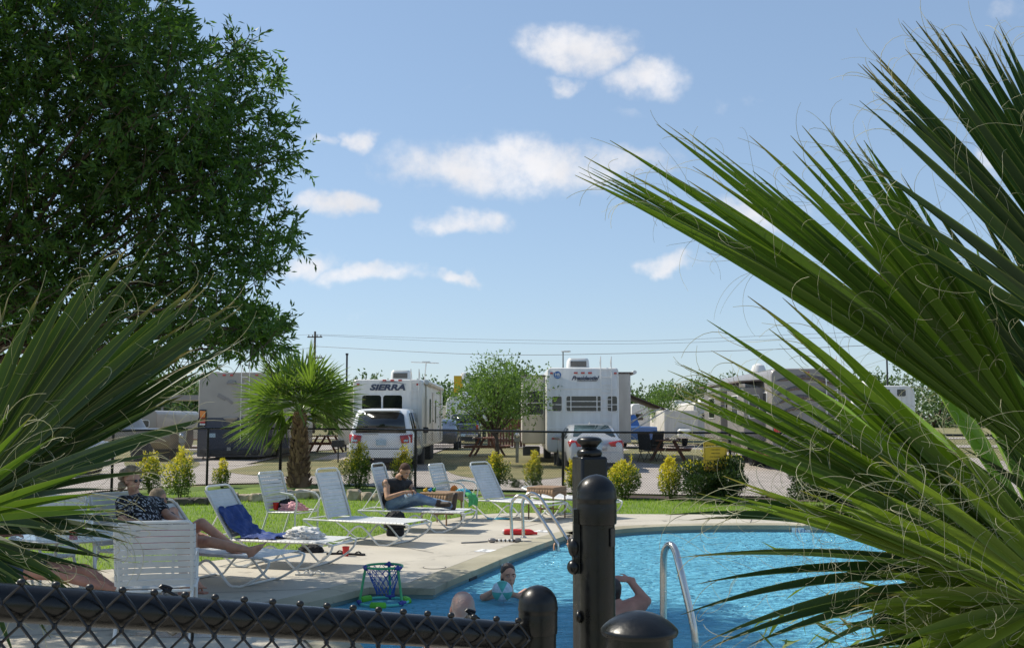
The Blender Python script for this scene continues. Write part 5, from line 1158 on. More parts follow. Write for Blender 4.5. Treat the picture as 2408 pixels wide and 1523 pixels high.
Y_ = 50; q = at(816, 834, Y_); t = thing('lamp_post', 'thin black pole beside the fan palm above the sierra trailer', 'lamp post', (q.x, Y_, gz(Y_))); b = MB(); b.tube([(0, 0, 0), (0, 0, q.z - gz(Y_))], .045, 8); b.build('pole', M['dark'], t); b = MB(); b.box((0, 0, q.z - gz(Y_) + .03), (.12, .12, .08)); b.build('cap', M['dark'], t)
Y_ = 85; q = at(1324, 826, Y_); t = thing('street_lamp', 'slim grey street lamp rising behind the tall white trailer', 'street lamp', (q.x, Y_, .2)); b = MB(); b.tube([(0, 0, 0), (0, 0, q.z - .2)], [.09, .05], 8); b.build('pole', M['galv'], t); b = MB(); b.loft([[(x0_, a, q.z - .2 + c) for a, c in rrect(.2 * s_, .12 * s_, .03)] for x0_, s_ in ((-.15, .5), (.1, 1), (.45, 1.1), (.62, .6))]); b.build('lamp_head', M['rv_white'], t)
Y_ = 60; q = at(2082, 905, Y_); t = thing('lamp_post', 'dark pole behind the white camper at right', 'lamp post', (at(2086, 860, Y_).x, Y_, gz(Y_))); b = MB(); b.tube([(0, 0, 0), (0, 0, 4.9)], .05, 8); b.build('pole', M['dark'], t); b = MB(); b.box((0, 0, 4.95), (.13, .13, .1)); b.build('cap', M['dark'], t)

# ---------------- yellow rules sign ----------------
Yk = gp(1683, 1180).y - .3; a0 = at(1683, 1107, Yk); t = thing('rules_sign', 'yellow rules sign with lines of small black text in front of the dark bush', 'sign', (a0.x, Yk, 0)); sc_ = Yk / FPX
hh = 68 * sc_ * 1.0; ww = 54 * sc_; zc = a0.z + hh / 2
b = MB(); b.tube([(0, .03, -.05), (0, .03, a0.z + hh * .7)], .016, 8); b.build('post', M['black'], t)
b = MB(); b.loft([[(x, y, z) for x, z in rrect(ww, hh, .03, 3, 0, zc)] for y in (.012, 0)]); pn = b.build('panel', M['yellow'], t)
bd = MB(); bd.box((0, -.004, zc - hh / 2 + .02), (ww * .92, .004, .006)); bd.box((0, -.004, zc + hh / 2 - .02), (ww * .92, .004, .006)); bd.box((-ww / 2 + .02, -.004, zc), (.006, .004, hh * .93)); bd.box((ww / 2 - .02, -.004, zc), (.006, .004, hh * .93)); bd.build('border', M['text_black'], pn)
for i, (tx, sz) in enumerate((('POOL RULES', .07), ('1 NO DIVING', .034), ('2 NO GLASS', .034), ('3 NO RUNNING', .034), ('4 NO LIFEGUARD ON DUTY', .034), ('5 NO CHILDREN WITHOUT ADULT', .034), ('SHOWER BEFORE ENTERING POOL', .034))):
    put_text(t, tx, sz, (0, -.006, zc + hh / 2 - .09 - i * .075), M['text_black'], ext=.001)
b = MB(); b.box((-ww / 2 + .06, -.006, zc - hh / 2 + .07), (.05, .004, .012), rot=Matrix.Rotation(.8, 3, 'Y')); b.box((-ww / 2 + .06, -.007, zc - hh / 2 + .07), (.05, .004, .012), rot=Matrix.Rotation(-.8, 3, 'Y')); b.build('warning_mark', M['red_lens'], pn)

# ---------------- edging stones ----------------
def stone(label, x, y, w, h, mat, grp, z=0):
    bm = bmesh.new(); bmesh.ops.create_icosphere(bm, subdivisions=3, radius=.5); r1 = random.random() * 50
    from mathutils import noise as mn
    for v in bm.verts:
        n = v.co.normalized(); k = 1 + .35 * mn.noise(n * 1.6 + Vector((r1, 0, 0))) + .12 * mn.noise(n * 5 + Vector((0, r1, 0))); v.co = Vector((max(-.42, min(.42, v.co.x * k)), max(-.4, min(.4, v.co.y * k)), max(-.36, min(.36, v.co.z * k))))
        v.co = Vector((v.co.x * w * 1.15, v.co.y * w * .8, (v.co.z + .25) * h * 1.4))
    me = bpy.data.meshes.new('edging_stone'); bm.to_mesh(me); bm.free(); me.materials.append(M[mat]); me.polygons.foreach_set('use_smooth', [True] * len(me.polygons)); me.set_sharp_from_angle(angle=R(30))
    o = bpy.data.objects.new('edging_stone', me); C.objects.link(o); o.location = (x, y, z); o.rotation_euler = (0, 0, random.uniform(-.4, .4)); tag(o, label, 'stone', grp)
gr = 'pale rocks edging the palm bed'; xs = [(538,1176,.42,.20),(575,1176,.30,.16),(604,1178,.30,.20),(640,1173,.3,.16),(672,1171,.36,.22),(712,1171,.36,.24),(752,1171,.42,.24),(792,1172,.36,.2),(833,1174,.34,.26),(864,1175,.28,.2),(890,1176,.26,.18),(910,1172,.26,.2),(780,1150,.3,.2)]
lb = ['wide pale flat rock at the outer end of the palm bed','small brown tinted rock next to the flat end rock','pale rock behind the back of the armchair holding the bag','low pale rock in front of the palm, partly behind the armchair back','pale rock just in front of the palm trunk','rounded pale rock at the middle of the palm trunk foot','broad pale rock between the palm trunk and tall lounger back','pale rock hidden behind the tall slatted lounger back','large rough pale rock under the tall brown based shrub','rough pale rock beside the shrub base behind the lounger','small pale rock next to the seated man back','small pale rock behind the seated man','reddish pale rock behind the palm trunk foot']
for (x, y, w, h), l in zip(xs, lb): p = gp(x, y); stone(l, p.x, p.y, w, h, 'rock', gr)
gr = 'dark stones edging the shrub bed near the women'
for i, x in enumerate((300, 345, 390, 432, 468, 500)): p = gp(x, 1186 - abs(x - 400) * .02); stone(['dark edging stone at the outer end behind the seated woman','dark edging stone under the first yellow shrub','dark edging stone under the full yellow shrub','dark edging stone just past the full yellow shrub','dark edging stone near the towel lounger back','dark edging stone beside the palm bed rocks'][i], p.x, p.y, .42, .16, 'rock_dark', gr)
# ---------------- pool furniture ----------------
def straps(b, p0, p1, wv, n, sw=.05, th=.006, wrap=.016):
    """n vinyl straps between two side rails; p0->p1 along the rail centre, wv = half width vector"""
    p0, p1, wv = Vector(p0), Vector(p1), Vector(wv); d = (p1 - p0); L_ = d.length; d.normalize(); nn = d.cross(wv).normalized()
    for i in range(n):
        c = p0 + d * (L_ * (i + .5) / n); h = d * sw / 2; ring = []
        for (s, up) in ((-1.0, -.5), (-1.04, .2), (-1.0, .9), (-.5, .72), (0, .62), (.5, .72), (1.0, .9), (1.04, .2), (1.0, -.5)): ring.append(c + wv * s * (1 + (.018 / wv.length) * (abs(s) > .9)) + nn * up * .018)
        k = len(b.v); b.v += [tuple(q - h) for q in ring] + [tuple(q + h) for q in ring]; m = len(ring)
        b.f += [(k + j, k + j + 1, k + m + j + 1, k + m + j) for j in range(m - 1)]; b.mi += [0] * (m - 1)
def chaise(label, near, rz, th, bl=.76, group='white strap loungers on the pool deck', sl=1.27):
    rz = R(rz); org = Vector((near[0], near[1], 0)) + Vector((-math.sin(rz), math.cos(rz), 0)) * .31; t = thing('pool_lounger', label, 'lounger', org, rz, group)
    th = R(th); hw = .31; sh = .315; bd = Vector((-math.cos(th), 0, math.sin(th)))
    f = MB(); loop = [(0, -hw, sh), (sl * .5, -hw, sh), (sl, -hw, sh - .005), (sl + .05, -hw, sh - .04)]
    for s in (-1, 1):
        y = s * hw; f.tube(smooth_path([(-.42, y, sh), (0, y, sh), (sl * .6, y, sh), (sl, y, sh - .004), (sl + .06, y, sh - .05), (sl - .02, y, sh - .16), (sl - .24, y, .03), (sl - .34, y, .014), (sl - .44, y, .03), (sl - .62, y, .20), (sl - .74, y, sh - .055), (sl - .86, y, .20), (sl - 1.02, y, .03), (sl - 1.12, y, .014), (sl - 1.22, y, .03), (sl - 1.42, y, .16), (-.42, y, sh - .01)], 5), .0135, 8)
    for x, z in ((sl - .3, .016), (sl - 1.12, .016), (sl + .02, sh - .03), (-.42, sh), (0, sh)): f.tube([(x, -hw, z), (x, hw, z)], .0125, 8)
    f.build('frame', M['white_frame'], t)
    bf = MB(); top = bd * bl; P = [Vector((0, -hw + .03, sh)), Vector((0, -hw + .03, sh)) + bd * (bl - .08), Vector((0, -hw + .06, sh)) + bd * (bl - .015), Vector((0, -hw + .12, sh)) + bd * bl, Vector((0, hw - .12, sh)) + bd * bl, Vector((0, hw - .06, sh)) + bd * (bl - .015), Vector((0, hw - .03, sh)) + bd * (bl - .08), Vector((0, hw - .03, sh))]
    bf.tube(P, .0135, 8); bf.build('back_frame', M['white_frame'], t)
    if th > R(20):
        for s in (-1, 1):
            pb = MB(); pb.tube([Vector((0, s * (hw - .05), sh)) + bd * bl * .5, Vector((-.38, s * (hw - .03), sh - .02))], .009, 6)
            pb.build('back_prop', M['white_frame'], t)
    sb = MB(); straps(sb, (.03, 0, sh), (sl, 0, sh), (0, hw, 0), 21, .052); sb.build('seat', M['strap'], t, solid=.003, smooth=False)
    kb = MB(); kb_o = Vector((0, 0, sh)); straps(kb, kb_o + bd * .04, kb_o + bd * (bl - .05), (0, hw - .03, 0), 13, .048); kb.build('backrest', M['strap'], t, solid=.003, smooth=False)
    t['sh'] = sh; return t
c1 = chaise('white lounger with a blue towel and a crumpled white towel on it', (-3.35, 12.85), -17, 57, .74)
c2 = chaise('empty white lounger with tall raised back in front of the palm trunk', (-2.62, 15.3), -25, 71)
c3 = chaise('white lounger the man in the black shirt is sitting on', (-2.02, 16.85), -14, 73)
c4 = chaise('empty white lounger beside the pool ladder, before the narrow wicker table', (-.48, 19.0), -36, 60)
c5 = chaise('white lounger with its back laid nearly flat beside the wicker side table', (.62, 19.7), -50, 12)
c6 = chaise('white lounger with a bare legged woman lying on it behind the near chair', (-3.72, 11.66), -24, 48, .70)
def armchair(label, x, y, rz, group='white strap armchairs around the deck', lean=18):
    t = thing('armchair', label, 'chair', (x, y, 0), R(rz), group); hw = .28; f = MB()
    for s in (-1, 1):
        yy_ = s * hw; f.tube(smooth_path([(.27, yy_ * 1.02, 0), (.27, yy_ * 1.02, .35), (.29, yy_ * 1.02, .56), (.20, yy_ * 1.02, .645), (.0, yy_ * 1.02, .66), (-.22, yy_ * 1.02, .63), (-.30, yy_, .62)], 5), .0145, 8)
        f.tube([(-.20, yy_, .42), (-.36, yy_ * 1.02, 0)], .0145, 8)
    for x_ in (.27, -.24): f.tube([(x_, -hw, .38), (x_, hw, .38)], .012, 8)
    for s in (-1, 1): f.tube([(.27, s * hw, .395), (-.22, s * hw, .38)], .0135, 8)
    f.build('frame', M['white_frame'], t)
    ar = MB()
    for s in (-1, 1): ar.loft([[(a, s * hw * 1.02 + b_, z) for b_, z in ((-.022, zz - .006), (.022, zz - .006), (.022, zz + .006), (-.022, zz + .006))] for a, zz in ((.22, .66), (.0, .678), (-.2, .65))])
    a_ = None
    for s in (-1, 1):
        ar = MB(); ar.loft([[(a, s * hw * 1.02 + b_, z) for b_, z in ((-.022, zz - .006), (.022, zz - .006), (.022, zz + .006), (-.022, zz + .006))] for a, zz in ((.22, .656), (.0, .682), (-.2, .652))]); ar.build('armrest', M['white_frame'], t)
    le = R(90 + lean); bd = Vector((math.cos(le), 0, math.sin(le))); o = Vector((-.22, 0, .40)); bf = MB()
    bf.tube([o + Vector((0, -hw, -.02)), o + Vector((0, -hw, 0)) + bd * .56, o + Vector((0, -hw + .02, 0)) + bd * .585, o + Vector((0, hw - .02, 0)) + bd * .585, o + Vector((0, hw, 0)) + bd * .56, o + Vector((0, hw, -.02))], .0145, 8); bf.build('back_frame', M['white_frame'], t)
    b = MB(); straps(b, (-.20, 0, .385), (.26, 0, .395), (0, hw, 0), 8, .05); b.build('seat', M['strap'], t, solid=.003, smooth=False)
    b = MB(); straps(b, o + bd * .03, o + bd * .575, (0, hw, 0), 10, .047); b.build('backrest', M['strap'], t, solid=.003, smooth=False)
    return t
armchair('white armchair holding a black bag, pink cloth and red cup', -3.28, 16.0, -24)
armchair('white armchair with an orange ball and green blue towel on its seat', -.98, 18.85, -22)
armchair('white armchair seen from behind, nearest to the fence rail', -2.91, 8.9, 103, lean=22)
armchair('white armchair the woman in the patterned black blouse sits in', -3.97, 11.35, -36)
armchair('white armchair on the far side of the glass table behind the red cup', -4.75, 10.75, -105)
armchair('white armchair under the seated person whose legs reach past the table', -4.75, 9.25, -5)
# round glass table
tx, ty = -3.95, 9.75; t = thing('patio_table', 'round glass topped white table behind the near armchair', 'table', (tx, ty, 0)); b = MB(); b.lathe([(.53, .685), (.55, .70), (.53, .715), (.50, .715), (.50, .685)], (0, 0, 0), 36); b.build('rim', M['white_frame'], t)
gm_ = pm('frosted_glass', (.50, .62, .64), .12, var=.05, coat=.5); b = MB(); b.lathe([(.505, .700), (.505, .708), (.01, .708)], (0, 0, 0), 36); b.build('table_top', gm_, t)
for i in range(4): a = PI / 4 + i * PI / 2; b = MB(); b.tube([(math.cos(a) * .48, math.sin(a) * .48, 0), (math.cos(a) * .40, math.sin(a) * .40, .69)], .016, 8); b.build('leg', M['white_frame'], t)
def cup(label, x, y, z, h=.115, r=.046, mat='red_plastic', name='cup', cat='cup'):
    t = thing(name, label, cat, (x, y, z)); b = MB(); b.lathe([(r * .68, 0), (r * .97, h * .95), (r * 1.03, h * .95), (r * 1.03, h), (r * .93, h), (r * .65, .006)], (0, 0, 0), 20); b.build('shell', M[mat], t); b = MB(); b.lathe([(r * .92, h * .9), (.001, h * .9)], (0, 0, 0), 16); b.build('drink', M['white'], t); return t
p = at(172, 1268, 9.7); cup('red plastic cup on the glass table behind the frond tips', p.x, 9.7, .709, .12, .05)
p = gp(813, 1307); cup('red plastic cup standing on the deck under the towel lounger end', p.x, p.y, .003, .12, .048)
p = at(648, 1214, 15.95); cup('red plastic cup on the armchair seat beside the black bag', p.x, p.y, .41, .11, .045)
p = at(209, 1270, 9.6); t = thing('drink_bottle', 'silver drink bottle with cap standing on the glass table', 'bottle', (p.x, 9.6, .709)); b = MB(); b.lathe([(.034, 0), (.036, .01), (.036, .14), (.022, .17), (.022, .178)], (0, 0, 0), 20); b.build('body', M['steel'], t); b = MB(); b.lathe([(.024, .178), (.024, .21), (.02, .214)], (0, 0, 0), 16); b.build('cap', M['white'], t)
# wicker side tables
def wicker(label, x, y, rz, w=.56, h=.53):
    t = thing('side_table', label, 'side table', (x, y, 0), R(rz), 'tan wicker side tables'); b = MB(); b.box((0, 0, h - .02), (w, w, .04)); b.build('table_top', M['wicker'], t, bevel=.012)
    b = MB()
    for k in range(4):
        rt = rotz(k * PI / 2); n_ = 10; P = [rt @ Vector((-w / 2 + .012 + (w - .024) * i / n_, -w / 2 + .012, h - .035)) for i in range(n_ + 1)]; Q = [rt @ Vector((-w / 2 + .012 + (w - .024) * i / n_, -w / 2 + .012, h - .17 + .055 * math.sin(PI * i / n_))) for i in range(n_ + 1)]
        for i in range(n_): b.add([P[i], Q[i], Q[i + 1], P[i + 1]], [(0, 1, 2, 3)])
    b.build('apron', M['wicker'], t, solid=.018)
    for sx in (-1, 1):
        for sy in (-1, 1): b = MB(); b.tube([(sx * (w / 2 - .03), sy * (w / 2 - .03), 0), (sx * (w / 2 - .03), sy * (w / 2 - .03), h - .03)], .014, 8); b.build('leg', M['wicker'], t)
    b = MB(); b.box((0, 0, .17), (w - .08, .02, .02)); b.box((0, 0, .171), (.02, w - .08, .02)); b.build('stretcher', M['wicker'], t); return t
wicker('tan wicker side table behind the resting boots of the seated man', -1.18, 18.05, -28, .54, .535); wicker('tan wicker side table standing over the flat lounger', .62, 19.1, -28, .54, .56)
# toys on the wicker table
cols = {'toy_yellow': (.8, .5, .02), 'toy_blue': (.03, .25, .6), 'toy_green': (.05, .4, .06), 'toy_orange': (.85, .22, .02), 'towel_blue': (.015, .05, .22), 'towel_cyan': (.05, .40, .55), 'towel_green': (.08, .42, .12), 'pink': (.75, .38, .42), 'teal': (.08, .42, .36)}
for k, c in cols.items(): M[k] = pm(k, c, .6, var=.15, scale=14, bump=.5 if 'towel' in k or k == 'pink' else 0, bscale=60)
for i, (px_, m_, l_) in enumerate(((1000, 'toy_yellow', 'small yellow toy on the wicker table beside the seated man'), (1011, 'toy_blue', 'small blue toy on the wicker table among the bright toys'), (1020, 'toy_green', 'small green toy at the edge of the wicker table toys'))):
    q = at(px_, 1146, 18.0); t = thing('toy', l_, 'toy', (q.x, 18.0 + .02 * i, .535)); b = MB(); b.ell((0, 0, .028), (.035, .03, .028)); b.ell((.02, 0, .06), (.015, .02, .015)); b.build('toy_body', M[m_], t)
def cloth(name, label, cat, path, wv, mat, amp=.02, n=34, mth_=.006, seed=1, edge=.04, rough_=9):
    """towel draped along a path; wv half width"""
    from mathutils import noise as mn
    P = smooth_path(path, n // max(1, len(path) - 1)); wv = Vector(wv); mm = 20; V_ = []; F_ = []
    for i, p in enumerate(P):
        t = (P[min(i + 1, len(P) - 1)] - P[max(0, i - 1)]).normalized(); nn = t.cross(wv).normalized(); nn = nn if nn.z > 0 else -nn
        for j in range(mm + 1):
            u = 2 * j / mm - 1; q = p + wv * u * (1 + edge * 2 * mn.noise(Vector((i * .25, seed, 0)))); h = amp * (mn.noise(q * rough_ + Vector((0, seed, 0))) + .6 * mn.noise(q * rough_ * 2.3 + Vector((seed, 0, 0))) + .6)
            V_.append(q + nn * h + t * edge * mn.noise(Vector((u * 2, seed * 3, i * .02))))
    for i in range(len(P) - 1):
        for j in range(mm): F_.append((i * (mm + 1) + j, i * (mm + 1) + j + 1, (i + 1) * (mm + 1) + j + 1, (i + 1) * (mm + 1) + j))
    o = link_mesh(name, V_, F_, M[mat], ang=180, solid=mth_); return tag(o, label, cat)
def L2W(t, v): return Matrix.Translation(t.location) @ Matrix.Rotation(t.rotation_euler.z, 4, 'Z') @ Vector(v)
bd = Vector((-math.cos(R(57)), 0, math.sin(R(57)))); wdir = Matrix.Rotation(c1.rotation_euler.z, 3, 'Z') @ Vector((0, 1, 0))
cloth('towel', 'rumpled dark blue towel spread over the back and seat of the near lounger', 'towel', [L2W(c1, Vector((0, -.02, .335)) + bd * .40), L2W(c1, Vector((.02, -.02, .34)) + bd * .14), L2W(c1, (.10, -.02, .345)), L2W(c1, (.35, -.03, .335)), L2W(c1, (.60, -.05, .335))], wdir * .27, 'towel_blue', .035, seed=2.3, edge=.10)
from mathutils import noise as mn_
def crumple(name, label, cat, loc, r, mat, seed=0, k=.5, rz=0):
    bm = bmesh.new(); bmesh.ops.create_icosphere(bm, subdivisions=5, radius=1)
    for v in bm.verts:
        n = v.co.normalized(); d = 1 + k * mn_.noise(n * 2.2 + Vector((seed, 0, 0))) + k * .6 * (1 - 2 * abs(mn_.noise(n * 4.5 + Vector((0, seed, 0))))) ; z = n.z * d; z = max(z, -.35); v.co = Vector((n.x * d * r[0], n.y * d * r[1], (z + .35) * r[2]))
    me = bpy.data.meshes.new(name); bm.to_mesh(me); bm.free(); me.materials.append(M[mat]); me.polygons.foreach_set('use_smooth', [True] * len(me.polygons)); o = bpy.data.objects.new(name, me); C.objects.link(o); o.location = loc; o.rotation_euler = (0, 0, rz); return tag(o, label, cat)
M['towel_white'] = pm('towel_white', (.80, .79, .77), .9, var=.08, scale=20, bump=1, bscale=150)
crumple('towel', 'crumpled white towel lying in a heap on the lounger seat', 'towel', L2W(c1, (.78, .0, .33)), (.20, .15, .085), 'towel_white', 3.1, .45, -.2)
q = at(683, 1200, 16.0); crumple('bag', 'crumpled black bag on the armchair seat', 'bag', (q.x - .03, 16.05, .405), (.15, .12, .10), 'black_cloth', 5.2, .35)
crumple('cloth', 'pink cloth bundled on the armchair seat in front of the black bag', 'cloth', (q.x + .06, 15.9, .405), (.17, .09, .075), 'pink', 8.8, .45)
t = thing('ball', 'orange ball resting on the armchair seat near the wicker table', 'ball', (-1.02, 18.95, .41)); b = MB(); b.ell((0, 0, .09), (.07, .07, .09), n=20, m=14); b.build('ball_body', M['toy_orange'], t)
crumple('towel', 'cyan towel bunched on the armchair seat', 'towel', (-.86, 18.82, .405), (.13, .10, .085), 'towel_cyan', 4.2, .4); cloth('towel', 'green towel hanging off the armchair seat front', 'towel', [(-.84, 18.78, .46), (-.74, 18.70, .445), (-.69, 18.66, .38), (-.68, 18.65, .25)], (.07, .10, 0), 'towel_green', .02, seed=6)
p = gp(1172, 1220); cloth('mat', 'thin light blue swim mat lying flat on the deck', 'mat', [(p.x - .18, p.y + .05, .006), (p.x, p.y, .006), (p.x + .2, p.y - .05, .006)], (.03, .12, 0), 'towel_cyan', .012, seed=7)
# footwear
def sandal(label, px, y, rz, mat='black_cloth', L_=.27, z=.003, name='flip_flop', heel=False, group=None):
    p = gp(px, y); t = thing(name, label, 'sandal', (p.x, p.y, z), R(rz), group); P = [(L_ * a, w) for a, w in ((-.5, .0), (-.47, .025), (-.35, .036), (-.1, .032), (.15, .042), (.35, .046), (.46, .03), (.5, 0))]
    ring = [(x, w) for x, w in P] + [(x, -w) for x, w in P[-2:0:-1]]; b = MB(); b.loft([[(x, w, 0) for x, w in ring], [(x, w, .022) for x, w in ring]]); b.build('sole', M[mat], t, smooth=False)
    b = MB(); b.tube(smooth_path([(L_ * .0, -.036, .02), (L_ * .12, -.02, .045), (L_ * .28, 0, .03), (L_ * .12, .02, .045), (L_ * .0, .036, .02)], 4), .007, 6)
    if heel: b.tube(smooth_path([(-L_ * .2, -.034, .02), (-L_ * .38, 0, .05), (-L_ * .2, .034, .02)], 4), .006, 6)
    b.build('strap', M[mat], t); return t
sandal('black flip flop left of the red cup on the deck', 792, 1303, 10, group='black flip flops by the red cup'); sandal('black flip flop right of the red cup on the deck', 836, 1305, -15, group='black flip flops by the red cup')
M['sandal_white'] = pm('sandal_white', (.62, .60, .55), .6)
gsd = 'white sandals on the open deck'; sandal('pale strappy sandal left in the pair on the bare deck', 714, 1352, 8, 'sandal_white', .20, name='sandal', heel=True, group=gsd); sandal('pale strappy sandal right in the pair on the bare deck', 743, 1351, -12, 'sandal_white', .20, name='sandal', heel=True, group=gsd)
q = gp(728, 1300); crumple('shoe', 'black shoe with white sock lying under the towel lounger', 'shoe', (q.x, q.y + .1, .003), (.15, .08, .07), 'black_cloth', 1.2, .25, -.2); crumple('sock', 'white sock bundled on the black shoe under the lounger', 'sock', (q.x + .05, q.y + .16, .06), (.08, .06, .06), 'towel_white', 9.2, .3)
# backpack
q = at(930, 1222, 16.25); t = thing('backpack', 'black backpack slumped against the lounger beside the seated man', 'backpack', (q.x, 16.25, .0)); bk = crumple('pack_body', None, None, (0, 0, .12), (.15, .11, .17), 'black_cloth', 2.7, .22); bk.parent = t
b = MB(); b.tube(smooth_path([(-.08, -.10, .36), (-.14, -.13, .28), (-.13, -.13, .18)], 4), .012, 6); b.build('strap', M['black_cloth'], t); b = MB(); b.tube(smooth_path([(.08, -.11, .34), (.12, -.13, .25), (.08, -.12, .2)], 4), .012, 6); b.build('strap', M['black_cloth'], t)
b = MB(); b.box((0, 0, .06), (.26, .18, .12)); b.build('pack_base', M['black_cloth'], t, bevel=.03)
# red float, grey toy
p = gp(1222, 1257); t = thing('pool_float', 'red cylindrical float lying on the deck behind the ladder', 'float', (p.x, p.y, 0), R(-6)); b = MB(); b.tube([(-.26, 0, .045), (-.24, 0, .045), (-.18, 0, .045), (.15, 0, .045), (.19, 0, .04), (.22, 0, .03), (.27, 0, .025)], [.025, .040, .046, .046, .036, .022, .018], 14); b.build('float_body', M['red_plastic'], t); b = MB(); b.ell((.07, -.04, .05), (.03, .012, .022)); b.build('badge', M['toy_orange'], t); b = MB(); b.tube([(-.262, 0, .045), (-.235, 0, .045)], [.028, .042], 14); b.build('end_cap', M['towel_white'], t)
p = gp(1200, 1275); t = thing('pool_toy', 'grey ended toy with black and white beads lying by the ladder foot', 'toy', (p.x, p.y, 0), R(4)); b = MB(); b.ell((-.26, 0, .035), (.06, .04, .035)); b.ell((.1, 0.02, .035), (.06, .04, .035)); b.build('float_end', M['rv_grey'], t)
for i in range(9): b = MB(); b.ell((-.19 + i * .03, .0, .03), (.015, .022, .022), n=8, m=6); b.build('bead', M['white' if i % 2 else 'dark'], t)
b = MB(); b.tube(smooth_path([(-.32, 0, .02), (-.5, -.03, .012), (-.7, -.08, .01)], 4), .012, 6); b.build('cord', M['rv_grey'], t); b = MB(); b.tube(smooth_path([(.1, .05, .012), (.22, .08, .012), (.3, .03, .012), (.2, -.02, .012)], 4), .009, 6); b.build('loop', M['rv_grey'], t)

# ladders
def rail_path(t, pts, name='rail', r=.0235): b = MB(); b.tube(smooth_path(pts, 7), r, 14); return b.build(name, M['steel'], t, W=True)
t = thing('pool_ladder', 'stainless steel pool ladder with two arched rails beside the deck float', 'ladder', (.1, 15.6, 0))
for dx, dy in ((0, 0), (.17, .50)):
    rail_path(t, [(0.0 + dx, 15.45 + dy, -.02), (-.01 + dx, 15.45 + dy, .3), (-.015 + dx, 15.45 + dy, .48), (.02 + dx, 15.43 + dy, .60), (.12 + dx, 15.40 + dy, .66), (.24 + dx, 15.37 + dy, .60), (.34 + dx, 15.33 + dy, .46), (.60 + dx, 15.24 + dy, .06), (.65 + dx, 15.22 + dy, -.10), (.66 + dx, 15.22 + dy, -.9)])
    b = MB(); b.lathe([(.05, .003), (.05, .015), (.028, .03)], (dx, 15.45 + dy, 0), 16); b.build('escutcheon', M['steel'], t, W=True)
for z in (-.35, -.65): b = MB(); b.bar((.655, 15.22, z), (.83, 15.72, z), .08, .03); b.build('tread', M['white'], t, W=True)
t = thing('hand_rail', 'curved steel pool handrail rising between the black posts and palm', 'handrail', (1.06, 7.4, 0))
rail_path(t, [at(1561, 1900, 7.4), at(1560, 1560, 7.4), at(1560, 1400, 7.4), at(1560, 1330, 7.4), at(1563, 1295, 7.38), at(1574, 1280, 7.34), at(1587, 1292, 7.28), at(1600, 1340, 7.2), at(1626, 1450, 7.12), at(1634, 1500, 7.1), at(1636, 1560, 7.1), at(1636, 1900, 7.1)], r=.0245)
# deck markers and skimmer
def marker(label, px, y, w, h, txt, rz):
    p = gp(px, y); t = thing('depth_marker', label, 'marker', (p.x, p.y, .004), R(rz), 'white depth tiles set in the deck'); b = MB(); b.box((0, 0, .002), (w, h, .006)); b.build('tile', M['white'], t); me = text_mesh(txt, h * .55, .0005)
    for v in me.vertices: v.co = Vector((v.co.x, v.co.z, -v.co.y + .0065))
    me.materials.clear(); me.materials.append(M['rv_grey']); o = bpy.data.objects.new('lettering', me); C.objects.link(o); o.parent = t
marker('white depth tile in the deck near the swimmer, before the ladder', 1142, 1295, .26, .22, '5 FT', 68); marker('white depth tile in the deck behind the ladder', 1276, 1249, .26, .22, '5 FT', 68)
p = gp(1022, 1334); t = thing('access_cover', 'round skimmer lid flush in the deck near the pool corner', 'lid', (p.x, p.y, .003)); b = MB(); b.lathe([(.13, 0), (.128, .005), (.001, .006)], (0, 0, 0), 32); b.build('lid_plate', M['deck'], t); b = MB(); b.lathe([(.138, 0), (.138, .0035), (.131, .0035)], (0, 0, 0), 32); b.build('lid_ring', M['dark'], t)
a = Vector((*G2(1104, 1345), 0)); c_ = Vector((*G2(1178, 1314), 0)); d = (c_ - a).normalized(); nrm = Vector((d.y, -d.x, 0)); an = math.atan2(d.y, d.x)
t = thing('depth_tile', 'white waterline tile reading 5 FT under the coping', 'marker', a + d * 1.35 + nrm * .008 + Vector((0, 0, -.085)), an); b = MB(); b.box((0, 0, 0), (.30, .008, .13)); b.build('tile', M['white'], t); put_text(t, '5 FT', .10, (0, -.008, 0), M['text_black'], ext=.001, bold=.002)
t = thing('depth_tile', 'white waterline tile with depth figures on the far pool wall', 'marker', (4.75, 17.70, -.085), R(-6)); b = MB(); b.box((0, 0, 0), (.30, .008, .12)); b.build('tile', M['white'], t); put_text(t, '3 FT', .09, (0, -.008, 0), M['decal_blue'], ext=.001)
t = thing('skimmer_opening', 'dark skimmer opening in the waterline tiles below the deck lid', 'skimmer', a + d * .12 + nrm * .004 + Vector((0, 0, -.09)), an); b = MB(); b.box((0, 0, 0), (.26, .01, .12)); b.build('opening', M['dark'], t); b = MB(); b.box((0, -.008, .062), (.30, .012, .012)); b.build('lip', M['rv_grey'], t)

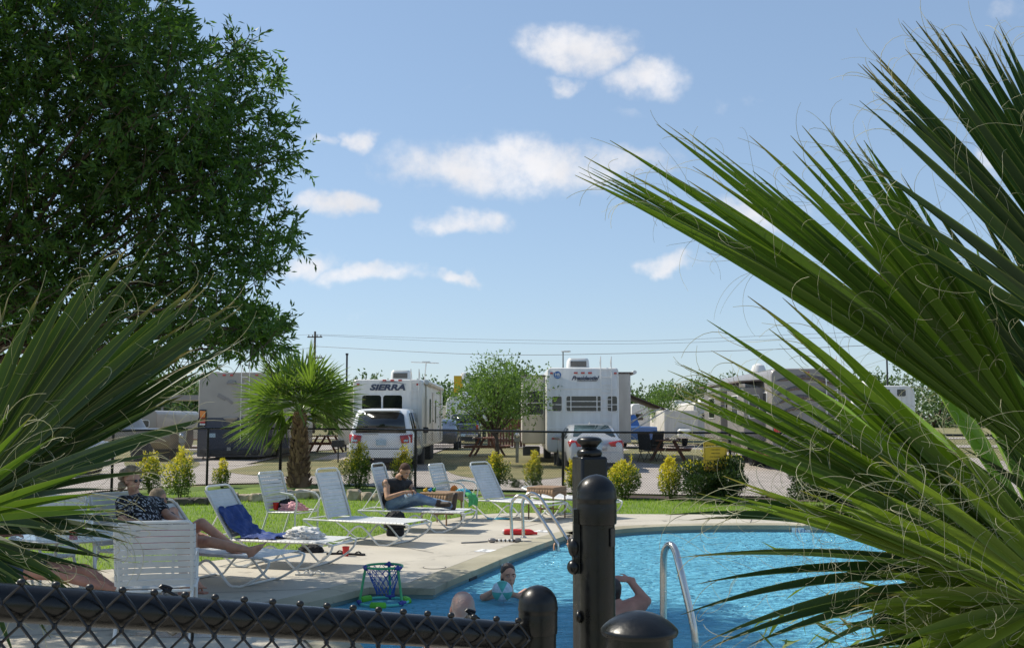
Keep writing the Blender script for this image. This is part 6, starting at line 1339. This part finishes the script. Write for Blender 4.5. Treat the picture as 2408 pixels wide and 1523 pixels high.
# floating basketball hoop
hx, hy = (907 - 1204) / FPX * 10.93, 10.93; t = thing('floating_hoop', 'green and blue floating basketball hoop with net in the pool corner', 'pool toy', (hx, hy, WZ))
circ = lambda r, z, n=28, c=(0, 0): [(c[0] + r * math.cos(2 * PI * i / n), c[1] + r * math.sin(2 * PI * i / n), z) for i in range(n)]
M['hoop_green'] = pm('hoop_green', (.06, .42, .16), .4, var=.15); M['hoop_blue'] = pm('hoop_blue', (.04, .05, .28), .4, var=.1); M['hoop_aqua'] = pm('hoop_aqua', (.10, .55, .45), .4); M['net_blue'] = pm('net_blue', (.02, .10, .40), .7)
b = MB(); b.tube(circ(.25, .02), .013, 8, True); b.build('base_ring', M['hoop_aqua'], t); b = MB(); b.tube(circ(.19, .37), .012, 8, True); b.build('rim', M['hoop_green'], t)
for a in (80, 205, 325):
    a = R(a); c1_, s1_ = math.cos(a), math.sin(a); b = MB(); b.tube([(c1_ * .25, s1_ * .25, .03), (c1_ * .19, s1_ * .19, .36)], .013, 8); b.build('leg', M['hoop_green'], t)
    for r_, z in ((.25, .03), (.19, .365)): b = MB(); b.ell((c1_ * r_, s1_ * r_, z), (.022, .022, .03)); b.tube([(c1_ * r_ - s1_ * .05, s1_ * r_ + c1_ * .05, z), (c1_ * r_ + s1_ * .05, s1_ * r_ - c1_ * .05, z)], .017, 8); b.build('joint', M['hoop_blue'], t)
M['float_green'] = pm('float_green', (.12, .50, .03), .6)
for a in (20, 145, 265): a = R(a); b = MB(); P = [(math.cos(a + k) * .25, math.sin(a + k) * .25, .02) for k in (-.32, -.28, 0, .28, .32)]; b.tube(P, [.02, .034, .036, .034, .02], 10); b.build('foam_float', M['float_green'], t)
b = MB(); nn_ = 14
for i in range(nn_):
    for s in (-1, 1):
        P = [(math.cos(2 * PI * (i + s * k * .5) / nn_) * (.185 - .10 * (k / 6) ** .8) + random.uniform(-.006, .006) + .02 * k / 6, math.sin(2 * PI * (i + s * k * .5) / nn_) * (.185 - .10 * (k / 6) ** .8), .365 - .045 * k - .008 * (i % 2)) for k in range(7)]; b.tube(P, .0035, 4, cap=False)
b.build('net', M['net_blue'], t)
# ---------------- people ----------------
class Body:
    def __init__(s): s.mb = MB()
    def cap(s, a, b, ra, rb, n=12):
        a, b = Vector(a), Vector(b); d = b - a; L_ = d.length
        if L_ < 1e-5: s.mb.ell(a, (ra, ra, ra)); return s
        u = d / L_; P = []; r = []
        for i in range(4): q = PI / 2 * (1 - i / 4.0); P.append(a - u * ra * math.sin(q)); r.append(max(.001, ra * math.cos(q)))
        P.append(a); r.append(ra); P.append(b); r.append(rb)
        for i in range(1, 5): q = PI / 2 * i / 4.0; P.append(b + u * rb * math.sin(q)); r.append(max(.001, rb * math.cos(q)))
        s.mb.tube(P, r, n); return s
    def ell(s, c, r, M3=None): s.mb.ell(c, r, M3, 16, 10); return s
    def make(s, name, mat, parent, voxel=.012, smooth=4):
        r0 = parent
        while r0.parent: r0 = r0.parent
        L_ = r0.location; me = bpy.data.meshes.new('tmp'); me.from_pydata([(v[0] - L_.x, v[1] - L_.y, v[2] - L_.z) for v in s.mb.v], [], s.mb.f)
        bm = bmesh.new(); bm.from_mesh(me); bmesh.ops.recalc_face_normals(bm, faces=bm.faces); bm.to_mesh(me); bm.free()
        o = bpy.data.objects.new('tmp', me); C.objects.link(o); m = o.modifiers.new('r', 'REMESH'); m.mode = 'VOXEL'; m.voxel_size = voxel; m.use_smooth_shade = True
        m2 = o.modifiers.new('s', 'SMOOTH'); m2.factor = .5; m2.iterations = smooth
        dg = bpy.context.evaluated_depsgraph_get(); me2 = bpy.data.meshes.new_from_object(o.evaluated_get(dg)); bpy.data.objects.remove(o); bpy.data.meshes.remove(me)
        me2.name = name; me2.materials.clear(); me2.materials.append(mat); me2.polygons.foreach_set('use_smooth', [True] * len(me2.polygons))
        ob = bpy.data.objects.new(name, me2); C.objects.link(ob); ob.parent = parent; return ob
def basis(fwd, up=(0, 0, 1)):
    f = Vector(fwd).normalized(); u = Vector(up); r = f.cross(u).normalized(); u = r.cross(f).normalized()
    return Matrix((r, f, u)).transposed()        # columns: right, forward, up
def add_head(b, c, fwd, up=(0, 0, 1), k=1.0, hairless=False):
    Bm = basis(fwd, up); c = Vector(c); T = lambda x, y, z: c + Bm @ Vector((x * k, y * k, z * k))
    b.ell(T(0, -.012, .025), (.073 * k, .092 * k, .088 * k), Bm); b.ell(T(0, .022, -.035), (.057 * k, .062 * k, .075 * k), Bm); b.ell(T(0, .045, -.090), (.030 * k, .028 * k, .022 * k), Bm)
    b.cap(T(0, .082, .005), T(0, .103, -.028), .008 * k, .013 * k); b.ell(T(0, .082, -.058), (.024 * k, .010 * k, .008 * k), Bm); b.ell(T(0, .080, -.070), (.020 * k, .010 * k, .008 * k), Bm)
    for s in (-1, 1): b.ell(T(s * .075, -.008, -.010), (.010 * k, .020 * k, .032 * k), Bm); b.ell(T(s * .032, .068, .022), (.022 * k, .012 * k, .007 * k), Bm); b.ell(T(s * .036, .058, -.028), (.022 * k, .018 * k, .018 * k), Bm)
    return T, Bm
def face_bits(t, T, Bm, k=1.0, beard=None, lips=True):
    for s in (-1, 1):
        m = MB(); m.ell(T(s * .032, .072, .004), (.011 * k, .006 * k, .0045 * k), Bm, 10, 6); m.build('eye', M['white'], t, W=True); m = MB(); m.ell(T(s * .032, .0785, .004), (.006 * k, .003 * k, .006 * k), Bm, 8, 5); m.build('iris', M['hair_dark'], t, W=True)
        m = MB(); m.tube([T(s * .015, .083, .022), T(s * .032, .084, .028), T(s * .050, .070, .020)], .004 * k, 5); m.build('eyebrow', M['hair_dark'], t, W=True)
    if lips: m = MB(); m.ell(T(0, .088, -.063), (.022 * k, .007 * k, .009 * k), Bm, 10, 6); m.build('lips', M['skin_red'], t, W=True)
def hand(b, w, d, n, k=1.0, curl_=.5, side=1, spread=.16):
    """w wrist, d pointing direction, n back-of-hand normal"""
    d = Vector(d).normalized(); n = Vector(n); n = (n - d * n.dot(d)).normalized(); r = d.cross(n).normalized() * side; w = Vector(w); Bm = Matrix((r, d, n)).transposed()
    b.cap(w - d * .03 * k, w + d * .02 * k, .026 * k, .026 * k); b.ell(w + d * .05 * k, (.040 * k, .052 * k, .017 * k), Bm)
    for i, (off, L_) in enumerate(((-.030, .070), (-.010, .080), (.010, .075), (.029, .060))):
        p = w + d * .088 * k + r * off * k; dd = (d + r * off * spread * 10).normalized(); q = p; a = 0
        for j, fr in enumerate((.45, .32, .23)):
            a += curl_ * (.5 + .35 * j); v = dd * math.cos(a) - n * math.sin(a); e = q + v * L_ * fr * k; b.cap(q, e, (.0095 - .0012 * j) * k, (.0085 - .0012 * j) * k, 8); q = e
    q = w + d * .025 * k - r * .034 * k; v = (d * .6 - r * .75 - n * .25).normalized(); e = q + v * .045 * k; b.cap(q, e, .0125 * k, .0105 * k, 8); b.cap(e, e + (d * .85 - r * .25 - n * .35).normalized() * .032 * k, .010 * k, .008 * k, 8)
def foot(b, ank, toe_dir, up, k=1.0):
    d = Vector(toe_dir).normalized(); up = Vector(up); up = (up - d * up.dot(d)).normalized(); a = Vector(ank); r = d.cross(up)
    b.cap(a, a - up * .05 * k - d * .03 * k, .036 * k, .030 * k); b.cap(a - up * .045 * k - d * .02 * k, a - up * .058 * k + d * .12 * k, .032 * k, .028 * k); b.cap(a, a - up * .05 * k + d * .10 * k, .036 * k, .028 * k)
    for i in range(5): p = a - up * .066 * k + d * (.135 - .008 * i) * k + r * (-.030 + .015 * i) * k; b.cap(p, p + d * (.040 - .004 * i) * k, (.012 if i == 0 else .009) * k, (.011 if i == 0 else .008) * k, 7)
def torso(b, pel, ch, nk, lat, wS=.155, wH=.15, dp=.10, extra=0.0):
    pel, ch, nk = Vector(pel), Vector(ch), Vector(nk)
    for i in range(7):
        t = i / 6; c = (pel * (1 - t) ** 2 + ((pel + ch) / 2) * 2 * t * (1 - t) + ch * t * t); sp = (ch - pel).normalized(); fw = sp.cross(Vector(lat)).normalized(); Bm = Matrix((Vector(lat).normalized(), fw, sp)).transposed()
        w = wH * (1 - t) + wS * t - .015 * math.sin(PI * t); b.ell(c, (w + extra, dp + .012 * math.sin(PI * t) + extra, .09 + extra), Bm)
    return b
def person(label, loc, grp=None): return thing('person', label, 'person', loc, 0, grp)
V3 = Vector
# ---- man on lounger ----
t = person('bearded man in black sleeveless shirt and jeans looking at his phone on a lounger', (-1.9, 17.1, 0))
pel = V3((-1.93, 17.1, .42)); ch = at(932, 1140, 17.08); nk = at(938, 1121, 17.05); hc = at(952, 1108, 16.98); fw = V3((.62, -.52, -.55)); shR = at(908, 1136, 16.90); shL = at(962, 1137, 17.28); lat = (shR - shL).normalized()
elR = at(911, 1170, 16.75); wrR = at(950, 1157, 16.78); elL = at(975, 1160, 17.15); wrL = at(972, 1157, 16.90)
hR, hL = pel + V3((.02, -.10, -.01)), pel + V3((.04, .10, -.01)); kR = at(965, 1166, 16.85) + V3((.06, 0, 0)); aR = at(1026, 1181, 16.90); kL = at(1000, 1176, 17.12); aL = at(1060, 1188, 16.95)
b = Body(); torso(b, pel, ch, nk, lat, .165, .16, .115); b.cap(ch, nk, .07, .055); b.cap(nk, hc + V3((-.02, .02, -.04)), .058, .055); b.cap(shR, ch, .07, .10); b.cap(shL, ch, .07, .10)
b.cap(shR, elR, .060, .042); b.cap(elR, wrR, .043, .029); b.cap(shL, elL, .058, .042); b.cap(elL, wrL, .042, .029)
hand(b, wrR, (1, .1, .1), (.2, -.6, .6), curl_=.7, side=-1); hand(b, wrL, (.3, -.8, .25), (.5, .3, .6), curl_=.7)
b.cap(hR, kR, .09, .06); b.cap(kR, aR, .058, .04); b.cap(hL, kL, .09, .06); b.cap(kL, aL, .058, .04)
T, Bm = add_head(b, hc, fw, (.2, -.1, 1), 1.05); bo = b.make('body', M['skin_tan'], t, .011)
b = Body(); torso(b, pel + V3((-.01, 0, .03)), ch, nk, lat, .165, .16, .115, .014); b.cap(shR.lerp(ch, .08), ch, .079, .115); b.cap(shL.lerp(ch, .08), ch, .079, .115); b.cap(ch, nk.lerp(ch, .4), .085, .07); b.make('shirt', pm('black_shirt', (.02, .02, .022), .8, bump=.6, bscale=25), t, .012)
M['denim'] = pm('denim', (.24, .33, .44), .8, scale=9, col2=(.11, .17, .26), bump=1.5, bscale=35)
b = Body(); b.ell(pel + V3((.02, 0, -.01)), (.13, .17, .11)); b.cap(hR, kR, .105, .073); b.cap(kR, aR, .072, .056); b.cap(hL, kL, .105, .073); b.cap(kL, aL, .072, .062); b.make('jeans', M['denim'], t, .012)
M['boot'] = pm('boot_leather', (.05, .032, .022), .6, bump=.3)
for a_, td, up in ((aL, (.15, -.12, 1), (-1, 0, .1)), (aR, (.75, -.3, -.1), (0, .2, 1))): b = Body(); td = V3(td).normalized(); b.cap(a_, a_ + V3((.04, 0, 0)), .058, .05); b.cap(a_ + V3((.04, 0, -.03)) * 1, a_ + V3((.045, 0, 0)) + td * .17, .048, .042); b.make('boot', M['boot'], t, .010)
b = Body(); b.ell(T(0, -.022, .048), (.081, .095, .080), Bm); b.ell(T(0, -.045, .0), (.076, .065, .07), Bm); b.make('hair', pm('short_hair', (.07, .032, .018), .8, bump=.5, bscale=100), t, .009)
b = Body(); b.ell(T(0, .055, -.085), (.045, .04, .035), Bm); b.ell(T(-.04, .03, -.06), (.022, .03, .035), Bm); b.ell(T(.04, .03, -.06), (.022, .03, .035), Bm); b.make('beard', M['hair_dark'], t, .008)
face_bits(t, T, Bm, 1.05, lips=False)
ph = thing('phone', 'small dark phone held in the seated man hands', 'phone', (0, 0, 0)); m_ = MB(); m_.box((wrR + wrL) / 2 + V3((.09, -.03, .04)), (.06, .012, .11), rot=Matrix.Rotation(.6, 3, 'Z') @ Matrix.Rotation(-.7, 3, 'X')); m_.build('phone_body', M['dark'], ph, bevel=.003)
# ---- seated woman ----
t = person('curly haired woman in patterned black blouse and pink shorts seated in an armchair', (-4.1, 11.9, 0))
pel = at(352, 1238, 11.36); pel.z = .50; ch = at(330, 1190, 11.42); nk = at(315, 1158, 11.44); hc = at(311, 1129, 11.4); fw = V3((.93, -.38, -.08)); shR = at(290, 1182, 11.27); shL = at(368, 1184, 11.62); lat = (shR - shL).normalized()
elR = at(287, 1224, 11.12); wrR = at(345, 1233, 11.0); elL = at(396, 1212, 11.45); wrL = at(430, 1226, 11.15)
hR, hL = pel + V3((.0, -.10, 0)), pel + V3((.06, .08, 0)); kR = at(428, 1264, 10.85); kL = at(450, 1262, 10.98); aR = at(432, 1368, 10.85); aL = at(455, 1358, 10.98)
b = Body(); torso(b, pel, ch, nk, lat, .165, .19, .14); b.cap(ch, nk, .07, .055); b.cap(nk, hc + V3((0, 0, -.06)), .056, .052); b.cap(shR, ch, .07, .11); b.cap(shL, ch, .07, .11)
b.cap(shR, elR, .060, .046); b.cap(elR, wrR, .045, .028); b.cap(shL, elL, .058, .045); b.cap(elL, wrL, .044, .028)
hand(b, wrR, (.9, -.2, -.1), (0, -.3, 1), curl_=.5, side=-1); hand(b, wrL, (.6, -.7, -.15), (.2, .2, 1), curl_=.6)
b.cap(hR, kR, .105, .066); b.cap(kR, aR, .062, .040); b.cap(hL, kL, .105, .066); b.cap(kL, aL, .062, .040); foot(b, aR, (.75, -.6, -.15), (0, 0, 1)); foot(b, aL, (.8, -.5, -.15), (0, 0, 1))
T, Bm = add_head(b, hc, fw, (0, 0, 1), 1.0); b.make('body', M['skin'], t, .010)
def blouse():
    m = pm('patterned_blouse', (.02, .02, .025), .8); tt = m.node_tree; bs = tt.nodes['Principled BSDF']; L = tt.links.new; tcn = next(n for n in tt.nodes if n.type == 'TEX_COORD')
    out = None
    for i, rot in enumerate((.5, -.6, 1.5)):
        mp = tt.nodes.new('ShaderNodeMapping'); mp.inputs['Rotation'].default_value = (rot, rot * 1.3, rot); mp.inputs['Scale'].default_value = (9, 55, 22); L(tcn.outputs['Object'], mp.inputs[0]); vo = tt.nodes.new('ShaderNodeTexVoronoi'); vo.inputs['Scale'].default_value = 1.0; L(mp.outputs[0], vo.inputs['Vector'])
        lt = tt.nodes.new('ShaderNodeMath'); lt.operation = 'LESS_THAN'; lt.inputs[1].default_value = .24; L(vo.outputs['Distance'], lt.inputs[0]); out = lt.outputs[0] if out is None else (lambda a, b_: (L(a, b_.inputs[0]), L(lt.outputs[0], b_.inputs[1]), b_.outputs[0])[-1])(out, (lambda n: (setattr(n, 'operation', 'MAXIMUM'), n)[-1])(tt.nodes.new('ShaderNodeMath')))
    mx = tt.nodes.new('ShaderNodeMix'); mx.data_type = 'RGBA'; L(out, mx.inputs[0]); mx.inputs[6].default_value = (.012, .012, .016, 1); mx.inputs[7].default_value = (.42, .44, .48, 1); L(mx.outputs[2], bs.inputs['Base Color']); return m
b = Body(); torso(b, pel + V3((0, 0, .02)), ch, nk, lat, .165, .185, .14, .016); b.cap(shR, ch, .085, .12); b.cap(shL, ch, .085, .12); b.cap(shR, shR.lerp(elR, .62), .080, .072); b.cap(shL, shL.lerp(elL, .55), .078, .070); b.cap(ch, nk.lerp(ch, .45), .09, .075); b.make('blouse', blouse(), t, .012)
b = Body(); b.ell(pel, (.18, .18, .12)); b.cap(hR, hR.lerp(kR, .86), .125, .088); b.cap(hL, hL.lerp(kL, .86), .125, .088); b.make('shorts', pm('pink_shorts', (.62, .22, .26), .8, bump=.4, bscale=25), t, .012)
b = Body(); rr = random.Random(3)
for i in range(46):
    a, z = rr.uniform(0, 2 * PI), rr.uniform(-.05, 1); q = V3((math.cos(a) * math.sqrt(1 - min(1, z * z)), math.sin(a) * math.sqrt(1 - min(1, z * z)), z))
    if q.y > .45 and q.z < .55: continue
    b.ell(T(q.x * .092, q.y * .105 - .025, q.z * .105 + .028), (.036, .034, .032), Bm)
for i in range(12): b.ell(T(rr.uniform(-.085, .085), -.07 + rr.uniform(-.04, .03), rr.uniform(-.10, .0)), (.036, .034, .036), Bm)
b.make('hair', M['hair_blond'], t, .009)
def shades(t, T, k=1.0):
    m = MB()
    for s in (-1, 1): m.ell(T(s * .032, .080, .004), (.027 * k, .012 * k, .018 * k), Bm, 12, 8); m.tube([T(s * .055, .075, .008), T(s * .078, .03, .008), T(s * .080, -.01, .004)], .003, 5)
    m.build('sunglasses', M['glass_dark'], t, W=True)
shades(t, T); m = MB(); m.ell(T(0, .088, -.063), (.02, .006, .007), Bm, 10, 6); m.build('lips', M['skin_red'], t, W=True)
for a_, dd in ((aR, (.75, -.6, 0)), (aL, (.8, -.5, 0))):
    m = MB(); u = V3(dd).normalized(); q = rotz(math.atan2(u.y, u.x)); c0 = V3((a_.x, a_.y, 0)) + u * .06; m.loft([[c0 + q @ V3((x, w_, z)) for x, w_ in ((-.13, .02), (-.10, .036), (.05, .042), (.13, .03), (.14, 0), (.13, -.03), (.05, -.042), (-.10, -.036), (-.13, -.02))] for z in (.002, .02)]); m.tube([c0 + q @ V3((.03, -.04, .02)), c0 + q @ V3((.05, 0, .065)), c0 + q @ V3((.03, .04, .02))], .009, 6); m.build('sandal', M['skin_red'], t, W=True)
# ---- woman lying on the lounger behind ----
t = person('woman in sunglasses lying on a lounger with bare legs, one knee raised', (-3.7, 11.6, 0))
pel = at(408, 1284, 11.92); pel.z = .42; ch = at(385, 1218, 12.15); nk = at(376, 1196, 12.22); hc = at(374, 1172, 12.22); fw = V3((.9, -.35, -.1)); lat = V3((-.35, -.9, 0)).normalized(); shR = ch + lat * .16 + V3((0, 0, .06)); shL = ch - lat * .16 + V3((0, 0, .06))
b = Body(); torso(b, pel, ch, nk, lat, .15, .16, .11); b.cap(ch, nk, .065, .05); b.cap(nk, hc + V3((0, 0, -.05)), .05, .048); b.cap(shR, ch, .06, .1); b.cap(shL, ch, .06, .1); e1 = pel + lat * .27 + V3((-.1, 0, .08)); w1 = pel + lat * .22 + V3((.14, 0, .0)); b.cap(shR, e1, .05, .04); b.cap(e1, w1, .038, .027); hand(b, w1, (1, 0, -.2), (0, 0, 1)); e2 = pel - lat * .27 + V3((-.1, 0, .1)); w2 = pel - lat * .20 + V3((.14, 0, .05)); b.cap(shL, e2, .05, .04); b.cap(e2, w2, .038, .027); hand(b, w2, (1, 0, -.2), (0, 0, 1))
k1 = at(474, 1230, 11.6); a1 = at(545, 1282, 11.5); k2 = at(496, 1274, 11.3); a2 = at(586, 1293, 11.2); h1 = pel - lat * .09; h2 = pel + lat * .09
b.cap(h1, k1, .092, .062); b.cap(k1, a1, .06, .038); b.cap(h2, k2, .092, .060); b.cap(k2, a2, .060, .036); foot(b, a1, (.9, -.35, -.2), (.1, 0, 1)); foot(b, a2, (.75, -.2, .75), (-.8, 0, .75))
T, Bm = add_head(b, hc, fw); b.make('body', M['skin'], t, .010); shades(t, T)
b = Body(); b.ell(T(0, -.025, .035), (.086, .100, .092), Bm); b.ell(T(0, -.06, -.04), (.07, .05, .08), Bm); b.make('hair', M['hair_blond'], t, .010)
b = Body(); torso(b, pel, pel.lerp(ch, .85), nk, lat, .15, .165, .112, .012); b.make('swimsuit', pm('dark_swimsuit', (.03, .03, .05), .7), t, .012)
# ---- person seated at the table, mostly behind the frond ----
t = person('person in dark top seated at the table behind the frond with bare legs stretched out', (-4.6, 9.2, 0))
pel = V3((-4.68, 9.25, .50)); ch = V3((-4.84, 9.28, .88)); nk = V3((-4.84, 9.28, 1.05)); hc = V3((-4.80, 9.26, 1.20)); fw = V3((.95, .3, -.1)); lat = V3((0, -1, 0)); shR, shL = ch + V3((0, -.18, .08)), ch + V3((0, .18, .08))
b = Body(); torso(b, pel, ch, nk, lat, .16, .17, .12); b.cap(ch, nk, .07, .055); b.cap(nk, hc + V3((0, 0, -.05)), .055, .05); b.cap(shR, ch, .065, .1); b.cap(shL, ch, .065, .1)
for sh, s in ((shR, -1), (shL, 1)): e = V3((-4.72, 9.25 + s * .30, .72)); w_ = V3((-4.46, 9.27 + s * .24, .74)); b.cap(sh, e, .055, .042); b.cap(e, w_, .04, .028); hand(b, w_, (1, 0, 0), (0, 0, 1), side=s)
kR = at(140, 1349, 9.0); aR = at(262, 1384, 8.98); kL = at(200, 1340, 9.35); aL = at(292, 1400, 9.3); b.cap(pel + V3((.05, -.1, 0)), kR, .085, .056); b.cap(kR, aR, .054, .036); b.cap(pel + V3((.05, .1, 0)), kL, .085, .056); b.cap(kL, aL, .054, .036); foot(b, aR, (.8, 0, .5), (-.5, 0, .8)); foot(b, aL, (.8, 0, .5), (-.5, 0, .8))
T, Bm = add_head(b, hc, fw); b.make('body', M['skin_red'], t, .011); b = Body(); b.ell(T(0, -.025, .035), (.084, .100, .090), Bm); b.make('hair', M['hair_dark'], t, .010)
b = Body(); torso(b, pel, ch, nk, lat, .16, .17, .12, .015); b.cap(shR, ch, .08, .11); b.cap(shL, ch, .08, .11); b.make('shirt', M['black_cloth'], t, .013); b = Body(); b.ell(pel, (.16, .17, .11)); b.cap(pel + V3((.05, -.1, 0)), (pel + V3((.05, -.1, 0))).lerp(kR, .6), .115, .09); b.cap(pel + V3((.05, .1, 0)), (pel + V3((.05, .1, 0))).lerp(kL, .6), .115, .09); b.make('shorts', M['navy'], t, .013)
# ---- woman in the pool with beach ball ----
Yw = 11.3; t = person('wet haired woman in the pool holding a green beach ball', (at(1196, 1352, Yw).x, Yw, WZ))
hc = at(1196, 1352, Yw); fw = V3((.28, -.95, -.05)); nk = hc + V3((0, .03, -.13)); ch = hc + V3((.02, .06, -.34)); pel = hc + V3((.02, .12, -.72)); lat = V3((-1, -.15, 0)).normalized(); shR, shL = ch + lat * .17 + V3((0, 0, .13)), ch - lat * .17 + V3((0, 0, .14))
b = Body(); torso(b, pel, ch, nk, lat, .15, .15, .10); b.cap(ch, nk, .06, .045); b.cap(nk, hc + V3((0, 0, -.05)), .047, .046); b.cap(shR, ch, .058, .09); b.cap(shL, ch, .058, .09)
eR = at(1136, 1403, 11.05); wR = at(1158, 1390, 10.98); eL = at(1236, 1405, 11.0); wL = at(1205, 1396, 10.95); b.cap(shR, eR, .050, .038); b.cap(eR, wR, .036, .026); b.cap(shL, eL, .050, .038); b.cap(eL, wL, .036, .026); hand(b, wR, (.75, .1, .55), (-.5, -.3, .8), curl_=.35, side=-1); hand(b, wL, (-.85, -.1, .3), (.3, -.5, .7), curl_=.35)
b.cap(pel, pel + V3((0, .1, -.45)), .10, .07)
T, Bm = add_head(b, hc, fw, (0, 0, 1), .98); b.make('body', M['skin'], t, .0085); face_bits(t, T, Bm, .98)
b = Body(); b.ell(T(0, -.030, .042), (.079, .094, .086), Bm); b.ell(T(-.045, -.03, -.03), (.034, .05, .085), Bm); b.ell(T(.045, -.04, -.03), (.032, .05, .08), Bm); b.cap(T(0, -.06, -.02), T(0, -.06, -.16), .05, .035); b.make('hair', M['hair_dark'], t, .008)
m = MB(); m.tube([shR + V3((.05, -.07, .0)), ch + V3((.0, -.11, .02)), shL + V3((-.06, -.06, .0))], .012, 6); m.build('swimsuit_strap', M['dark'], t, W=True)
bb_ = at(1181, 1389, 10.9); t = thing('beach_ball', 'green and clear beach ball held by the woman in the pool', 'ball', bb_); 
for i in range(6):
    m = MB(); k_ = 8; r_ = .105
    for j in range(k_):
        for q in range(4):
            def S3(u, v): th_ = PI * u / k_; ph_ = 2 * PI * (i + v / 4) / 6; return (r_ * math.sin(th_) * math.cos(ph_), r_ * math.cos(th_), r_ * math.sin(th_) * math.sin(ph_))
            m.add([S3(j, q), S3(j, q + 1), S3(j + 1, q + 1), S3(j + 1, q)], [(0, 1, 2, 3)])
    m.build('panel', M['teal'] if i % 2 else M['plate'], t, ang=180)
# ---- bald man ----
Yb = 7.2; hc = at(1087, 1431, Yb); t = person('balding white haired man in the pool seen from behind above the rail', (hc.x, Yb, 0)); fw = V3((-.25, .95, .0)); nk = hc + V3((0, -.01, -.14)); ch = hc + V3((0, .0, -.36)); pel = hc + V3((0, .0, -.78)); lat = V3((1, .25, 0)).normalized()
b = Body(); torso(b, pel, ch, nk, lat, .17, .17, .125); b.cap(ch, nk, .07, .06); b.cap(nk, hc + V3((0, 0, -.05)), .06, .058)
for s in (-1, 1): sh = ch + lat * s * .19 + V3((0, 0, .10)); e = sh + V3((s * .08, .05, -.28)); w_ = e + V3((s * .02, .2, -.12)); b.cap(sh, ch, .07, .1); b.cap(sh, e, .055, .042); b.cap(e, w_, .04, .028); hand(b, w_, (0, 1, -.3), (0, .3, 1), side=s); b.cap(pel + lat * s * .09, pel + lat * s * .1 + V3((0, 0, -.42)), .09, .06); b.cap(pel + lat * s * .1 + V3((0, 0, -.42)), pel + lat * s * .1 + V3((0, -.03, -.82)), .058, .04)
T, Bm = add_head(b, hc, fw, (0, 0, 1), 1.05); b.make('body', M['skin_red'], t, .011)
b = Body(); b.ell(T(0, -.022, .022), (.0795, .096, .096), Bm); b.ell(T(0, -.04, -.03), (.072, .062, .06), Bm); b.make('hair', M['hair_white'], t, .008)
# ---- man with raised arm ----
Ym = 9.2; hc = at(1438, 1388, Ym); t = person('bare backed man in the pool with one hand raised beside the gate post', (hc.x, Ym, 0)); fw = V3((-.1, 1, 0)); nk = hc + V3((.02, -.03, -.09)); ch = hc + V3((.04, -.03, -.24)); pel = ch + V3((0, 0, -.45)); lat = V3((1, 0, 0)); shR = ch + V3((.20, 0, .14)); shL = ch + V3((-.19, 0, .10))
b = Body(); torso(b, pel, ch, nk, lat, .18, .165, .12); b.cap(ch, nk, .08, .065); b.cap(nk, hc + V3((0, 0, -.04)), .062, .058); b.cap(shR, ch + V3((0, 0, .03)), .075, .11); b.cap(shL, ch, .075, .11)
eR = at(1519, 1412, 9.15); wR = at(1480, 1362, 9.2); b.cap(shR, eR, .062, .048); b.cap(eR, wR, .045, .030); hand(b, wR, (-.95, 0, .12), (0, -.6, .8), curl_=.55, side=-1); eL = shL + V3((-.12, .05, -.26)); b.cap(shL, eL, .06, .045); b.cap(eL, eL + V3((.05, .2, -.1)), .044, .03); hand(b, eL + V3((.05, .2, -.1)), (.2, 1, -.2), (0, .2, 1))
for s in (-1, 1): b.cap(pel + lat * s * .09, pel + lat * s * .1 + V3((0, 0, -.5)), .09, .06)
T, Bm = add_head(b, hc, fw); b.make('body', M['skin_red'], t, .010); b = Body(); b.ell(T(0, -.030, .03), (.082, .096, .088), Bm); b.ell(T(0, -.05, -.03), (.072, .05, .05), Bm); b.make('hair', M['hair_dark'], t, .009)
# ---- child by the ladder ----
Yc = 15.55; hc = at(1346, 1276, Yc); t = person('dark haired swimmer holding the pool ladder rail, half hidden by the gate post', (hc.x, Yc, 0)); fw = V3((-.8, .5, 0)); nk = hc + V3((.01, 0, -.11)); ch = nk + V3((.02, 0, -.18)); pel = ch + V3((0, 0, -.3)); lat = V3((.5, .8, 0)).normalized(); sh = at(1336, 1297, Yc - .1)
b = Body(); torso(b, pel, ch, nk, lat, .12, .12, .085); b.cap(ch, nk, .05, .04); b.cap(nk, hc, .042, .04); b.cap(sh, ch, .045, .08); w_ = at(1304, 1297, 15.30); b.cap(sh, w_.lerp(sh, .5) + V3((0, 0, -.03)), .042, .034); b.cap(w_.lerp(sh, .5) + V3((0, 0, -.03)), w_, .033, .024); hand(b, w_, (-.1, .1, 1), (-1, -.2, 0), .9, .5); sh2 = ch + lat * .14 + V3((0, 0, .08)); b.cap(sh2, ch, .045, .08); b.cap(sh2, sh2 + V3((-.12, .1, -.1)), .04, .03)
T, Bm = add_head(b, hc, fw, (0, 0, 1), .9); b.make('body', M['skin_tan'], t, .010); b = Body(); b.ell(T(0, -.028, .034), (.078, .094, .088), Bm); b.cap(T(0, -.05, .0), T(0, -.08, -.16), .06, .04); b.make('hair', M['hair_dark'], t, .009)
